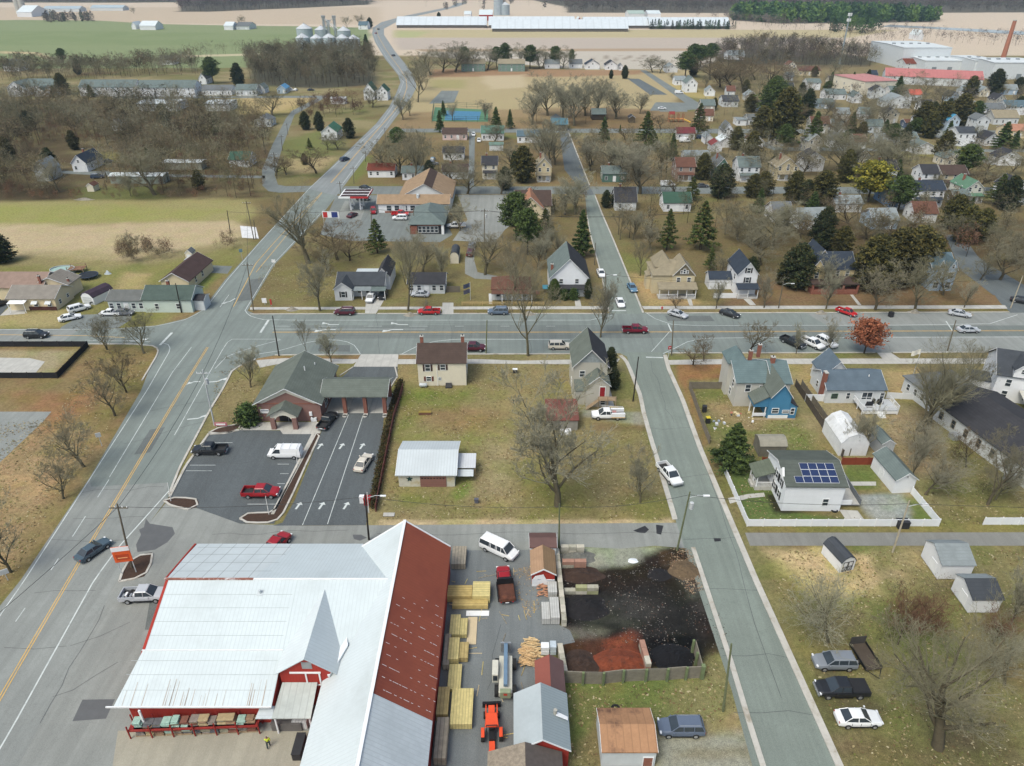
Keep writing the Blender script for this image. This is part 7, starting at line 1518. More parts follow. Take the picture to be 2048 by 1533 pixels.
# bare trees in the middle ground
for q_ in '''wide 255 300 228 1.2;tall 215 700 640 .6;wide 118 385 312 1.0;wide 310 390 288 1.35;vase 262 393 350 .8;round 552 352 312 1.4;round 573 350 315 1.2;round 633 347 295 1.3;wide 675 300 262 1.3;wide 655 300 265 1.2;wide 545 233 175 1.4;wide 745 215 172 1.3;vase 806 240 188 1.1;vase 820 232 195 1.0;tall 830 365 262 1.0;wide 800 350 270 1.5;wide 775 345 275 1.3;wide 840 345 280 1.3;wide 905 330 280 1.2;wide 905 370 310 1.3;wide 935 388 325 1.4;wide 1002 388 335 1.2;vase 920 462 405 1.3;wide 970 550 452 1.1;wide 990 290 245 1.2;wide 1025 340 285 1.4;vase 885 560 485 .7;round 675 520 455 1.4;round 700 522 470 1.3;round 655 540 480 1.2;tall 820 560 470 .9;wide 845 545 475 1.2;tall 1025 600 480 .8;tall 1045 480 400 .9;pale 1110 515 470 1.1;vase 1090 520 455 1.0;vase 1075 540 470 .9;tall 1098 345 235 1.2;vase 1085 330 250 1.3;vase 1110 330 265 1.2;vase 1150 430 350 1.3;vase 1130 430 370 1.2;vase 1180 342 275 1.3;vase 1215 350 278 1.4;vase 1240 360 285 1.6;vase 1280 388 290 1.5;vase 1270 350 285 1.4;tall 1323 355 280 .8;round 1350 390 350 1.2;round 1250 280 255 1.4;wide 1386 350 300 1.1;wide 1425 345 295 1.3;tall 1280 552 480 .7;tall 1240 480 410 .8;vase 1266 480 420 1.1;vase 1300 500 440 1.0;tall 1450 470 400 .8;wide 1435 560 505 .9;wide 1520 530 430 1.3;wide 1545 500 400 1.4;wide 1500 495 420 1.3;wide 1475 480 425 1.2;wide 1570 470 410 1.3;wide 1600 470 420 1.2;vase 1655 585 515 1.0;wide 1885 590 520 1.2;tall 1910 490 430 1.0;wide 1960 560 510 1.1;wide 2000 560 470 1.2;wide 2030 530 460 1.2;wide 1990 500 440 1.3;wide 1860 480 430 1.3;wide 1820 480 425 1.3;wide 1780 475 430 1.3;wide 1730 480 425 1.4;round 1700 460 400 1.3;tall 1715 440 395 .8;pale 1850 415 385 1.3;wide 1555 345 290 1.2;wide 1605 350 295 1.2;wide 1680 345 260 1.4;wide 1720 355 265 1.6;wide 1760 350 265 1.5;wide 1790 345 270 1.4;wide 1660 310 250 1.3;round 1700 270 220 1.5;round 1680 280 235 1.4;wide 1740 260 205 1.3;wide 1770 250 200 1.3;wide 1490 350 295 1.3;wide 1510 360 305 1.2;round 1950 380 340 1.4;wide 1930 350 305 1.3;wide 1970 350 300 1.3;wide 2020 350 300 1.3;wide 1985 385 340 1.2;wide 1870 380 345 1.0;tall 1945 292 250 .8;wide 2044 300 250 1.2;wide 1830 232 180 1.2;wide 1850 190 150 1.4;wide 1800 200 165 1.2;wide 1880 215 165 1.3;wide 1735 235 190 1.2;wide 1650 235 195 1.2;wide 1600 215 170 1.3;wide 1575 165 125 1.4;wide 1665 150 120 1.2;round 1585 245 210 1.3;wide 1640 260 225 1.2;vase 1065 250 180 1.3;vase 1095 232 152 1.4;vase 1125 235 160 1.4;vase 1148 252 162 1.4;vase 1170 232 160 1.3;vase 1195 235 165 1.2;vase 1232 238 170 1.6;vase 1280 228 185 1.4;tall 1195 225 158 .9;round 1322 260 232 1.2;wide 1185 330 260 1.0;vase 970 240 200 1.1;vase 905 242 205 1.0;tall 836 205 130 1.2;tall 845 180 120 1.3;wide 862 150 95 1.6;wide 885 145 92 1.6;wide 910 145 88 1.6;wide 940 142 88 1.5;wide 975 140 95 1.4;wide 1035 138 90 1.4;wide 1085 135 95 1.4;wide 1125 138 95 1.3;wide 1080 138 98 1.2;wide 1305 145 112 1.7;wide 1320 147 115 1.5;wide 1345 160 145 1.5;round 1440 175 130 1.7;round 1465 180 128 1.7;round 1485 172 130 1.7;round 1420 160 115 1.7;round 1450 155 112 1.7;round 1480 150 115 1.6;round 1510 160 115 1.6;round 1535 170 120 1.6;tall 1412 185 150 .9;tall 695 58 34 1.3;tall 718 56 30 1.4;dark 740 56 36 1.0;wide 486 50 31 1.2;wide 268 28 14 1.0;dark 878 37 25 1.2'''.split(';'):
    k,x,b_,t,wx=q_.split();x,b_,t,wx=int(x),int(b_),int(t),float(wx)
    T(k,x,b_,t,None,wx*(1.42 if k in ('wide','vase','round','tall') else 1))
er=random.Random(5)
for k in range(46):
    x=er.uniform(1380,2045);y=er.choice([150,172,190,222,243,275,300,325,350,362,398,430,460])+er.uniform(-6,6)
    if x > 1740 and y < 180 or x < 1560 and y > 430: continue
    tree(er.choice(['conifer','dark','bronze','cone','bronze','pine']),x,y,er.uniform(6,12.5),None,wx=er.uniform(.9,1.3))
for x,y,h in ((620,300,5),(610,330,4.5),(150,300,8),(60,260,9),(330,250,10),(430,270,8),(20,320,9),(300,330,7),(400,380,7),(860,360,7),(1010,380,8),(1090,470,8),(1500,560,6),(1690,560,7),(1420,540,6)): tree(er.choice(['dark','bronze','conifer']),x,y,h,None)
print('trees placed',NT[0])
# woods: too many stems to count, each wood one object grown from the same branchwork at lower detail
def lowres(kind,nseg,seed,fat=1.0):
    _,V,F=PT[kind];rg=np.random.default_rng(seed)
    if kind in ('big','wide','vase','round','small','tall','pale','brush'):
        n=V.shape[0] // 6;v=V.reshape(n,6,3);k=rg.choice(n,min(n,nseg),replace=False);v=v[k]
        c0=v[:,:3].mean(1);c1=v[:,3:].mean(1);d=c1-c0;c1=c0+d*1.5;d /= np.linalg.norm(d,axis=1)[:,None]+1e-9
        s_=np.cross(d,rg.normal(size=d.shape));s_ /= np.linalg.norm(s_,axis=1)[:,None]+1e-9;w_=s_*(.024*fat)*rg.uniform(.6,1.4,(len(d),1))
        return np.stack([c0-w_,c0+w_,c1+w_*.5,c1-w_*.5],1).reshape(-1,3),np.arange(len(d)*4).reshape(-1,4)
    n=V.shape[0] // 4;k=rg.choice(n,min(n,nseg),replace=False);v=V.reshape(n,4,3)[k];c=v.mean(1,keepdims=True);v=c+(v-c)*(1+fat*.35);return v.reshape(-1,3),np.arange(len(k)*4).reshape(-1,4)
def trunkcard(h,r): # slim three-sided stem
    V,F=strip_tubes([((0,0,0),(0,0,h),r,r*.4)]);return V,F
def in_poly(P,x,y):
    ins=np.zeros(x.shape,bool)
    for (ax,ay),(bx,by) in zip(P,P[1:]+P[:1]):
        if abs(by-ay) > 1e-9: ins ^= ((ay > y) != (by > y)) & (x < (bx-ax)*(y-ay)/(by-ay)+ax)
    return ins
def wood(name,pts,sp,kinds,hs,nseg,fat,mats,label,cat,seed,jit=.45,stems=True,avoid=()):
    P=px_poly(pts);xs=[p[0] for p in P];yy=[p[1] for p in P];rg=np.random.default_rng(seed)
    gx,gy=np.meshgrid(np.arange(min(xs),max(xs),sp),np.arange(min(yy),max(yy),sp));gx=gx.ravel()+rg.uniform(-jit,jit,gx.size)*sp;gy=gy.ravel()+rg.uniform(-jit,jit,gy.size)*sp
    m=in_poly(P,gx,gy)
    for ap in avoid: m &= ~in_poly(px_poly(ap),gx,gy)
    gx,gy=gx[m],gy[m];VV=[];FF=[];MI=[];o=0
    bits=[lowres(k,nseg,seed+i*7+j,fat)+(HT[k],) for i,k in enumerate(kinds) for j in range(3)]
    for x,y in zip(gx,gy):
        q=rg.integers(len(bits));V,F,H=bits[q];h=rg.uniform(*hs);s=h/H;a=rg.uniform(0,6.28);c,sn=math.cos(a)*s*rg.uniform(.9,1.3),math.sin(a)*s
        v=np.stack([V[:,0]*c-V[:,1]*sn+x,V[:,0]*sn+V[:,1]*c+y,V[:,2]*s],1);VV.append(v);FF.append(F+o);o+=len(v);MI.append(np.full(len(F),rg.integers(len(mats))))
        if stems:
            tv,tf=trunkcard(h*.55,h*.011);VV.append(tv+np.array([x,y,0]));FF.append(tf+o);o+=len(tv);MI.append(np.full(len(tf),len(mats)))
    if not VV: return
    ob=bpy.data.objects.new(name,np_mesh(name,np.concatenate(VV),np.concatenate(FF),mats+[BK_D],mi=np.concatenate(MI)));COL.objects.link(ob);return tag(ob,label,cat,kind='stuff')
WB=[TW_G,TW_B,bark(C8(112,107,84)),bark(C8(126,115,92)),bark(C8(80,73,56))];WBR=[TW_B,TW_R,bark(C8(104,82,66)),bark(C8(124,104,84))];WF=[bark(C8(112,104,98)),bark(C8(104,92,86)),bark(C8(124,116,110))]
LFT=([(100,290),(245,290),(250,350),(200,352),(195,402),(170,400),(100,395),(50,350)],[(440,300),(520,300),(540,340),(440,345)])
wood('bare_wood',[(-60,205),(250,215),(470,235),(530,250),(540,330),(520,402),(330,400),(260,380),(120,400),(-60,402)],7.5,('wide','vase','round','tall'),(7,17),1200,2.6,WB,'dense bare wood filling the left middle distance','wood',1,avoid=LFT)
wood('understorey_brush',[(-60,220),(540,240),(535,345),(522,404),(320,402),(150,404),(-60,406)],5.0,('brush','pale'),(2.2,4.5),494,2.6,WBR,'reddish brown undergrowth below the left wood','undergrowth',2,avoid=LFT,stems=False)
wood('bare_wood',[(0,140),(60,142),(200,142),(300,140),(400,136),(410,150),(200,158),(60,164),(0,168)],8,('wide','tall','round'),(9,16),900,5,WB,'bare wood between the townhouses and green field','wood',3)
wood('bare_wood',[(495,120),(560,116),(740,112),(750,130),(752,170),(640,178),(500,170)],8,('tall','wide','vase'),(12,18),900,4.5,WB,'tall bare wood in front of the grain bins','wood',4)
wood('bare_wood',[(1430,108),(1500,96),(1560,96),(1700,108),(1760,122),(1740,134),(1600,142),(1500,130),(1430,122)],9,('wide','tall','vase'),(11,17),900,5,WB+WF,'grey bare wood around the foot of the cell tower','wood',5)
wood('bare_wood',[(620,208),(680,204),(740,212),(745,222),(700,238),(620,240),(590,232)],7,('round','brush'),(5,9),646,2.6,WBR,'brown scrubby wood between the lane and the highway','wood',6)
wood('bare_wood',[(500,100),(-60,178),(-60,205),(250,208),(520,214),(540,200),(400,200),(60,196)],10,('round','wide'),(7,14),494,3.0,WB,'bare trees along the townhouse road','wood',7,avoid=([(-10,165),(520,160),(520,201),(-10,201)],))
# the town's gardens: loose thin growth between the houses
HSE=([(1500,330),(1620,330),(1620,358),(1500,358)],[(1745,330),(1960,330),(1990,420),(1745,420)],[(1640,370),(2048,370),(2048,392),(1640,392)])
wood('garden_trees',[(1400,150),(1560,150),(1700,165),(2100,175),(2100,250),(1800,256),(1400,256),(1480,200)],13,('wide','vase','round'),(6,11),650,4.0,WB+WF,'scattered bare garden trees of the far eastern streets','trees',8)
wood('garden_trees',[(1560,270),(1780,270),(1780,330),(1740,370),(1560,366)],10,('wide','vase','round'),(7,11),798,2.6,WB,'hazy bare trees behind the golden evergreen','trees',9)
wood('garden_scrub',[(1450,425),(1560,420),(2100,425),(2100,560),(1950,540),(1900,500),(1700,520),(1560,520),(1450,480)],9,('wide','brush','vase'),(5,10),874,2.0,WB+WBR[:2],'dense bare scrub behind the northern row of houses','scrub',10,avoid=([(1860,470),(2048,590),(2048,640),(1880,600)],))
wood('garden_scrub',[(1020,405),(1165,400),(1170,470),(1060,500),(1010,470)],8,('brush','vase'),(4,8),874,2.0,WB,'bare growth left of the north side street','scrub',11)
wood('hedgerow',[(236,500),(290,498),(355,498),(350,520),(240,528)],2.6,('brush',),(3,5),600,1.8,WBR,'reddish brown hedgerow thicket in the tan meadow','hedgerow',12,stems=False)
T('wide',262,503,462,None,.9);T('wide',276,503,468,None,.8)
wood('hedgerow',[(410,490),(480,480),(490,500),(420,503)],3.5,('brush','pale'),(2.5,5),420,2.0,WBR,'low brush at the meadow corner by the highway','hedgerow',13,stems=False)
wood('lot_scrub',[(1790,880),(1850,860),(1960,950),(2048,1010),(2048,1035),(1900,1000),(1850,960)],5.5,('pale','brush'),(2.5,5),420,1.7,WB,'pale bare scrub beside the long white hall','scrub',14,stems=False)
wood('lot_scrub',[(1740,1200),(1870,1190),(1900,1290),(1760,1300)],3.2,('brush','pale'),(2.0,4.0),420,1.3,WB+WBR[:1],'brown thicket below the white sheds','scrub',15,stems=False)
wood('lot_scrub',[(1590,1240),(1720,1230),(1720,1300),(1610,1310)],3.0,('pale',),(2.0,4.0),420,1.3,[TW_L,TW_B],'pale suckers round the foot of the many stemmed shrub','scrub',16,stems=False)
wood('garden_trees',[(1160,285),(1560,285),(1560,368),(1180,368)],11,('wide','vase'),(7,14),1000,3.0,WB,'hazy bare garden trees between the second and third streets','trees',40)
wood('garden_trees',[(800,280),(1110,280),(1140,368),(720,368)],15,('wide','vase'),(5,10),900,2.4,WB,'bare garden trees between the bungalows','trees',41)
wood('garden_trees',[(1760,300),(2100,306),(2100,370),(1760,370)],12,('wide','round'),(6,11),900,3.4,WB,'bare garden trees above the eastern second street','trees',42)
wood('garden_trees',[(1230,395),(1560,395),(1560,420),(1450,500),(1250,500)],12,('wide','vase'),(7,14),1000,2.0,WB,'bare garden trees behind the tan Victorian house','trees',43)
wood('garden_trees',[(1560,392),(2100,392),(2100,425),(1560,425)],10,('wide','vase','brush'),(5,9),1000,2.2,WB,'bare garden growth below the eastern second street','trees',44)
wood('garden_trees',[(1060,225),(1260,225),(1270,245),(1060,255)],14,('vase','wide'),(8,13),900,2.6,WB,'bare park grove at the end of the street','trees',45)
# far woods
FG=[leafm(C8(52,78,50)),leafm(C8(64,90,54)),leafm(C8(44,64,48)),leafm(C8(78,102,54))]
wood('far_wood',[(-400,4),(250,5),(350,6),(370,1),(-600,-4)],18,('wide','round'),(18,26),260,30,WF,'far dark wood behind the left farm','wood',20)
wood('far_wood',[(355,24),(420,24),(560,18),(740,10),(748,2),(650,-1),(365,2)],18,('tall','wide'),(18,26),300,34,WF,'far bare wood standing out into the tan field','wood',21)
wood('far_wood',[(1135,26),(1270,26),(1500,26),(2200,24),(2400,-4),(1000,-12),(1130,14)],22,('wide','round'),(16,24),220,32,WF,'far blue grey wood along the top right','wood',22)
wood('pine_wood',[(1460,40),(1560,47),(1700,46),(1875,44),(1880,38),(1700,30),(1560,27),(1470,28)],14,('dark',),(16,21),130,10,FG,'broad dark green pine plantation behind the cell tower','wood',23)
wood('pine_wood',[(1650,60),(1690,57),(1750,62),(1760,70),(1700,68),(1650,64)],13,('dark','pine'),(14,18),150,6,FG,'dark evergreens in front of the pine plantation','wood',24)
wood('pine_wood',[(1480,14),(1700,12),(2100,10),(2100,2),(1480,4)],30,('dark',),(16,22),70,12,FG,'far dark evergreen belts within the top right wood','wood',25)
wood('far_wood',[(1290,34),(1400,36),(1560,48),(1640,62),(1560,60),(1460,46),(1380,36)],16,('wide','round'),(10,15),160,16,WF,'thin far hedgerow trees edging the tan field','wood',26)
wood('far_wood',[(1620,56),(1640,70),(1780,88),(1800,84),(2100,96),(2100,88),(1900,80),(1760,76)],14,('wide','tall'),(8,14),200,12,WF+WBR[:1],'bare trees behind the white factory','wood',27)
wood('far_wood',[(1760,72),(2100,86),(2100,78),(1900,66),(1760,52)],24,('tall','wide'),(7,12),180,12,WF,'thin bare trees round the pond','wood',28)
wood('far_wood',[(840,20),(1130,20),(1120,8),(1000,4),(840,12)],70,('wide','dark'),(12,20),90,8,WF+FG[:1],'scattered far farmstead trees at the top centre','trees',29)
wood('evergreen_screen',[(1296,60),(1476,60),(1476,58),(1296,58)],6,('cone',),(9,12),240,3.2,FG[:1]+GD,'row of dark evergreens screening the poultry houses','trees',30)
wood('far_wood',[(82,46),(190,43),(150,38),(90,40)],9,('dark','wide'),(8,14),160,5,FG[2:3]+WF,'dark tree clump round the farm in the green field','wood',31)
sheet('pond_water',[(1762,54),(1860,58),(2100,74),(2100,66),(1900,56),(1780,50)],.1,M(C8(196,204,212),.15,.05,.02,spec=.6),kind='structure')
def scatter(name,polys,n,s,mats,label,cat,seed,zk=1.0,avoid=()):
    rg=np.random.default_rng(seed);PP=[px_poly(p) for p in polys];out=[]
    for P in PP:
        xs=[p[0] for p in P];yy=[p[1] for p in P];A=(max(xs)-min(xs))*(max(yy)-min(yy));k=int(n*A);x=rg.uniform(min(xs),max(xs),k);y=rg.uniform(min(yy),max(yy),k);m=in_poly(P,x,y)
        for q in avoid: m &= ~in_poly(px_poly(q),x,y)
        out.append(np.stack([x[m],y[m],np.full(m.sum(),.03)],1))
    C=np.concatenate(out);d=fbm(C[:,0],C[:,1],2.2,seed);C=C[rg.random(len(C)) < ss(d,.35,.7)+.15];S=s*rg.uniform(.4,1.5,len(C));V,F=leaf_quads(C,S,rg,.1);V[:,2]=np.abs(V[:,2]-.03)*zk+.02
    ob=bpy.data.objects.new(name,np_mesh(name,V,F,mats,mi=rg.integers(0,len(mats),len(F))));COL.objects.link(ob);return tag(ob,label,cat,kind='stuff')
LOTS=[[(798,730),(1135,730),(1150,845),(1165,862),(1290,862),(1340,1040),(758,1040)],[(1382,785),(1450,785),(1600,850),(1670,910),(1500,925),(1470,940),(1420,880)],[(1600,800),(1700,830),(1900,830),(2048,1000),(2048,1050),(1890,1050),(1830,980),(1790,910),(1660,850)],[(1515,1102),(2100,1102),(2100,1600),(1740,1600),(1600,1290)],
 [(180,700),(300,705),(270,780),(0,1195),(-60,1290),(-60,850),(110,840)],[(1132,1372),(1400,1362),(1430,1310),(1480,1450),(1325,1440),(1195,1430),(1190,1600),(1145,1600)],[(430,745),(545,720),(500,840),(425,850)],[(520,530),(670,530),(670,605),(510,605)],[(1465,935),(1515,935),(1560,1030),(1780,1035),(1500,1040)]]
TUF=[M(c,1,.2,2,spec=.05) for c in (C8(166,150,108),C8(146,130,92),C8(112,116,62),C8(120,98,70),C8(186,174,138),C8(96,84,60))]
scatter('grass_tufts',LOTS,9,.15,TUF,'dry winter grass tufts and leaf litter on the lots','grass',61,.7)
scatter('yard_debris',[[(1120,1140),(1250,1130),(1300,1105),(1380,1105),(1470,1290),(1400,1325),(1125,1335)]],16,.09,[M(C8(110,106,104),1),M(C8(74,60,52),1),M(C8(40,38,40),1),M(C8(150,144,136),1),M(C8(96,70,56),1),M(C8(30,28,30),1)],'bark chips and grit scattered over the dark yard','debris',62,.4)
scatter('straw_litter',[[(1025,1140),(1075,1130),(1085,1215),(1060,1235),(1035,1200)]],40,.1,[M(C8(190,160,104),1),M(C8(160,132,90),1),M(C8(120,104,80),1)],'loose straw spilled beside the dump truck','straw',63,.4)
scatter('leaf_litter',[[(1340,1095),(1388,1100),(1410,1180),(1380,1190),(1340,1140)]],40,.12,[M(C8(140,110,84),1),M(C8(100,78,60),1),M(C8(170,150,124),1)],'fallen leaves at the corner of the dark yard','leaves',64,.5)
print('woods done')
# ================================================================ POLES, WIRES, SIGNS
POLEW=M(C8(112,104,88),.95,.2,1.5);POLEG=M(C8(110,116,84),.95,.2,1.5);POLEM=M((.45,.47,.48),.5,.1,1);POLED=M(C8(52,48,44),.9,.2,1.5)
PTOP={}
def pole(x,y,tx,ty,mat,label,arm=1,light=0,trans=0,r=.15,name='utility_pole',near=None):
    g=G(x,y);h=zat(x,y,ty);t=G(tx,ty,h)-Vector((g.x,g.y,0));t.z=h
    if Vector((t.x,t.y)).length > h*.16: k=h*.16/Vector((t.x,t.y)).length;t.x *= k;t.y *= k
    b=thing(name,(g.x,g.y,0));mb=MB();mb.tube([(0,0,-.1),tuple(t)],[r,r*.65],mat,7);mb.build('pole_shaft',b)
    if arm: mb=MB();mb.box(t.x-1.2,t.x+1.2,t.y-.06,t.y+.06,h-.75,h-.62,mat);[mb.cyl(t.x+k,t.y,h-.62,h-.42,.05,WHITE,6) for k in (-1.1,-.4,.5,1.1)];mb.build('crossarm',b)
    if trans: mb=MB();mb.cyl(t.x+.4,t.y-.3,h-2.6,h-1.6,.28,POLEM,10);mb.build('transformer',b)
    if light: mb=MB();mb.tube([(t.x*.9,t.y*.9,h-1),(t.x+light*1.2,t.y,h-.6),(t.x+light*2.2,t.y,h-.65)],.05,POLEM,5);mb.build('lamp_arm',b);mb=MB();mb.box(t.x+light*2.0-.15,t.x+light*2.7,t.y-.15,t.y+.15,h-.75,h-.6,WHITE);mb.build('lamp_head',b)
    b['category']='pole'
    if label: b['label']=label
    else: AUTO.append((b,'thin wooden utility pole',near))
    PTOP[(x,y)]=Vector((g.x+t.x,g.y+t.y,h-.5));return b
pole(558,712,545,632,POLED,'dark leaning pole without arms on the south verge by the bank',0)
pole(429,851,405,740,POLEM,'silver metal pole with transformer beside the turning lane',1,0,1)
pole(264,1136,234,1008,POLEW,'wooden pole with crossarm rising from the orange sign island',1)
pole(738,1080,730,988,POLED,'dark pole at the foot of the maroon fence behind the barn',0)
pole(1118,1098,1119,1008,POLEG,'mossy pole at the north end of the concrete block wall',0,trans=0)
pole(1354,1101,1380,984,POLEG,'tall leaning pole with white lamp at the alley mouth',0,1,1)
pole(1446,1423,1463,1288,POLEG,'mossy green pole on the verge below the timber wall',0)
pole(1785,1105,1819,1002,M(C8(178,168,148),.9),'pale leaning pole between the white sheds and the white fence',0,1)
pole(1266,803,1277,714,POLED,'dark leaning pole left of the side street',0)
pole(1343,711,1347,641,POLEW,'pole on the corner beside the stop sign',0);pole(972,708,974,641,POLEG,'slim pole on the south kerb beside the maroon pickup',0)
pole(507,622,494,525,POLEW,'wooden pole on the pointed corner of the crossroads',1);pole(363,626,351,567,POLED,'dark pole at the corner of the green roofed ranch',0)
pole(461,467,454,421,POLED,'bare dark pole alone in the tan meadow',0);pole(508,480,492,402,POLEW,'pole by the white concrete pad, taller of two',1);pole(512,478,507,440,POLEW,'short pole by the white concrete pad',0)
pole(1557,617,1567,562,POLEW,'street lamp pole in front of the yellow house',0,1);pole(2021,617,2046,552,M(C8(178,168,148),.9),'pale pole at the north-east street corner',0);pole(1895,702,1912,641,POLEW,'pole behind the bare trees on the south verge at right',0)
pole(1210,612,1211,545,POLEW,'pole at the left corner of the north side street',0,1);pole(1189,530,1191,486,POLEW,'short pole left of the white parked sedan',0);pole(969,486,969,418,POLEW,'pole with boxes before the pale parking area',1,0,1);pole(743,452,742,415,POLEW,'pole on the filling station apron',0);pole(828,455,827,415,POLEW,'pole before the annex with green roof',0)
for x,y,tx,ty in ((771,281,769,255),(754,296,754,276),(731,324,731,303),(708,368,706,333),(682,392,679,363),(554,358,547,305),(565,302,562,270),(576,270,573,247),(1237,470,1239,430),(1585,430,1588,400),(1690,425,1692,398),(940,290,940,262),(198,342,190,302),(213,365,211,338),(716,172,715,152),(1825,318,1826,272),(1362,184,1361,160),(1412,212,1411,194)): pole(x,y,tx,ty,POLEW,None,1)
for x,y,tx,ty,l in ((538,1030,531,993,'white lamp post at the end of the mulched bank island'),(595,934,592,901,'white lamp post behind the panel van'),(342,1003,335,966,'short white post at the tip of the bank corner island'),(738,1026,734,985,'white lamp post by the red bins')): pole(x,y,tx,ty,M((.7,.7,.68),.6),l,0,1 if x == 738 else 0,0,.07,'lamp_post')
WIRE=M((.03,.03,.03),.6,.1,1)
def wire(a,c,label,sag=.8,r=.035,n=1):
    o=None
    A=PTOP[a] if a in PTOP else Vector(a);B_=PTOP[c] if c in PTOP else Vector(c)
    mb=MB();P=[A.lerp(B_,t/10)-Vector((0,0,sag*4*(t/10)*(1-t/10))) for t in range(11)];mb.tube(P,r,WIRE,4);o=mb.build('overhead_wire',recalc=False);tag(o,label,'wire','overhead wires')
wire((264,1136),(429,851),'overhead wire along the highway from the orange sign pole');wire((264,1136),(738,1080),'overhead wire across the alley behind the barn roof');wire((738,1080),(1118,1098),'overhead wire along the alley past the white van');wire((1118,1098),(1354,1101),'overhead wire along the alley to the leaning lamp pole')
wire((1354,1101),(1785,1105),'overhead wire over the white fence by the gravel lane');wire((1785,1105),(130,72,9),'overhead wire running to the right edge of the photo');wire((429,851),(507,622),'overhead wire over the turning lanes of the crossroads');wire((264,1136),(-62,35,10),'overhead wire towards the bottom left corner')
wire((743,452),(969,486),'overhead wire in front of the store annex',r=.06);wire((969,486),(1237,470),'overhead wire over the evergreens to the side street',r=.06);wire((1237,470),(1585,430),'overhead wire behind the northern house row',r=.06);wire((1585,430),(1690,425),'short overhead wire among the eastern gardens',r=.06);wire((507,622),(508,480),'overhead wire up the left side of the highway',r=.03)
wire((743,452),(461,467),'overhead wire from the filling station across the highway',r=.035);wire((1210,612),(1557,617),'overhead wire along the northern verge of the main street',r=.03);wire((1557,617),(2021,617),'overhead wire along the eastern verge of the main street',r=.03);wire((1690,425),(230,215,9),'overhead wire leaving the eastern gardens to the right',r=.04)
def sign(x,y,w_,h,z0,col,label,posts=1,rz=0,name='sign',extra=None):
    g=G(x,y);b=thing(name,(g.x,g.y,0),R(rz),label,'sign');mb=MB();mb.box(-w_/2,w_/2,-.05,.05,z0,z0+h,col);mb.build('sign_panel',b)
    for k in range(posts): mb=MB();xx=0 if posts == 1 else (-w_/2+.2+k*(w_-.4));mb.box(xx-.05,xx+.05,.055,.13,0,z0+h*.8,POLEM);mb.build('post',b)
    if extra:
        for e in extra: mb=MB();mb.box(e[0],e[1],-.08-.01*(e[5] if len(e) > 5 else 0),-.052,e[2],e[3],e[4]);mb.build('sign_field',b)
    return b
ORG=M(C8(226,92,30),.5);sign(258,1148,2.2,2.6,2.2,ORG,'orange and white roadside sign on posts by the barn island',2,10,'roadside_sign',[(-1.1,1.1,4.1,4.8,WHITE),(-.8,.8,2.6,3.5,M(C8(186,70,26),.5)),(-.6,.6,2.9,3.0,M(C8(240,180,120),.5),2)])
sign(664,452,5.2,2.0,2.6,WHITE,'filling station sign in white red and blue by the highway',2,0,'price_sign',[(-2.3,-1.0,2.7,4.4,M(C8(200,50,50),.5)),(.3,2.2,2.7,4.4,M(C8(50,66,130),.5))])
sign(1337,716,.7,.7,2.0,M(C8(190,40,46),.5),'red stop sign at the south mouth of the side street',1,20,'stop_sign',[(-.25,.25,2.3,2.42,WHITE)]);sign(443,855,2.2,.7,.3,M(C8(196,120,130),.6),'low pink bank sign on the mulch bed',2,0,'low_sign',[(-.8,.8,.5,.8,WHITE)])
sign(204,893,.8,.8,1.9,POLEM,'grey square sign seen from behind in the left grass',1,20);sign(16,1162,1.0,.8,1.2,POLEM,'tilted grey sign at the left edge by the bare tree',1,30);sign(485,520,.9,.9,2.2,M(C8(120,150,160),.5),'small blue grey sign left of the highway lanes',1,30);sign(549,535,1.0,.8,1.4,WHITE,'small white sign right of the highway lanes');sign(530,610,1.1,1.2,.5,WHITE,'white notice board on the pointed verge');sign(543,612,.4,1.4,.3,M(C8(190,50,46),.5),'narrow red marker beside the white notice board')
for x,y,l,c in ((941,600,'flagpole with two dark flags on the bungalow lawn',((.04,.05,.09),(.06,.06,.09))),(1827,748,'flagpole with pale flag beside the bare trees on the verge',((.7,.68,.6),))):
    g=G(x,y);h=zat(x,y,y-36 if x < 1000 else y-52);b=thing('flagpole',(g.x,g.y,0),0,l,'flagpole');mb=MB();mb.cyl(0,0,0,h,.06,POLEM,6);mb.build('pole_shaft',b)
    for k,cc in enumerate(c): mb=MB();z=h-.3-k*1.5;mb.add([(-.05-.4*i,.12*math.sin(i*1.7),z-(0 if j else 1.1)-.12*i) for i in range(5) for j in (0,1)],[(2*i,2*i+2,2*i+3,2*i+1) for i in range(4)],M(cc,.8));mb.build('flag',b)
g=G(1324,619);b=thing('fire_hydrant',(g.x,g.y,0),0,'red fire hydrant on the north sidewalk','hydrant');mb=MB();mb.tube([(0,0,0),(0,0,.6),(0,0,.75)],[.16,.16,.05],M(C8(190,30,30),.5),8);mb.build('barrel',b);mb=MB();mb.tube([(-.28,0,.45),(.28,0,.45)],.08,M(C8(190,30,30),.5),6);mb.build('nozzle',b)
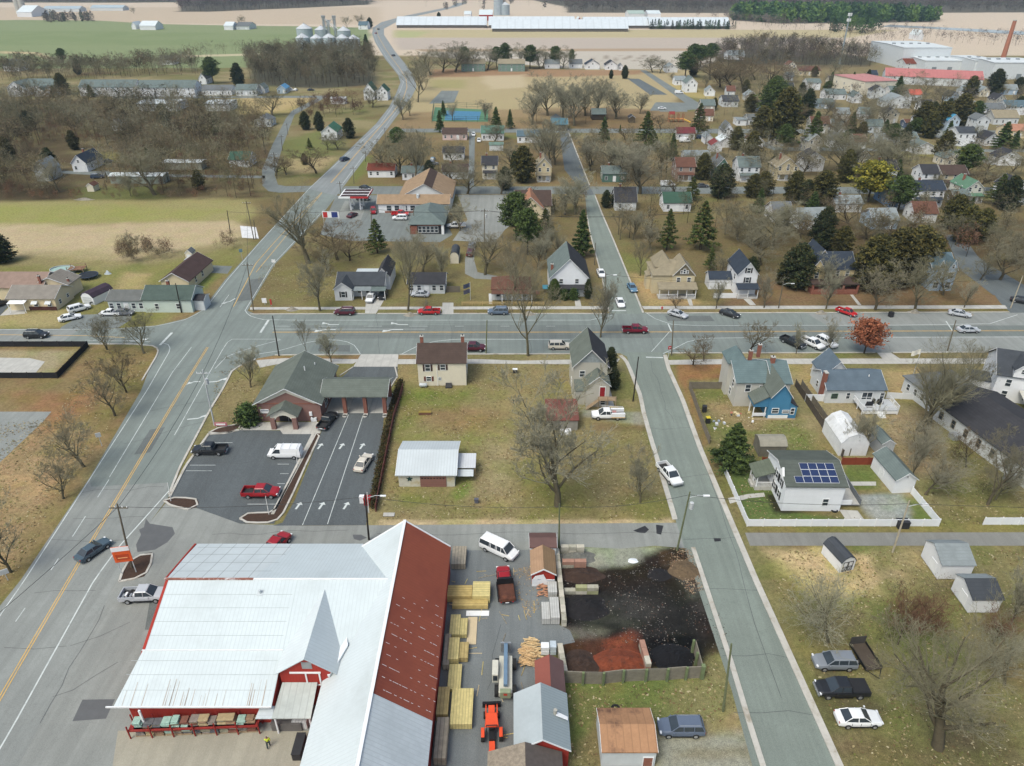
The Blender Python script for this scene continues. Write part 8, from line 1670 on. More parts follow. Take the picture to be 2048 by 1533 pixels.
# ---------------------------------------------------------------- fences and walls
def fence(name,pts,h,mat,label,post=None,step=2.4,th=.06,pr=.07,z0=.03,rails=False,cat='fence'):
    P=[G(*p) for p in pts];b=thing(name,(P[0].x,P[0].y,0),0,label,cat);o=P[0];n_=0
    for a,c in zip(P,P[1:]):
        a=a-o;c=c-o;L=(c-a).length;k=max(1,round(L/step));ang=math.atan2((c-a).y,(c-a).x);d=(c-a)/L
        for i in range(k):
            m=MB();l=L/k
            if rails: [m.box(.03,l-.03,-.05,.05,z,z+.1,mat) for z in (h*.3,h*.65,h*.9)]
            else: m.box(pr*.9,l-pr*.9,-th/2,th/2,z0,h,mat)
            if n_ < 90: m.build('fence_panel',b,loc=tuple(a+d*(l*i)),rz=ang)
            m=MB();m.box(-pr,pr,-pr,pr,0,h+.1,post or mat)
            if n_ < 90: m.build('post',b,loc=tuple(a+d*(l*i)),rz=ang)
            n_+=1
    m=MB();m.box(-pr,pr,-pr,pr,0,h+.1,post or mat);m.build('post',b,loc=tuple(P[-1]-o));return b
VIN=M((.72,.74,.77),.5,.05,.8,bands=('X',6,.12));GF=M(C8(126,118,104),.9,.25,1,bands=('X',6,.25));MF=M(C8(116,70,66),.9,.2,1,bands=('X',6,.2));RF_=M(C8(140,66,42),.85,.15,1,bands=('X',5,.2))
fence('vinyl_fence',[(1449,948),(1494,1053),(1876,1053),(1822,988)],1.3,VIN,'white vinyl fence around the solar house lawn',WHITE);fence('vinyl_fence',[(1966,1050),(2140,1050)],1.35,VIN,'white vinyl fence panels at the right edge below the hall',WHITE)
fence('vinyl_fence',[(1610,803),(1645,803)],1.5,VIN,'short white fence left of the house with deck',WHITE);fence('vinyl_fence',[(1772,797),(1832,800)],1.3,VIN,'white fence right of the house with deck',WHITE)
fence('board_fence',[(1590,773),(1684,916)],1.5,M(C8(92,84,76),.9,bands=('X',6,.25)),'dark board fence between the blue house and the deck house');fence('board_fence',[(1602,773),(1698,912)],1.4,GF,'weathered fence running beside the dark board fence')
fence('board_fence',[(1462,778),(1378,778),(1406,858),(1418,888)],1.5,GF,'grey board fence around the blue house back yard');fence('red_board_fence',[(1523,928),(1560,928)],1.3,RF_,'short red brown fence left of the solar house');fence('red_board_fence',[(1682,930),(1760,930),(1790,936)],1.4,RF_,'red brown fence between the solar house and portable garage')
fence('maroon_fence',[(752,1024),(764,960),(778,890),(788,840),(806,780)],1.3,MF,'maroon board fence between bank drive and centre lot');fence('split_rail_fence',[(924,611),(1088,611)],.9,M(C8(190,164,110),.9),'pale split rail fence along the sidewalk',rails=True)
fence('silt_fence',[(-60,694),(177,694),(116,757),(-60,757)],1.3,M(C8(38,38,42),.9,.2,.6),'black fabric fence around the slab by the west street',POLED,3)
for q in ([(866,243),(870,216)],[(975,244),(977,220)]): pass
fence('court_fence',[(864,245),(978,245),(978,218),(868,214),(864,245)],3,M(C8(70,96,80),.9),'green chain link fence round the tennis courts',rails=True,step=6)
# timber retaining wall
TW=M(C8(136,130,116),.95,.3,1.2,bands=('Z',4,.4));GP=M(C8(116,130,92),.95,.25,1.5);pts=[(1127,1365),(1165,1367),(1205,1368),(1245,1363),(1290,1361),(1332,1360),(1370,1357),(1402,1356)];P=[G(*p) for p in pts]
b=thing('timber_retaining_wall',(P[0].x,P[0].y,0),0,'bowed grey timber wall with green posts holding back the mulch','wall');o=P[0];o.z=0
for i,(a,c) in enumerate(zip(P,P[1:])):
    a=a-o;c=c-o;ang=math.atan2((c-a).y,(c-a).x);m=MB();m.box(.0,(c-a).length-.004,-.05,.05,0,1.95+.04*(i % 3),TW);m.build('boards',b,loc=tuple(a),rz=ang);m=MB();m.box(-.13,.13,-.3,-.055,0,2.1,GP);m.build('post',b,loc=tuple(a),rz=ang+.04*(i % 3-1))
a=P[-1]-o;c=G(1388,1305)-o;ang=math.atan2((c-a).y,(c-a).x);m=MB();m.box(.2,(c-a).length,-.05,.05,0,1.9,TW);m.build('boards',b,loc=tuple(a),rz=ang);m=MB();m.box(-.2,.2,-.3,.2,0,2.2,GP);m.build('post',b,loc=tuple(a));[MB().box(-.13,.13,-.13,.13,0,2.1,GP).build('post',b,loc=tuple(a.lerp(c,t)-Vector((.25,0,0)))) for t in (.5,1)]
# concrete block walls, each block shown as a part
CB=[M(C8(178,174,158),.95,.2,1.5,dirt=C8(120,118,100)),M(C8(196,190,174),.95,.2,1.5),M(C8(170,130,112),.95,.2,1.5),M(C8(160,160,120),.95,.2,1.5)]
def blockwall(p,q,rows,label,L=1.3,step=False,reds=False,w_=.62):
    a,c=G(*p),G(*q);d=c-a;b=thing('concrete_block_wall',(a.x,a.y,0),math.atan2(d.y,d.x),label,'wall');n=max(1,round(d.length/L));l=d.length/n
    for r in range(rows):
        for i in range(n):
            if step and r > 0 and i < r: continue
            m=MB();m.box(i*l+.015,(i+1)*l-.015,-w_/2,w_/2,r*.6+.006,r*.6+.6,CB[2] if reds and (i+r) % 3 else CB[(i*3+r) % 2 if not step else (0,1,3)[(i+r) % 3]]);m.build('block',b,bevel=.02)
    return b
blockwall((1121,1105),(1168,1105),2,'short two course block wall at the alley end of the yard');blockwall((1124,1134),(1172,1134),2,'reddish stained block wall, second from the alley',reds=True);blockwall((1128,1186),(1196,1186),2,'mossy stepped block wall, third from the alley',step=True)
blockwall((1113,1110),(1128,1254),2,'long block wall running down between sheds and mulch');blockwall((1119,1300),(1131,1366),2,'block wall at the head of the timber wall');blockwall((1282,1293),(1296,1342),2,'reddish block wall between red mulch and black mulch',reds=True)
# ---------------------------------------------------------------- heaps
def heap(name,x,y,rx,ry,h,mat,label,cat='heap',seed=1,n=14):
    g=G(x,y);rg=random.Random(seed);mb=MB();vs=[];fs=[]
    for i in range(n+1):
        for j in range(n+1):
            u=i/n*2-1;v=j/n*2-1;q=math.sqrt(1-v*v/2);p=math.sqrt(1-u*u/2);X_,Y_=u*q,v*p;rr_=math.hypot(X_,Y_)
            vs.append((g.x+X_*rx*(1+.12*math.sin(5*Y_+seed)),g.y+Y_*ry,max(-.02,h*(math.cos(min(1,rr_)*math.pi)*.5+.5)*(.8+.35*rg.random()))))
    for i in range(n):
        for j in range(n): k=i*(n+1)+j;fs.append((k,k+n+1,k+n+2,k+1))
    mb.add(vs,fs,mat);o=mb.build(name);return tag(o,label,cat)
MU2=M(C8(70,54,46),1,.35,2,bump=.08);MU3=M(C8(38,36,38),1,.3,2,bump=.08);BRU=M(C8(150,144,132),1,.4,2.5,bump=.1)
for a in ((1160,1150,3.2,1.6,.9,MU2,'brown mulch heap beside the reddish block wall',3),(1170,1215,3.0,2.2,1.0,MU3,'dark mulch heap below the stepped block wall',4),(1155,1115,2.6,1.3,.7,M(C8(116,116,110),1,.3,2,bump=.06),'grey sand heap between the first two block walls',5),(1345,1315,2.6,2.0,.9,M(C8(26,26,30),1,.3,2,bump=.08),'black mulch heap in the corner of the timber wall',6),(1240,1325,3.4,2.0,.8,M(C8(134,68,44),1,.45,2.5,bump=.12,dirt=C8(90,56,44)),'orange red mulch heap against the timber wall',7),(1160,1330,2.3,2.2,.7,MU2,'brown mulch heap left of the orange red one',8),(1370,1140,2.2,2.0,.5,M(C8(110,92,70),1,.4,2.5,bump=.1),'leaf littered heap by the leaning lamp pole',9),(1318,1150,1.6,1.2,.3,MU3,'low black heap in the middle of the yard',10)): heap('mulch_heap',*a[:7],'heap',a[7])
for x,y,l,s in ((584,620,'grey brush pile on the left verge of the main street',1),(820,631,'pale brush pile beside the bright red pickup',2),(1058,629,'white covered heap at the foot of the broken tree',3),(1642,627,'pale covered heap left of the red angled pickup',4),(1829,625,'pale covered heap in the middle of the eastern verge',5),(1936,629,'pale covered heap behind the silver sedan',6),(168,404-4,'pile of cut branches at the meadow edge',7)): heap('brush_pile',x,y,1.5 if x > 200 else 3.5,1.0,.8,BRU,l,'brush pile',s,8)
heap('crumpled_sheet',1266,1122,.7,.5,.22,SNOW,'crumpled white sheet lying on the dark yard','sheet',4,6)
# hedge along the drive-through
P=interp([G(748,1010),G(762,930),G(776,860),G(795,790),G(800,770)],34);b=thing('hedge',(P[0].x,P[0].y,0),0,'brown green hedge beside the drive-through lanes','hedge');rg=np.random.default_rng(5);C=np.concatenate([np.array(q)[None]-np.array(P[0])[None]+rg.normal(size=(420,3))*np.array([.3,.6,.26])+np.array([0,0,.55]) for q in P]);C[:,2]=np.abs(C[:,2]);V,F=leaf_quads(C,.14*rg.uniform(.5,1.3,len(C)),rg);link_mesh('foliage',np_mesh('foliage',V,F,[GB[0],GHB[1],GB[2]],mi=rg.integers(0,3,len(F))),b)
mb=MB();[mb.cyl(q.x-P[0].x,q.y-P[0].y,0,.7,.05,BK_D,5) for q in P[::3]];mb.build('stems',b)
# ---------------------------------------------------------------- lumber, pallets, machines
LUM=[M(C8(214,198,134),.85,.25,2,bands=('X',3.1,.5)),M(C8(194,172,114),.85,.25,2,bands=('X',2.7,.5)),M(C8(216,196,160),.85,.1,1,bands=('X',4,.1)),M(C8(166,156,138),.9,.3,2,bands=('X',2.4,.5))];LUY=[M(C8(214,198,134),.85,.25,2,bands=('Y',2.6,.5)),M(C8(196,172,108),.85,.25,2,bands=('Y',2.6,.5)),M(C8(214,196,160),.85,.1,1),M(C8(160,140,112),.9,.2,1,bands=('Y',5,.3))]
def stack(x0,y0,x1,y1,h,mat,label,name='lumber_stack',z0=.12,cat='lumber'):
    """x0,y1: near left foot in the photo; x1,y0: far right foot"""
    a=G(x0,y1);c=G(x1,y1);d=G(x0,y0);w_=c.x-a.x;l=d.y-a.y;b=thing(name,(a.x,a.y,0),0,label,cat);ns=max(1,int(h/.55))
    for k in range(ns): m=MB();m.box(0,w_,.02*k,l-.03*(k % 2),z0+k*h/ns,z0+(k+1)*h/ns-.06,mat);m.build('board_bundle',b)
    m=MB()
    for t in (.15,.5,.85): (m.box(w_*t-.05,w_*t+.05,.05,l-.05,0,z0,WOOD) if w_ > l else m.box(.05,w_-.05,l*t-.05,l*t+.05,0,z0,WOOD))
    m.build('bearer',b)
L_=LUM
for a in ((903,1104,931,1140,1.0,LUM[3],'grey weathered panel stack east of the barn top'),(892,1183,944,1206,1.1,LUY[1],'yellow board stack touching the barn, left of a pair'),(945,1178,980,1208,1.3,LUY[0],'tall mixed board stack, right of a pair by the dump truck'),(905,1208,976,1220,.7,LUY[1],'low long board stack below the pair'),
          (899,1240,919,1280,.9,LUM[0],'pale yellow board stack left of the white plank'),(918,1245,934,1278,.7,LUM[0],'low board stack tight against the white plank'),(886,1280,898,1342,1.0,LUM[3],'brown narrow board stack along the barn wall'),(896,1288,917,1332,1.1,LUM[0],'board stack with yellow ends, left of two short ones'),(916,1294,936,1326,.8,LUM[1],'board stack with yellow ends, right of two short ones'),
          (895,1336,921,1386,.6,LUM[0],'low board stack in the middle of the column'),(900,1388,944,1460,.9,LUM[0],'widest board stack at the bottom of the column'),(873,1388,896,1444,1.2,LUM[1],'narrow tall board stack beside the widest one'),(868,1450,893,1533,1.3,LUM[3],'grey brown boards strapped at the bottom by the barn')): stack(*a)
stack(933,1236,952,1290,.15,LUM[2],'long pale plank sheet lying on the yard','plank',.05);stack(932,1223,978,1233,.12,WHITE,'white wrapped panels lying across the plank top','wrapped_panels',.05)
PV=M(C8(190,190,186),.9,.15,2,bands=('X',3.5,.5));
for a in ((1096,1178,1114,1200,1.3,PV,'grey block pallet below the firewood heap'),(1084,1216,1100,1250,1.0,PV,'white block pallet, left of a pair by the block wall'),(1101,1208,1119,1250,1.2,PV,'white block pallet, right of a pair by the block wall'),(1082,1300,1098,1312,1.3,WHITE,'glassy white crate behind the brown roofed shed'),(1100,1298,1112,1312,1.4,M(C8(196,208,216),.4),'pale blue crate next to the block wall head')): stack(*a,name='block_pallet',cat='pallet')
def logs(x,y,n,L,label,seed,mat):
    g=G(x,y);b=thing('firewood_heap',(g.x,g.y,0),0,label,'firewood');r=random.Random(seed);m=MB()
    for i in range(n): a=r.uniform(-.5,.5);X_=r.uniform(-.8,.8);Y_=r.uniform(-1.2,1.2);z=.1+(1-abs(X_))*r.random()*.9;m.tube([(X_-L/2*math.cos(a),Y_-L/2*math.sin(a),z),(X_+L/2*math.cos(a),Y_+L/2*math.sin(a),z+r.uniform(-.1,.1))],.07,mat,5)
    m.build('logs',b)
logs(1089,1182,60,.6,'reddish firewood heap beside the grey pallet',3,M(C8(190,140,110),.9,.3,3));logs(1056,1318,110,.9,'pale split wood heap beside the brown roofed shed',4,M(C8(214,178,130),.9,.3,3));logs(1064,1300,60,1.2,'neat pale rail stack above the split wood heap',6,M(C8(222,192,144),.9,.3,3))
g=G(960,1300);mb=MB();r=random.Random(31)
for k in range(34): q=G(r.uniform(905,1070),r.choice([1150,1160,1215,1232,1285,1300,1345,1385,1470])+r.uniform(-8,8));a=r.uniform(-.5,.5)+(1.57 if k % 3 else 0);L=r.uniform(.4,2.4);c_,s_=math.cos(a)*L/2,math.sin(a)*L/2;mb.tube([(q.x-c_,q.y-s_,.06),(q.x+c_,q.y+s_,.07)],.05,LUM[k % 4],4)
tag(mb.build('loose_boards'),'loose boards and offcuts strewn over the lumber yard','scrap wood',kind='stuff')
# stone rack along the barn front
g=G(262,1478);g2=G(520,1468);b=thing('pallet_rack',(g.x,g.y,0),math.atan2(g2.y-g.y,g2.x-g.x),'long red rack of bagged stone along the barn front','rack');L=(g2-g).length;RK=M(C8(150,44,38),.6)
mb=MB();mb.box(0,L,0,1.2,1.22,1.3,RK);mb.box(0,L,0,.08,1.1,1.22,RK);mb.build('upper_shelf',b)
for k in range(7): mb=MB();x=L*k/6;mb.box(x-.06,x+.06,-.05,.05,0,2.0,RK);mb.box(x-.06,x+.06,1.15,1.25,0,2.3,RK);mb.build('upright',b)
SC=[C8(140,130,122),C8(150,146,126),C8(160,192,180),C8(176,158,122),C8(132,88,74),C8(104,104,108),C8(150,124,100)];SN=['grey','sandy','pale green wrapped','cream','reddish','slate','tan'];bm_=Matrix.Rotation(b.rotation_euler.z,3,'Z')
for lv in (0,1):
    for k in range(13):
        ci=(k*3+lv*2+(k // 4)) % 7 if not (lv and k in (3,4)) else 2;p=b.location+bm_ @ Vector((.55+k*(L-.9)/13,.15,.12+1.19*lv));t=thing('stone_bundle',p,b.rotation_euler.z);r=random.Random(k+20*lv);mt=M(SC[ci],.9,.3,3)
        for j in range(r.choice([3,4,5])): m=MB();m.box(-.05+r.uniform(-.08,.12),.95-r.uniform(-.05,.25),.02+r.uniform(0,.2),.95,j*.17,j*.17+.16,mt if r.random() < .7 else M(SC[r.randrange(7)],.9,.3,3));m.build('stone_layer',t,bevel=.03)
        m=MB();m.box(-.08,.98,.02,.98,-.11,-.01,WOOD);m.build('pallet',t);AUTO.append((t,'%s stone bundle on the %s rack shelf' % (SN[ci],('lower','upper')[lv]),''));t['category']='stone';t['group']='stone bundles on the barn rack'
# telehandler
g=G(1011,1402);b=thing('telehandler',(g.x,g.y,0),0,'white telescopic handler with blue grey boom beside the workshop','telehandler');HW=M(C8(206,204,190),.5,.1,1);BB=M(C8(110,136,160),.5,.1,1)
MB().box(-.75,.75,0,4.9,.7,1.35,HW).build('chassis',b,bevel=.05);m=MB();m.box(-1.5,-.8,1.6,3.6,.9,2.3,HW);m.build('cab',b,bevel=.08);MB().box(-1.4,-.9,1.57,3.63,1.3,2.1,GLASS).build('cab_window',b);MB().box(-.22,.22,.6,6.2,1.6,2.0,BB).build('boom',b,bevel=.03)
m=MB();m.box(-.6,.6,6.1,6.3,.5,2.0,STEEL);[m.box(x-.07,x+.07,6.3,7.5,.5,.6,STEEL) for x in (-.4,.4)];m.build('fork_carriage',b);MB().box(-.6,.6,-.3,.25,.8,1.8,M(C8(150,160,130),.5)).build('counterweight',b,bevel=.05);MB().box(-.2,.2,-.32,-.305,1.3,1.6,M(C8(214,60,40),.5)).build('rear_mark',b)
for x in (-1.0,1.0):
    for y in (.8,4.3): MB().tube([(x-.22,y,.65),(x+.22,y,.65)],.65,TYRE,14).build('wheel',b)
# orange tractor
g=G(984,1478);b=thing('orange_tractor',(g.x,g.y,0),R(2),'orange tractor with front loader bucket in the yard','tractor');OR_=M(C8(236,84,40),.45,.08,1)
m=MB();m.add([(-.75,.3,1.5),(.75,.3,1.5),(.6,2.0,1.5),(-.6,2.0,1.5),(-.7,.35,1.62),(.7,.35,1.62),(.55,1.9,1.62),(-.55,1.9,1.62)],[(3,2,1,0),(4,5,6,7),(0,1,5,4),(1,2,6,5),(2,3,7,6),(3,0,4,7)],OR_);m.build('canopy',b)
MB().box(-.35,.35,1.6,3.1,.6,1.25,OR_).build('bonnet',b,bevel=.06);MB().box(-.3,.3,-.6,1.6,.5,.8,BLACK).build('chassis',b);MB().box(-.25,.25,.3,.8,.85,1.3,BLACK).build('seat',b,bevel=.04);MB().tube([(-.55,.2,.9),(-.55,.2,2.0),(.55,.2,2.0),(.55,.2,.9)],.06,BLACK,6).build('roll_bar',b)
for s in (-1,1): MB().box(s*.95-.18,s*.95+.18,-.6,.5,1.15,1.25,OR_).build('mudguard',b,bevel=.03);MB().tube([(s*.95-.2,0,.6),(s*.95+.2,0,.6)],.62,TYRE,16).build('wheel',b);MB().tube([(s*.75-.13,2.5,.38),(s*.75+.13,2.5,.38)],.38,TYRE,14).build('wheel',b);MB().tube([(s*.6,1.7,1.3),(s*.6,3.0,1.2),(s*.6,3.7,.5)],.08,OR_,6).build('loader_arm',b)
m=MB();m.prism([(3.6,.1),(4.3,.1),(4.3,.18),(3.75,.25),(3.7,.8),(3.6,.8)],-1.0,1.0,BLACK,'x');m.build('bucket',b);m=MB();m.box(-.3,.3,-1.7,-.65,.4,.6,OR_);m.box(-.35,.35,-1.9,-1.6,.3,.5,OR_);m.build('rear_implement',b)
# utility trailer with ramp
g=G(1745,1345);b=thing('utility_trailer',(g.x,g.y,0),R(6),'black mesh utility trailer with white wheel near the parked cars','trailer');MB().box(-1.0,1.0,0,3.6,.45,.52,M(C8(84,74,64),.9)).build('deck',b);m=MB();[m.box(x-.03,x+.03,0,3.6,.5,.85,BLACK) for x in (-1,1)];m.build('side_rail',b);m=MB();m.box(-.95,.95,3.62,3.68,.45,1.7,M((.06,.055,.05),.9));m.build('ramp_gate',b)
for s in (-1,1): MB().tube([(s*1.12-.1,1.3,.33),(s*1.12+.1,1.3,.33)],.33,TYRE,12).build('wheel',b);MB().tube([(s*1.23-.005,1.3,.33),(s*1.23+.02,1.3,.33)],.2,WHITE,10).build('rim',b)
MB().tube([(-.9,0,.48),(0,-1.2,.48),(.9,0,.48)],.05,BLACK,5).build('drawbar',b)
# small yard things
def box_thing(name,x,y,s,mat,label,cat,rz=0,lid=None):
    g=G(x,y);b=thing(name,(g.x,g.y,.02),R(rz),label,cat);MB().box(-s[0]/2,s[0]/2,-s[1]/2,s[1]/2,0,s[2],mat).build('bin',b,bevel=.03);MB().box(-s[0]/2-.03,s[0]/2+.03,-s[1]/2-.03,s[1]/2+.03,s[2]+.004,s[2]+.07,lid or mat).build('lid',b)
box_thing('wheeled_bin',1803,1054,(1.6,1.1,1.1),DARKM,'black wheeled bin outside the white fence','bin');box_thing('wheeled_bin',1408,824,(.7,.7,1.2),DARKM,'black bin by the grey board fence','bin');box_thing('wheeled_bin',1415,846,(.7,.7,1.1),DARKM,'dark bin with yellow front by the grey board fence','bin',0,M(C8(214,190,40),.6));box_thing('litter_bin',1781,634,(.9,.9,1.1),DARKM,'black bin on the north kerb between covered heaps','bin',20)
box_thing('red_bin',736,1008,(1.0,1.0,1.2),M(C8(150,36,40),.6),'red bin at the foot of the hedge','bin');box_thing('white_bin',725,1005,(.7,.7,1.1),WHITE,'white container beside the red bin','bin');box_thing('storage_container',600,1500,(.9,2.4,1.0),DARKM,'dark container beside the barn overhang','container');box_thing('bench_planter',850,829,(2.2,.6,.5),M(C8(120,86,70),.9),'low red brown planter bench on the centre lot','bench',0,M(C8(150,130,60),.9))
box_thing('generator',578,1452,(3.2,1.3,1.1),M(C8(110,106,104),.6),'grey generator box below the loading canopy','generator');box_thing('white_cage',604,1449,(1.5,1.2,1.2),M((.7,.72,.72),.6,bands=('X',3,.5)),'white wire cage right of the generator','cage');box_thing('stone_marker',953,1006,(.6,.4,.7),M(C8(96,98,110),.8),'small slate coloured marker on the centre lot','marker');box_thing('garden_box',1030,746,(.9,.6,.8),DARKM,'dark box with white top on the centre lot','box',0,WHITE);box_thing('drain_cover',778,1031,(1.6,.7,.1),CONC,'flat pale utility lid at the alley edge','lid')
for x,y,l in ((1231,1419,'old tyre lying on the grass above the rusty roofed shed'),(1668,1022,'black tyre leaning at the solar house wall')): g=G(x,y);m=MB();pts_=[(.42*math.cos(a*math.pi/6),.42*math.sin(a*math.pi/6),0) for a in range(13)];m.tube(pts_,.13,TYRE,6,cap=False);o=m.build('tyre');o.location=(g.x,g.y,.14);tag(o,l,'tyre')
# rubbish in the yard of the blue house
r=random.Random(12)
for k in range(22):
    x,y=r.choice([(1500,815,14,10),(1490,835,12,7),(1440,850,12,8),(1470,830,40,22)])[:2];x+=r.uniform(-16,16);y+=r.uniform(-12,12);g=G(x,y);s=r.uniform(.12,.38);m=MB();m.box(-s,s,-s*.7,s*.7,0,s*r.uniform(.4,1.3),M(r.choice([(.7,.7,.7),(.5,.52,.55),(.05,.05,.06),(.4,.15,.1),(.3,.35,.4),(.6,.5,.3)]),.8));o=m.build('rubbish',bevel=.02);o.location=(g.x,g.y,0);o.rotation_euler.z=r.uniform(0,3);tag(o,'scattered rubbish in the back yard of the blue gabled house','rubbish','rubbish in the blue house yard')
# pool, deck, trampoline
g=G(116,553);b=thing('swimming_pool',(g.x,g.y,0),0,'round above-ground swimming pool with pale walls','pool');m=MB();n=28;vs=[(q*math.cos(2*math.pi*k/n),q*.8*math.sin(2*math.pi*k/n)+2.6,z) for q,z in ((3.1,0),(3.1,1.2),(2.9,1.2),(2.9,.2)) for k in range(n)];m.add(vs,[(i*n+k,i*n+(k+1) % n,(i+1)*n+(k+1) % n,(i+1)*n+k) for i in range(3) for k in range(n)],M(C8(176,184,186),.6,.1,1,bands=('X',2,.2)));m.build('pool_wall',b)
m=MB();m.prism([(2.88*math.cos(2*math.pi*k/n),2.88*.8*math.sin(2*math.pi*k/n)+2.6) for k in range(n)],.5,.95,M(C8(160,186,176),.3,.1,1),'z');m.build('water',b)
g=G(155,545);b=thing('pool_deck',(g.x,g.y,0),R(10),'raised brown timber deck beside the round pool','deck');MB().box(-2,2,-1.2,1.8,1.0,1.1,M(C8(140,104,80),.9,bands=('X',5,.3))).build('deck_floor',b);m=MB();[m.box(x-.07,x+.07,y-.07,y+.07,0,1.9,WOOD) for x in (-1.9,1.9) for y in (-1.1,1.7)];m.box(-1.9,1.9,-1.15,-1.08,1.75,1.83,WOOD);m.box(-1.9,1.9,1.67,1.73,1.75,1.83,WOOD);m.build('railing',b)
g=G(178,556);b=thing('trampoline',(g.x,g.y,0),0,'round black trampoline on the lawn by the pool','trampoline');m=MB();m.cyl(0,0,.82,.86,2.3,BLACK,24);m.build('jumping_mat',b);m=MB();m.tube([(2.4*math.cos(k*math.pi/12),2.4*math.sin(k*math.pi/12),.85) for k in range(25)],.09,M(C8(60,76,100),.7),5,cap=False);m.build('rim_pad',b)
for k in range(6): MB().cyl(2.35*math.cos(k*1.047),2.35*math.sin(k*1.047),0,.83,.04,STEEL,6).build('leg',b)
g=G(218,548);tag(heap('covered_grill',216,548,.9,.7,.9,M(C8(180,190,196),.7,.2,1),'silver grey covered object on the lawn right of the trampoline','cover',3,8),None)
g=G(185,611);b=thing('motorcycle',(g.x,g.y,0),R(60),'dark motorcycle in front of the gambrel shed','motorcycle');[MB().tube([(x,-.07,.32),(x,.07,.32)],.32,TYRE,12).build('wheel',b) for x in (-.7,.7)];MB().tube([(-.7,0,.35),(-.2,0,.7),(.4,0,.75),(.7,0,.35)],.1,BLACK,6).build('frame',b);MB().box(-.5,.1,-.14,.14,.78,.9,BLACK).build('seat',b,bevel=.03);MB().tube([(.45,-.35,1.05),(.4,0,1.0),(.45,.35,1.05)],.03,STEEL,5).build('handlebar',b)
# playground frame
g=G(1352,244);b=thing('playground_tower',(g.x,g.y,0),0,'colourful playground climbing frame with slides','playground');m=MB();[m.cyl(x,y,0,4.2,.12,M(C8(150,60,44),.6),6) for x in (-4,-1.5,1,3.5) for y in (-1.5,1.5)];m.build('posts',b);MB().box(-4,3.5,-1.5,1.5,1.5,1.65,M(C8(190,120,50),.6)).build('platform',b);m=MB();m.slab([(-4.2,-1.7,4.0),(-1.2,-1.7,4.0),(-1.2,0,5.2),(-4.2,0,5.2)],.1,M(C8(140,50,44),.6));m.build('roof',b);m=MB();m.tube([(3.4,-1,1.7),(5.5,-2.5,.9),(7,-3,.15)],.35,M(C8(224,176,50),.5),6);m.build('slide',b)
# ---------------------------------------------------------------- person in the yard
def skin_body(name,V,E,Rr,mat,parent,sub=1):
    me=bpy.data.meshes.new(name);me.from_pydata(V,E,[]);o=bpy.data.objects.new(name,me);COL.objects.link(o);o.parent=parent;mod=o.modifiers.new('skin','SKIN');mod.use_smooth_shade=True
    for i,r_ in enumerate(Rr): me.skin_vertices[0].data[i].radius=(r_,r_)
    me.skin_vertices[0].data[0].use_root=True;o.modifiers.new('sub','SUBSURF').levels=sub;o.modifiers['sub'].render_levels=sub;me.materials.append(mat);return o
g=G(538,1494);b=thing('person',(g.x,g.y,0),R(200),'person in a yellow green high visibility top walking below the canopy','person')
V=[(0,0,.95),(0,0,1.2),(0,0,1.42),(0,.01,1.52),(0,.02,1.66),(-.1,0,.9),(-.12,-.14,.5),(-.12,-.02,.08),(-.12,-.16,.04),(.1,0,.9),(.12,.16,.5),(.12,.3,.1),(.12,.16,.03),(-.2,0,1.4),(-.27,.08,1.12),(-.27,-.06,.9),(.2,0,1.4),(.27,-.1,1.13),(.26,-.26,.97),(-.27,-.1,.82),(.26,-.33,.94),(0,.0,1.72)]
E_=[(0,1),(1,2),(2,3),(3,4),(4,21),(0,5),(5,6),(6,7),(7,8),(0,9),(9,10),(10,11),(11,12),(2,13),(13,14),(14,15),(15,19),(2,16),(16,17),(17,18),(18,20)]
skin_body('body',V,E_,[.13,.14,.13,.055,.095,.095,.065,.045,.045,.095,.065,.045,.045,.06,.045,.035,.06,.045,.035,.035,.035,.05][:19]+[.03,.03,.06],M(C8(176,130,106),.7),b)
for s in (-1,1): # hands with fingers
    w0=Vector(V[19] if s < 0 else V[20])
    for k in range(5): MB().tube([w0,w0+Vector((.012*(k-2),-.03-.004*k,-.05)),w0+Vector((.012*(k-2),-.02,-.08))],.009,M(C8(176,130,106),.7),5).build('finger',b)
skin_body('jacket',[(0,0,.92),(0,0,1.2),(0,0,1.43),(-.2,0,1.4),(-.27,.08,1.12),(-.27,-.06,.93),(.2,0,1.4),(.27,-.1,1.13),(.26,-.24,.99)],[(0,1),(1,2),(2,3),(3,4),(4,5),(2,6),(6,7),(7,8)],[.165,.18,.15,.085,.065,.055,.085,.065,.055],M(C8(206,226,40),.7),b)
skin_body('trousers',[(0,0,.93),(-.1,0,.88),(-.12,-.14,.5),(-.12,-.02,.12),(.1,0,.88),(.12,.16,.5),(.12,.3,.14)],[(0,1),(1,2),(2,3),(0,4),(4,5),(5,6)],[.145,.115,.085,.07,.115,.085,.07],M(C8(44,62,66),.8),b)
skin_body('hair',[(0,.035,1.66),(0,.01,1.75)],[(0,1)],[.1,.085],BLACK,b)
print('objects done')
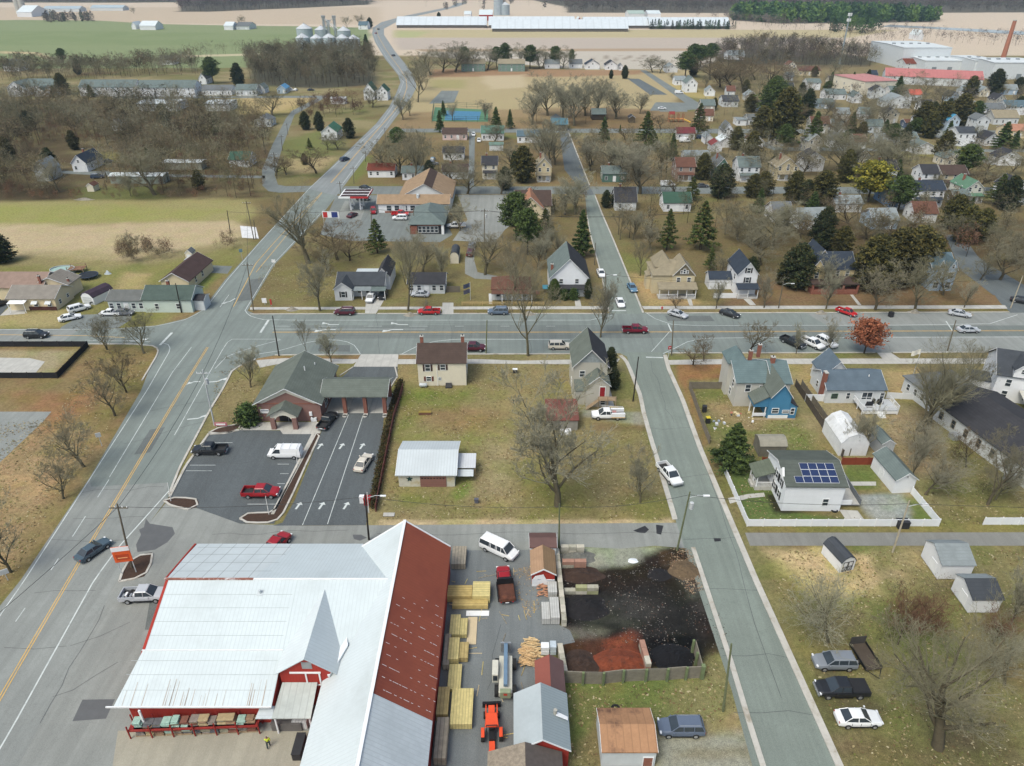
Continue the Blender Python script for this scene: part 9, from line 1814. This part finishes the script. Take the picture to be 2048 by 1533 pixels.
# ================================================================ LABELS for the things not named one by one: look + landmark + order
LM=[(60,22,'the far left farm silos'),(290,50,'the white barns in the green field'),(480,50,'the field house with a white barn'),(660,88,'the grain bins'),(740,50,'the far highway bend'),(880,30,'the far crossroads farms'),(985,28,'the far red barn'),(1160,44,'the poultry houses'),(1280,28,'the far long sheds'),
      (60,125,'the dirt track in the green field'),(30,180,'the leftmost townhouses'),(210,178,'the middle townhouse row'),(330,178,'the right townhouse row'),(430,180,'the tall evergreen by the townhouses'),(500,185,'the blue roofed house'),(312,205,'the flat white roofs'),(540,245,'the grey bungalow at the lane bend'),(650,268,'the green gabled house by the highway'),(740,190,'the green roofed turret house'),
      (166,330,'the white bungalow in the wood'),(270,355,'the long mobile home'),(360,325,'the mobile home in the brush'),(480,318,'the cottage behind the brush'),(80,350,'the leaning grey barn'),(560,360,'the curve of the west lane'),(620,345,'the triangle between lane and highway'),(240,510,'the tan meadow'),(60,590,'the beige house'),(350,560,'the brown roofed house'),(250,620,'the pale ranch house'),
      (890,190,'the sports court'),(920,232,'the tennis courts'),(820,200,'the highway S-bend'),(880,132,'the left end of the park tree row'),(945,135,'the left apartment block'),(1025,135,'the right apartment block'),(1110,132,'the right end of the park tree row'),(1190,135,'the houses beyond the park'),(1090,200,'the left end of the park grove'),(1150,220,'the middle of the park grove'),(1198,232,'the dark park pavilion'),(1265,230,'the small park hut'),(1235,150,'the open park field'),(1350,240,'the playground'),(1320,215,'the lower park car park'),
      (760,350,'the red roofed bungalow'),(833,350,'the green roofed bungalow'),(910,345,'the dark roofed bungalow'),(980,350,'the solar roofed small house'),(910,275,'the pink bungalow'),(985,275,'the green roofed house on the lane'),(905,312,'the white house behind trees'),(1030,330,'the bronze evergreens'),(1088,340,'the tan gabled house'),(1060,275,'the low house by the park road'),(1230,350,'the green porch house'),(1300,300,'the tall pines'),(1372,340,'the brown foursquare house'),(1440,345,'the green gabled house'),(1500,345,'the white dormered house'),(1580,345,'the triple gabled tan house'),
      (820,400,'the filling station store'),(850,450,'the store annex'),(940,440,'the pale parking area'),(710,430,'the filling station canopy'),(755,500,'the dark evergreen behind the ranch'),(670,520,'the scrub behind the white ranch'),(720,580,'the white ranch house'),(850,580,'the grey ranch house'),(970,530,'the curved driveway'),(1020,580,'the split rail bungalow'),(1040,490,'the two open pines'),(1065,400,'the brown roofed hall'),(1100,510,'the back of the wide white house'),(1136,590,'the front of the wide white house'),(1160,420,'the north side street bend'),(1250,415,'the gambrel roofed house'),(1355,412,'the bright green roof'),(1250,490,'the grass right of the side street'),(1345,600,'the tan Victorian house'),(1370,480,'the pines behind the Victorian house'),(1495,590,'the black shuttered white house'),(1480,470,'the scrub behind the white house'),(1560,430,'the middle back gardens'),(1660,590,'the yellow house'),(1650,470,'the back of the yellow house'),(1790,560,'the big evergreen clump'),(1890,590,'the pale blue house'),(1850,440,'the gardens under the blue gabled house'),(1950,470,'the top of the north-east street'),(2010,540,'the north-east street'),
      (1700,410,'the grey roofed bungalow'),(1800,400,'the blue gabled house'),(1860,400,'the slate blue roofed house'),(1950,395,'the green metal roof'),(2030,395,'the steep gabled edge house'),(1775,345,'the half hidden white house'),(1860,355,'the columned white house'),(1910,355,'the tan porch house'),(1700,300,'the grey haze of garden trees'),(1810,285,'the cream houses of the east street'),(1850,300,'the white cottage with grey gable'),(1930,285,'the tall white hip roofed house'),(2020,260,'the salmon roofed house'),(1860,245,'the double porch house'),(1905,245,'the bright blue roof'),(1990,215,'the solar roofed house at right'),(1800,205,'the large white gable house'),(1680,190,'the teal roofed cottage'),(1620,145,'the brown roofed far hall'),(1700,155,'the flat red roofed block'),(1870,155,'the long red warehouse'),(1850,105,'the white factory'),(1980,130,'the right factory blocks'),(1540,220,'the big dark pines'),(1480,280,'the red roofed garages'),(1500,235,'the long white garage'),(1460,200,'the dark roofed house by cars'),(1385,170,'the tall gabled house by the park road'),(1450,135,'the grey wood'),(1390,115,'the pines at the wood corner'),(1580,200,'the middle of the east streets'),(1620,240,'the far east street gardens'),(1550,140,'the edge of the grey wood'),(1720,240,'the tree lined east lane'),
      (1130,800,'the rusty roofed shed'),(1215,760,'the tall gabled house'),(1400,725,'the south verge by the stop sign'),(1500,720,'the blue and grey house'),(1620,700,'the angle parked cars'),(1870,780,'the end of the long white hall'),(1720,880,'the portable garage'),(1830,950,'the small white garage'),(1940,950,'the long white hall'),(2000,1240,'the lower white shed'),(2010,1360,'the right edge below the sheds'),(580,700,'the bank'),(250,740,'the crossroads kerb'),(860,615,'the red pickup'),(1420,612,'the hydrant verge'),(1830,612,'the eastern verge'),(1930,612,'the last verge trees')]
LMW=[(G(x,y),t) for x,y,t in LM]
GWORD={'tree': 'trees near ','shrub': 'shrubs near ','house': 'houses near ','garage': 'garages near ','pole': 'poles near '}
ORD=['first','second','third','fourth','fifth','sixth','seventh','eighth','ninth','tenth','eleventh','twelfth','thirteenth','fourteenth','fifteenth','sixteenth','seventeenth','eighteenth','nineteenth','twentieth']
sets={};cnt={}
for o,look,near in AUTO: cnt[look]=cnt.get(look,0)+1
for o,look,near in AUTO:
    p=o.location;lm=near if near is not None else min(LMW,key=lambda q: ((q[0].x-p.x) ** 2+((q[0].y-p.y)*.55) ** 2))[1]
    sets.setdefault(look if cnt[look] == 1 and len(look.split()) > 3 else (look+' near '+lm if lm else look),[]).append(o)
for key,L in sets.items():
    if len(L) == 1: L[0]['label']=key;continue
    L.sort(key=lambda o: o.location.x/max(20,o.location.y))
    for i,o in enumerate(L): o['label']=key+(', left of two' if len(L) == 2 and i == 0 else ', right of two' if len(L) == 2 else ', '+ORD[min(i,19)]+' from left')
fam={}
for o in bpy.data.objects:
    if o.parent is None and o.get('category') in ('tree','shrub','pole') and 'group' not in o: o['group']={'bare': 'bare winter trees of the town','ever': 'evergreens of the town','util': 'utility poles along the streets','brus': 'bare shrubs','lamp': 'white lamp posts at the bank','pine': 'open pines of the town'}.get(o.name[:4],o.name.split('.')[0].replace('_',' ')+'s')
    if o.parent is None and o.get('category') in ('tree','shrub') and o.get('label') is None: o['label']='bare tree'
for o in bpy.data.objects:
    if o.parent is None and 'label' in o:
        w_=o['label'].split()
        if len(w_) > 16: o['label']=' '.join(w_[w_[0] in ('large','low'):]).replace(' of the ',' of ').replace(' near the ',' near ')
# ================================================================ HAZE
hz=MB();hz.box(-7200,7200,-200,6800,-1,74,None);me=bpy.data.meshes.new('haze');me.from_pydata(hz.v,[],hz.f)
hm=bpy.data.materials.new('air_haze');hm.use_nodes=True;nt=hm.node_tree;nt.nodes.remove(nt.nodes['Principled BSDF']);pv=nt.nodes.new('ShaderNodeVolumePrincipled');pv.inputs['Color'].default_value=(.56,.80,1,1);pv.inputs['Density'].default_value=HAZE_D;nt.links.new(pv.outputs[0],nt.nodes['Material Output'].inputs['Volume'])
me.materials.append(hm);ho=bpy.data.objects.new('haze',me);COL.objects.link(ho);tag(ho,kind='stuff')
dead=[o for o in bpy.data.objects if o.location.z <-300 and o.parent is None];dead=list(dict.fromkeys(x.name for o in dead for x in [o]+list(o.children_recursive)))
for n_ in dead: bpy.data.objects.remove(bpy.data.objects[n_])
print('objects',len(bpy.data.objects))
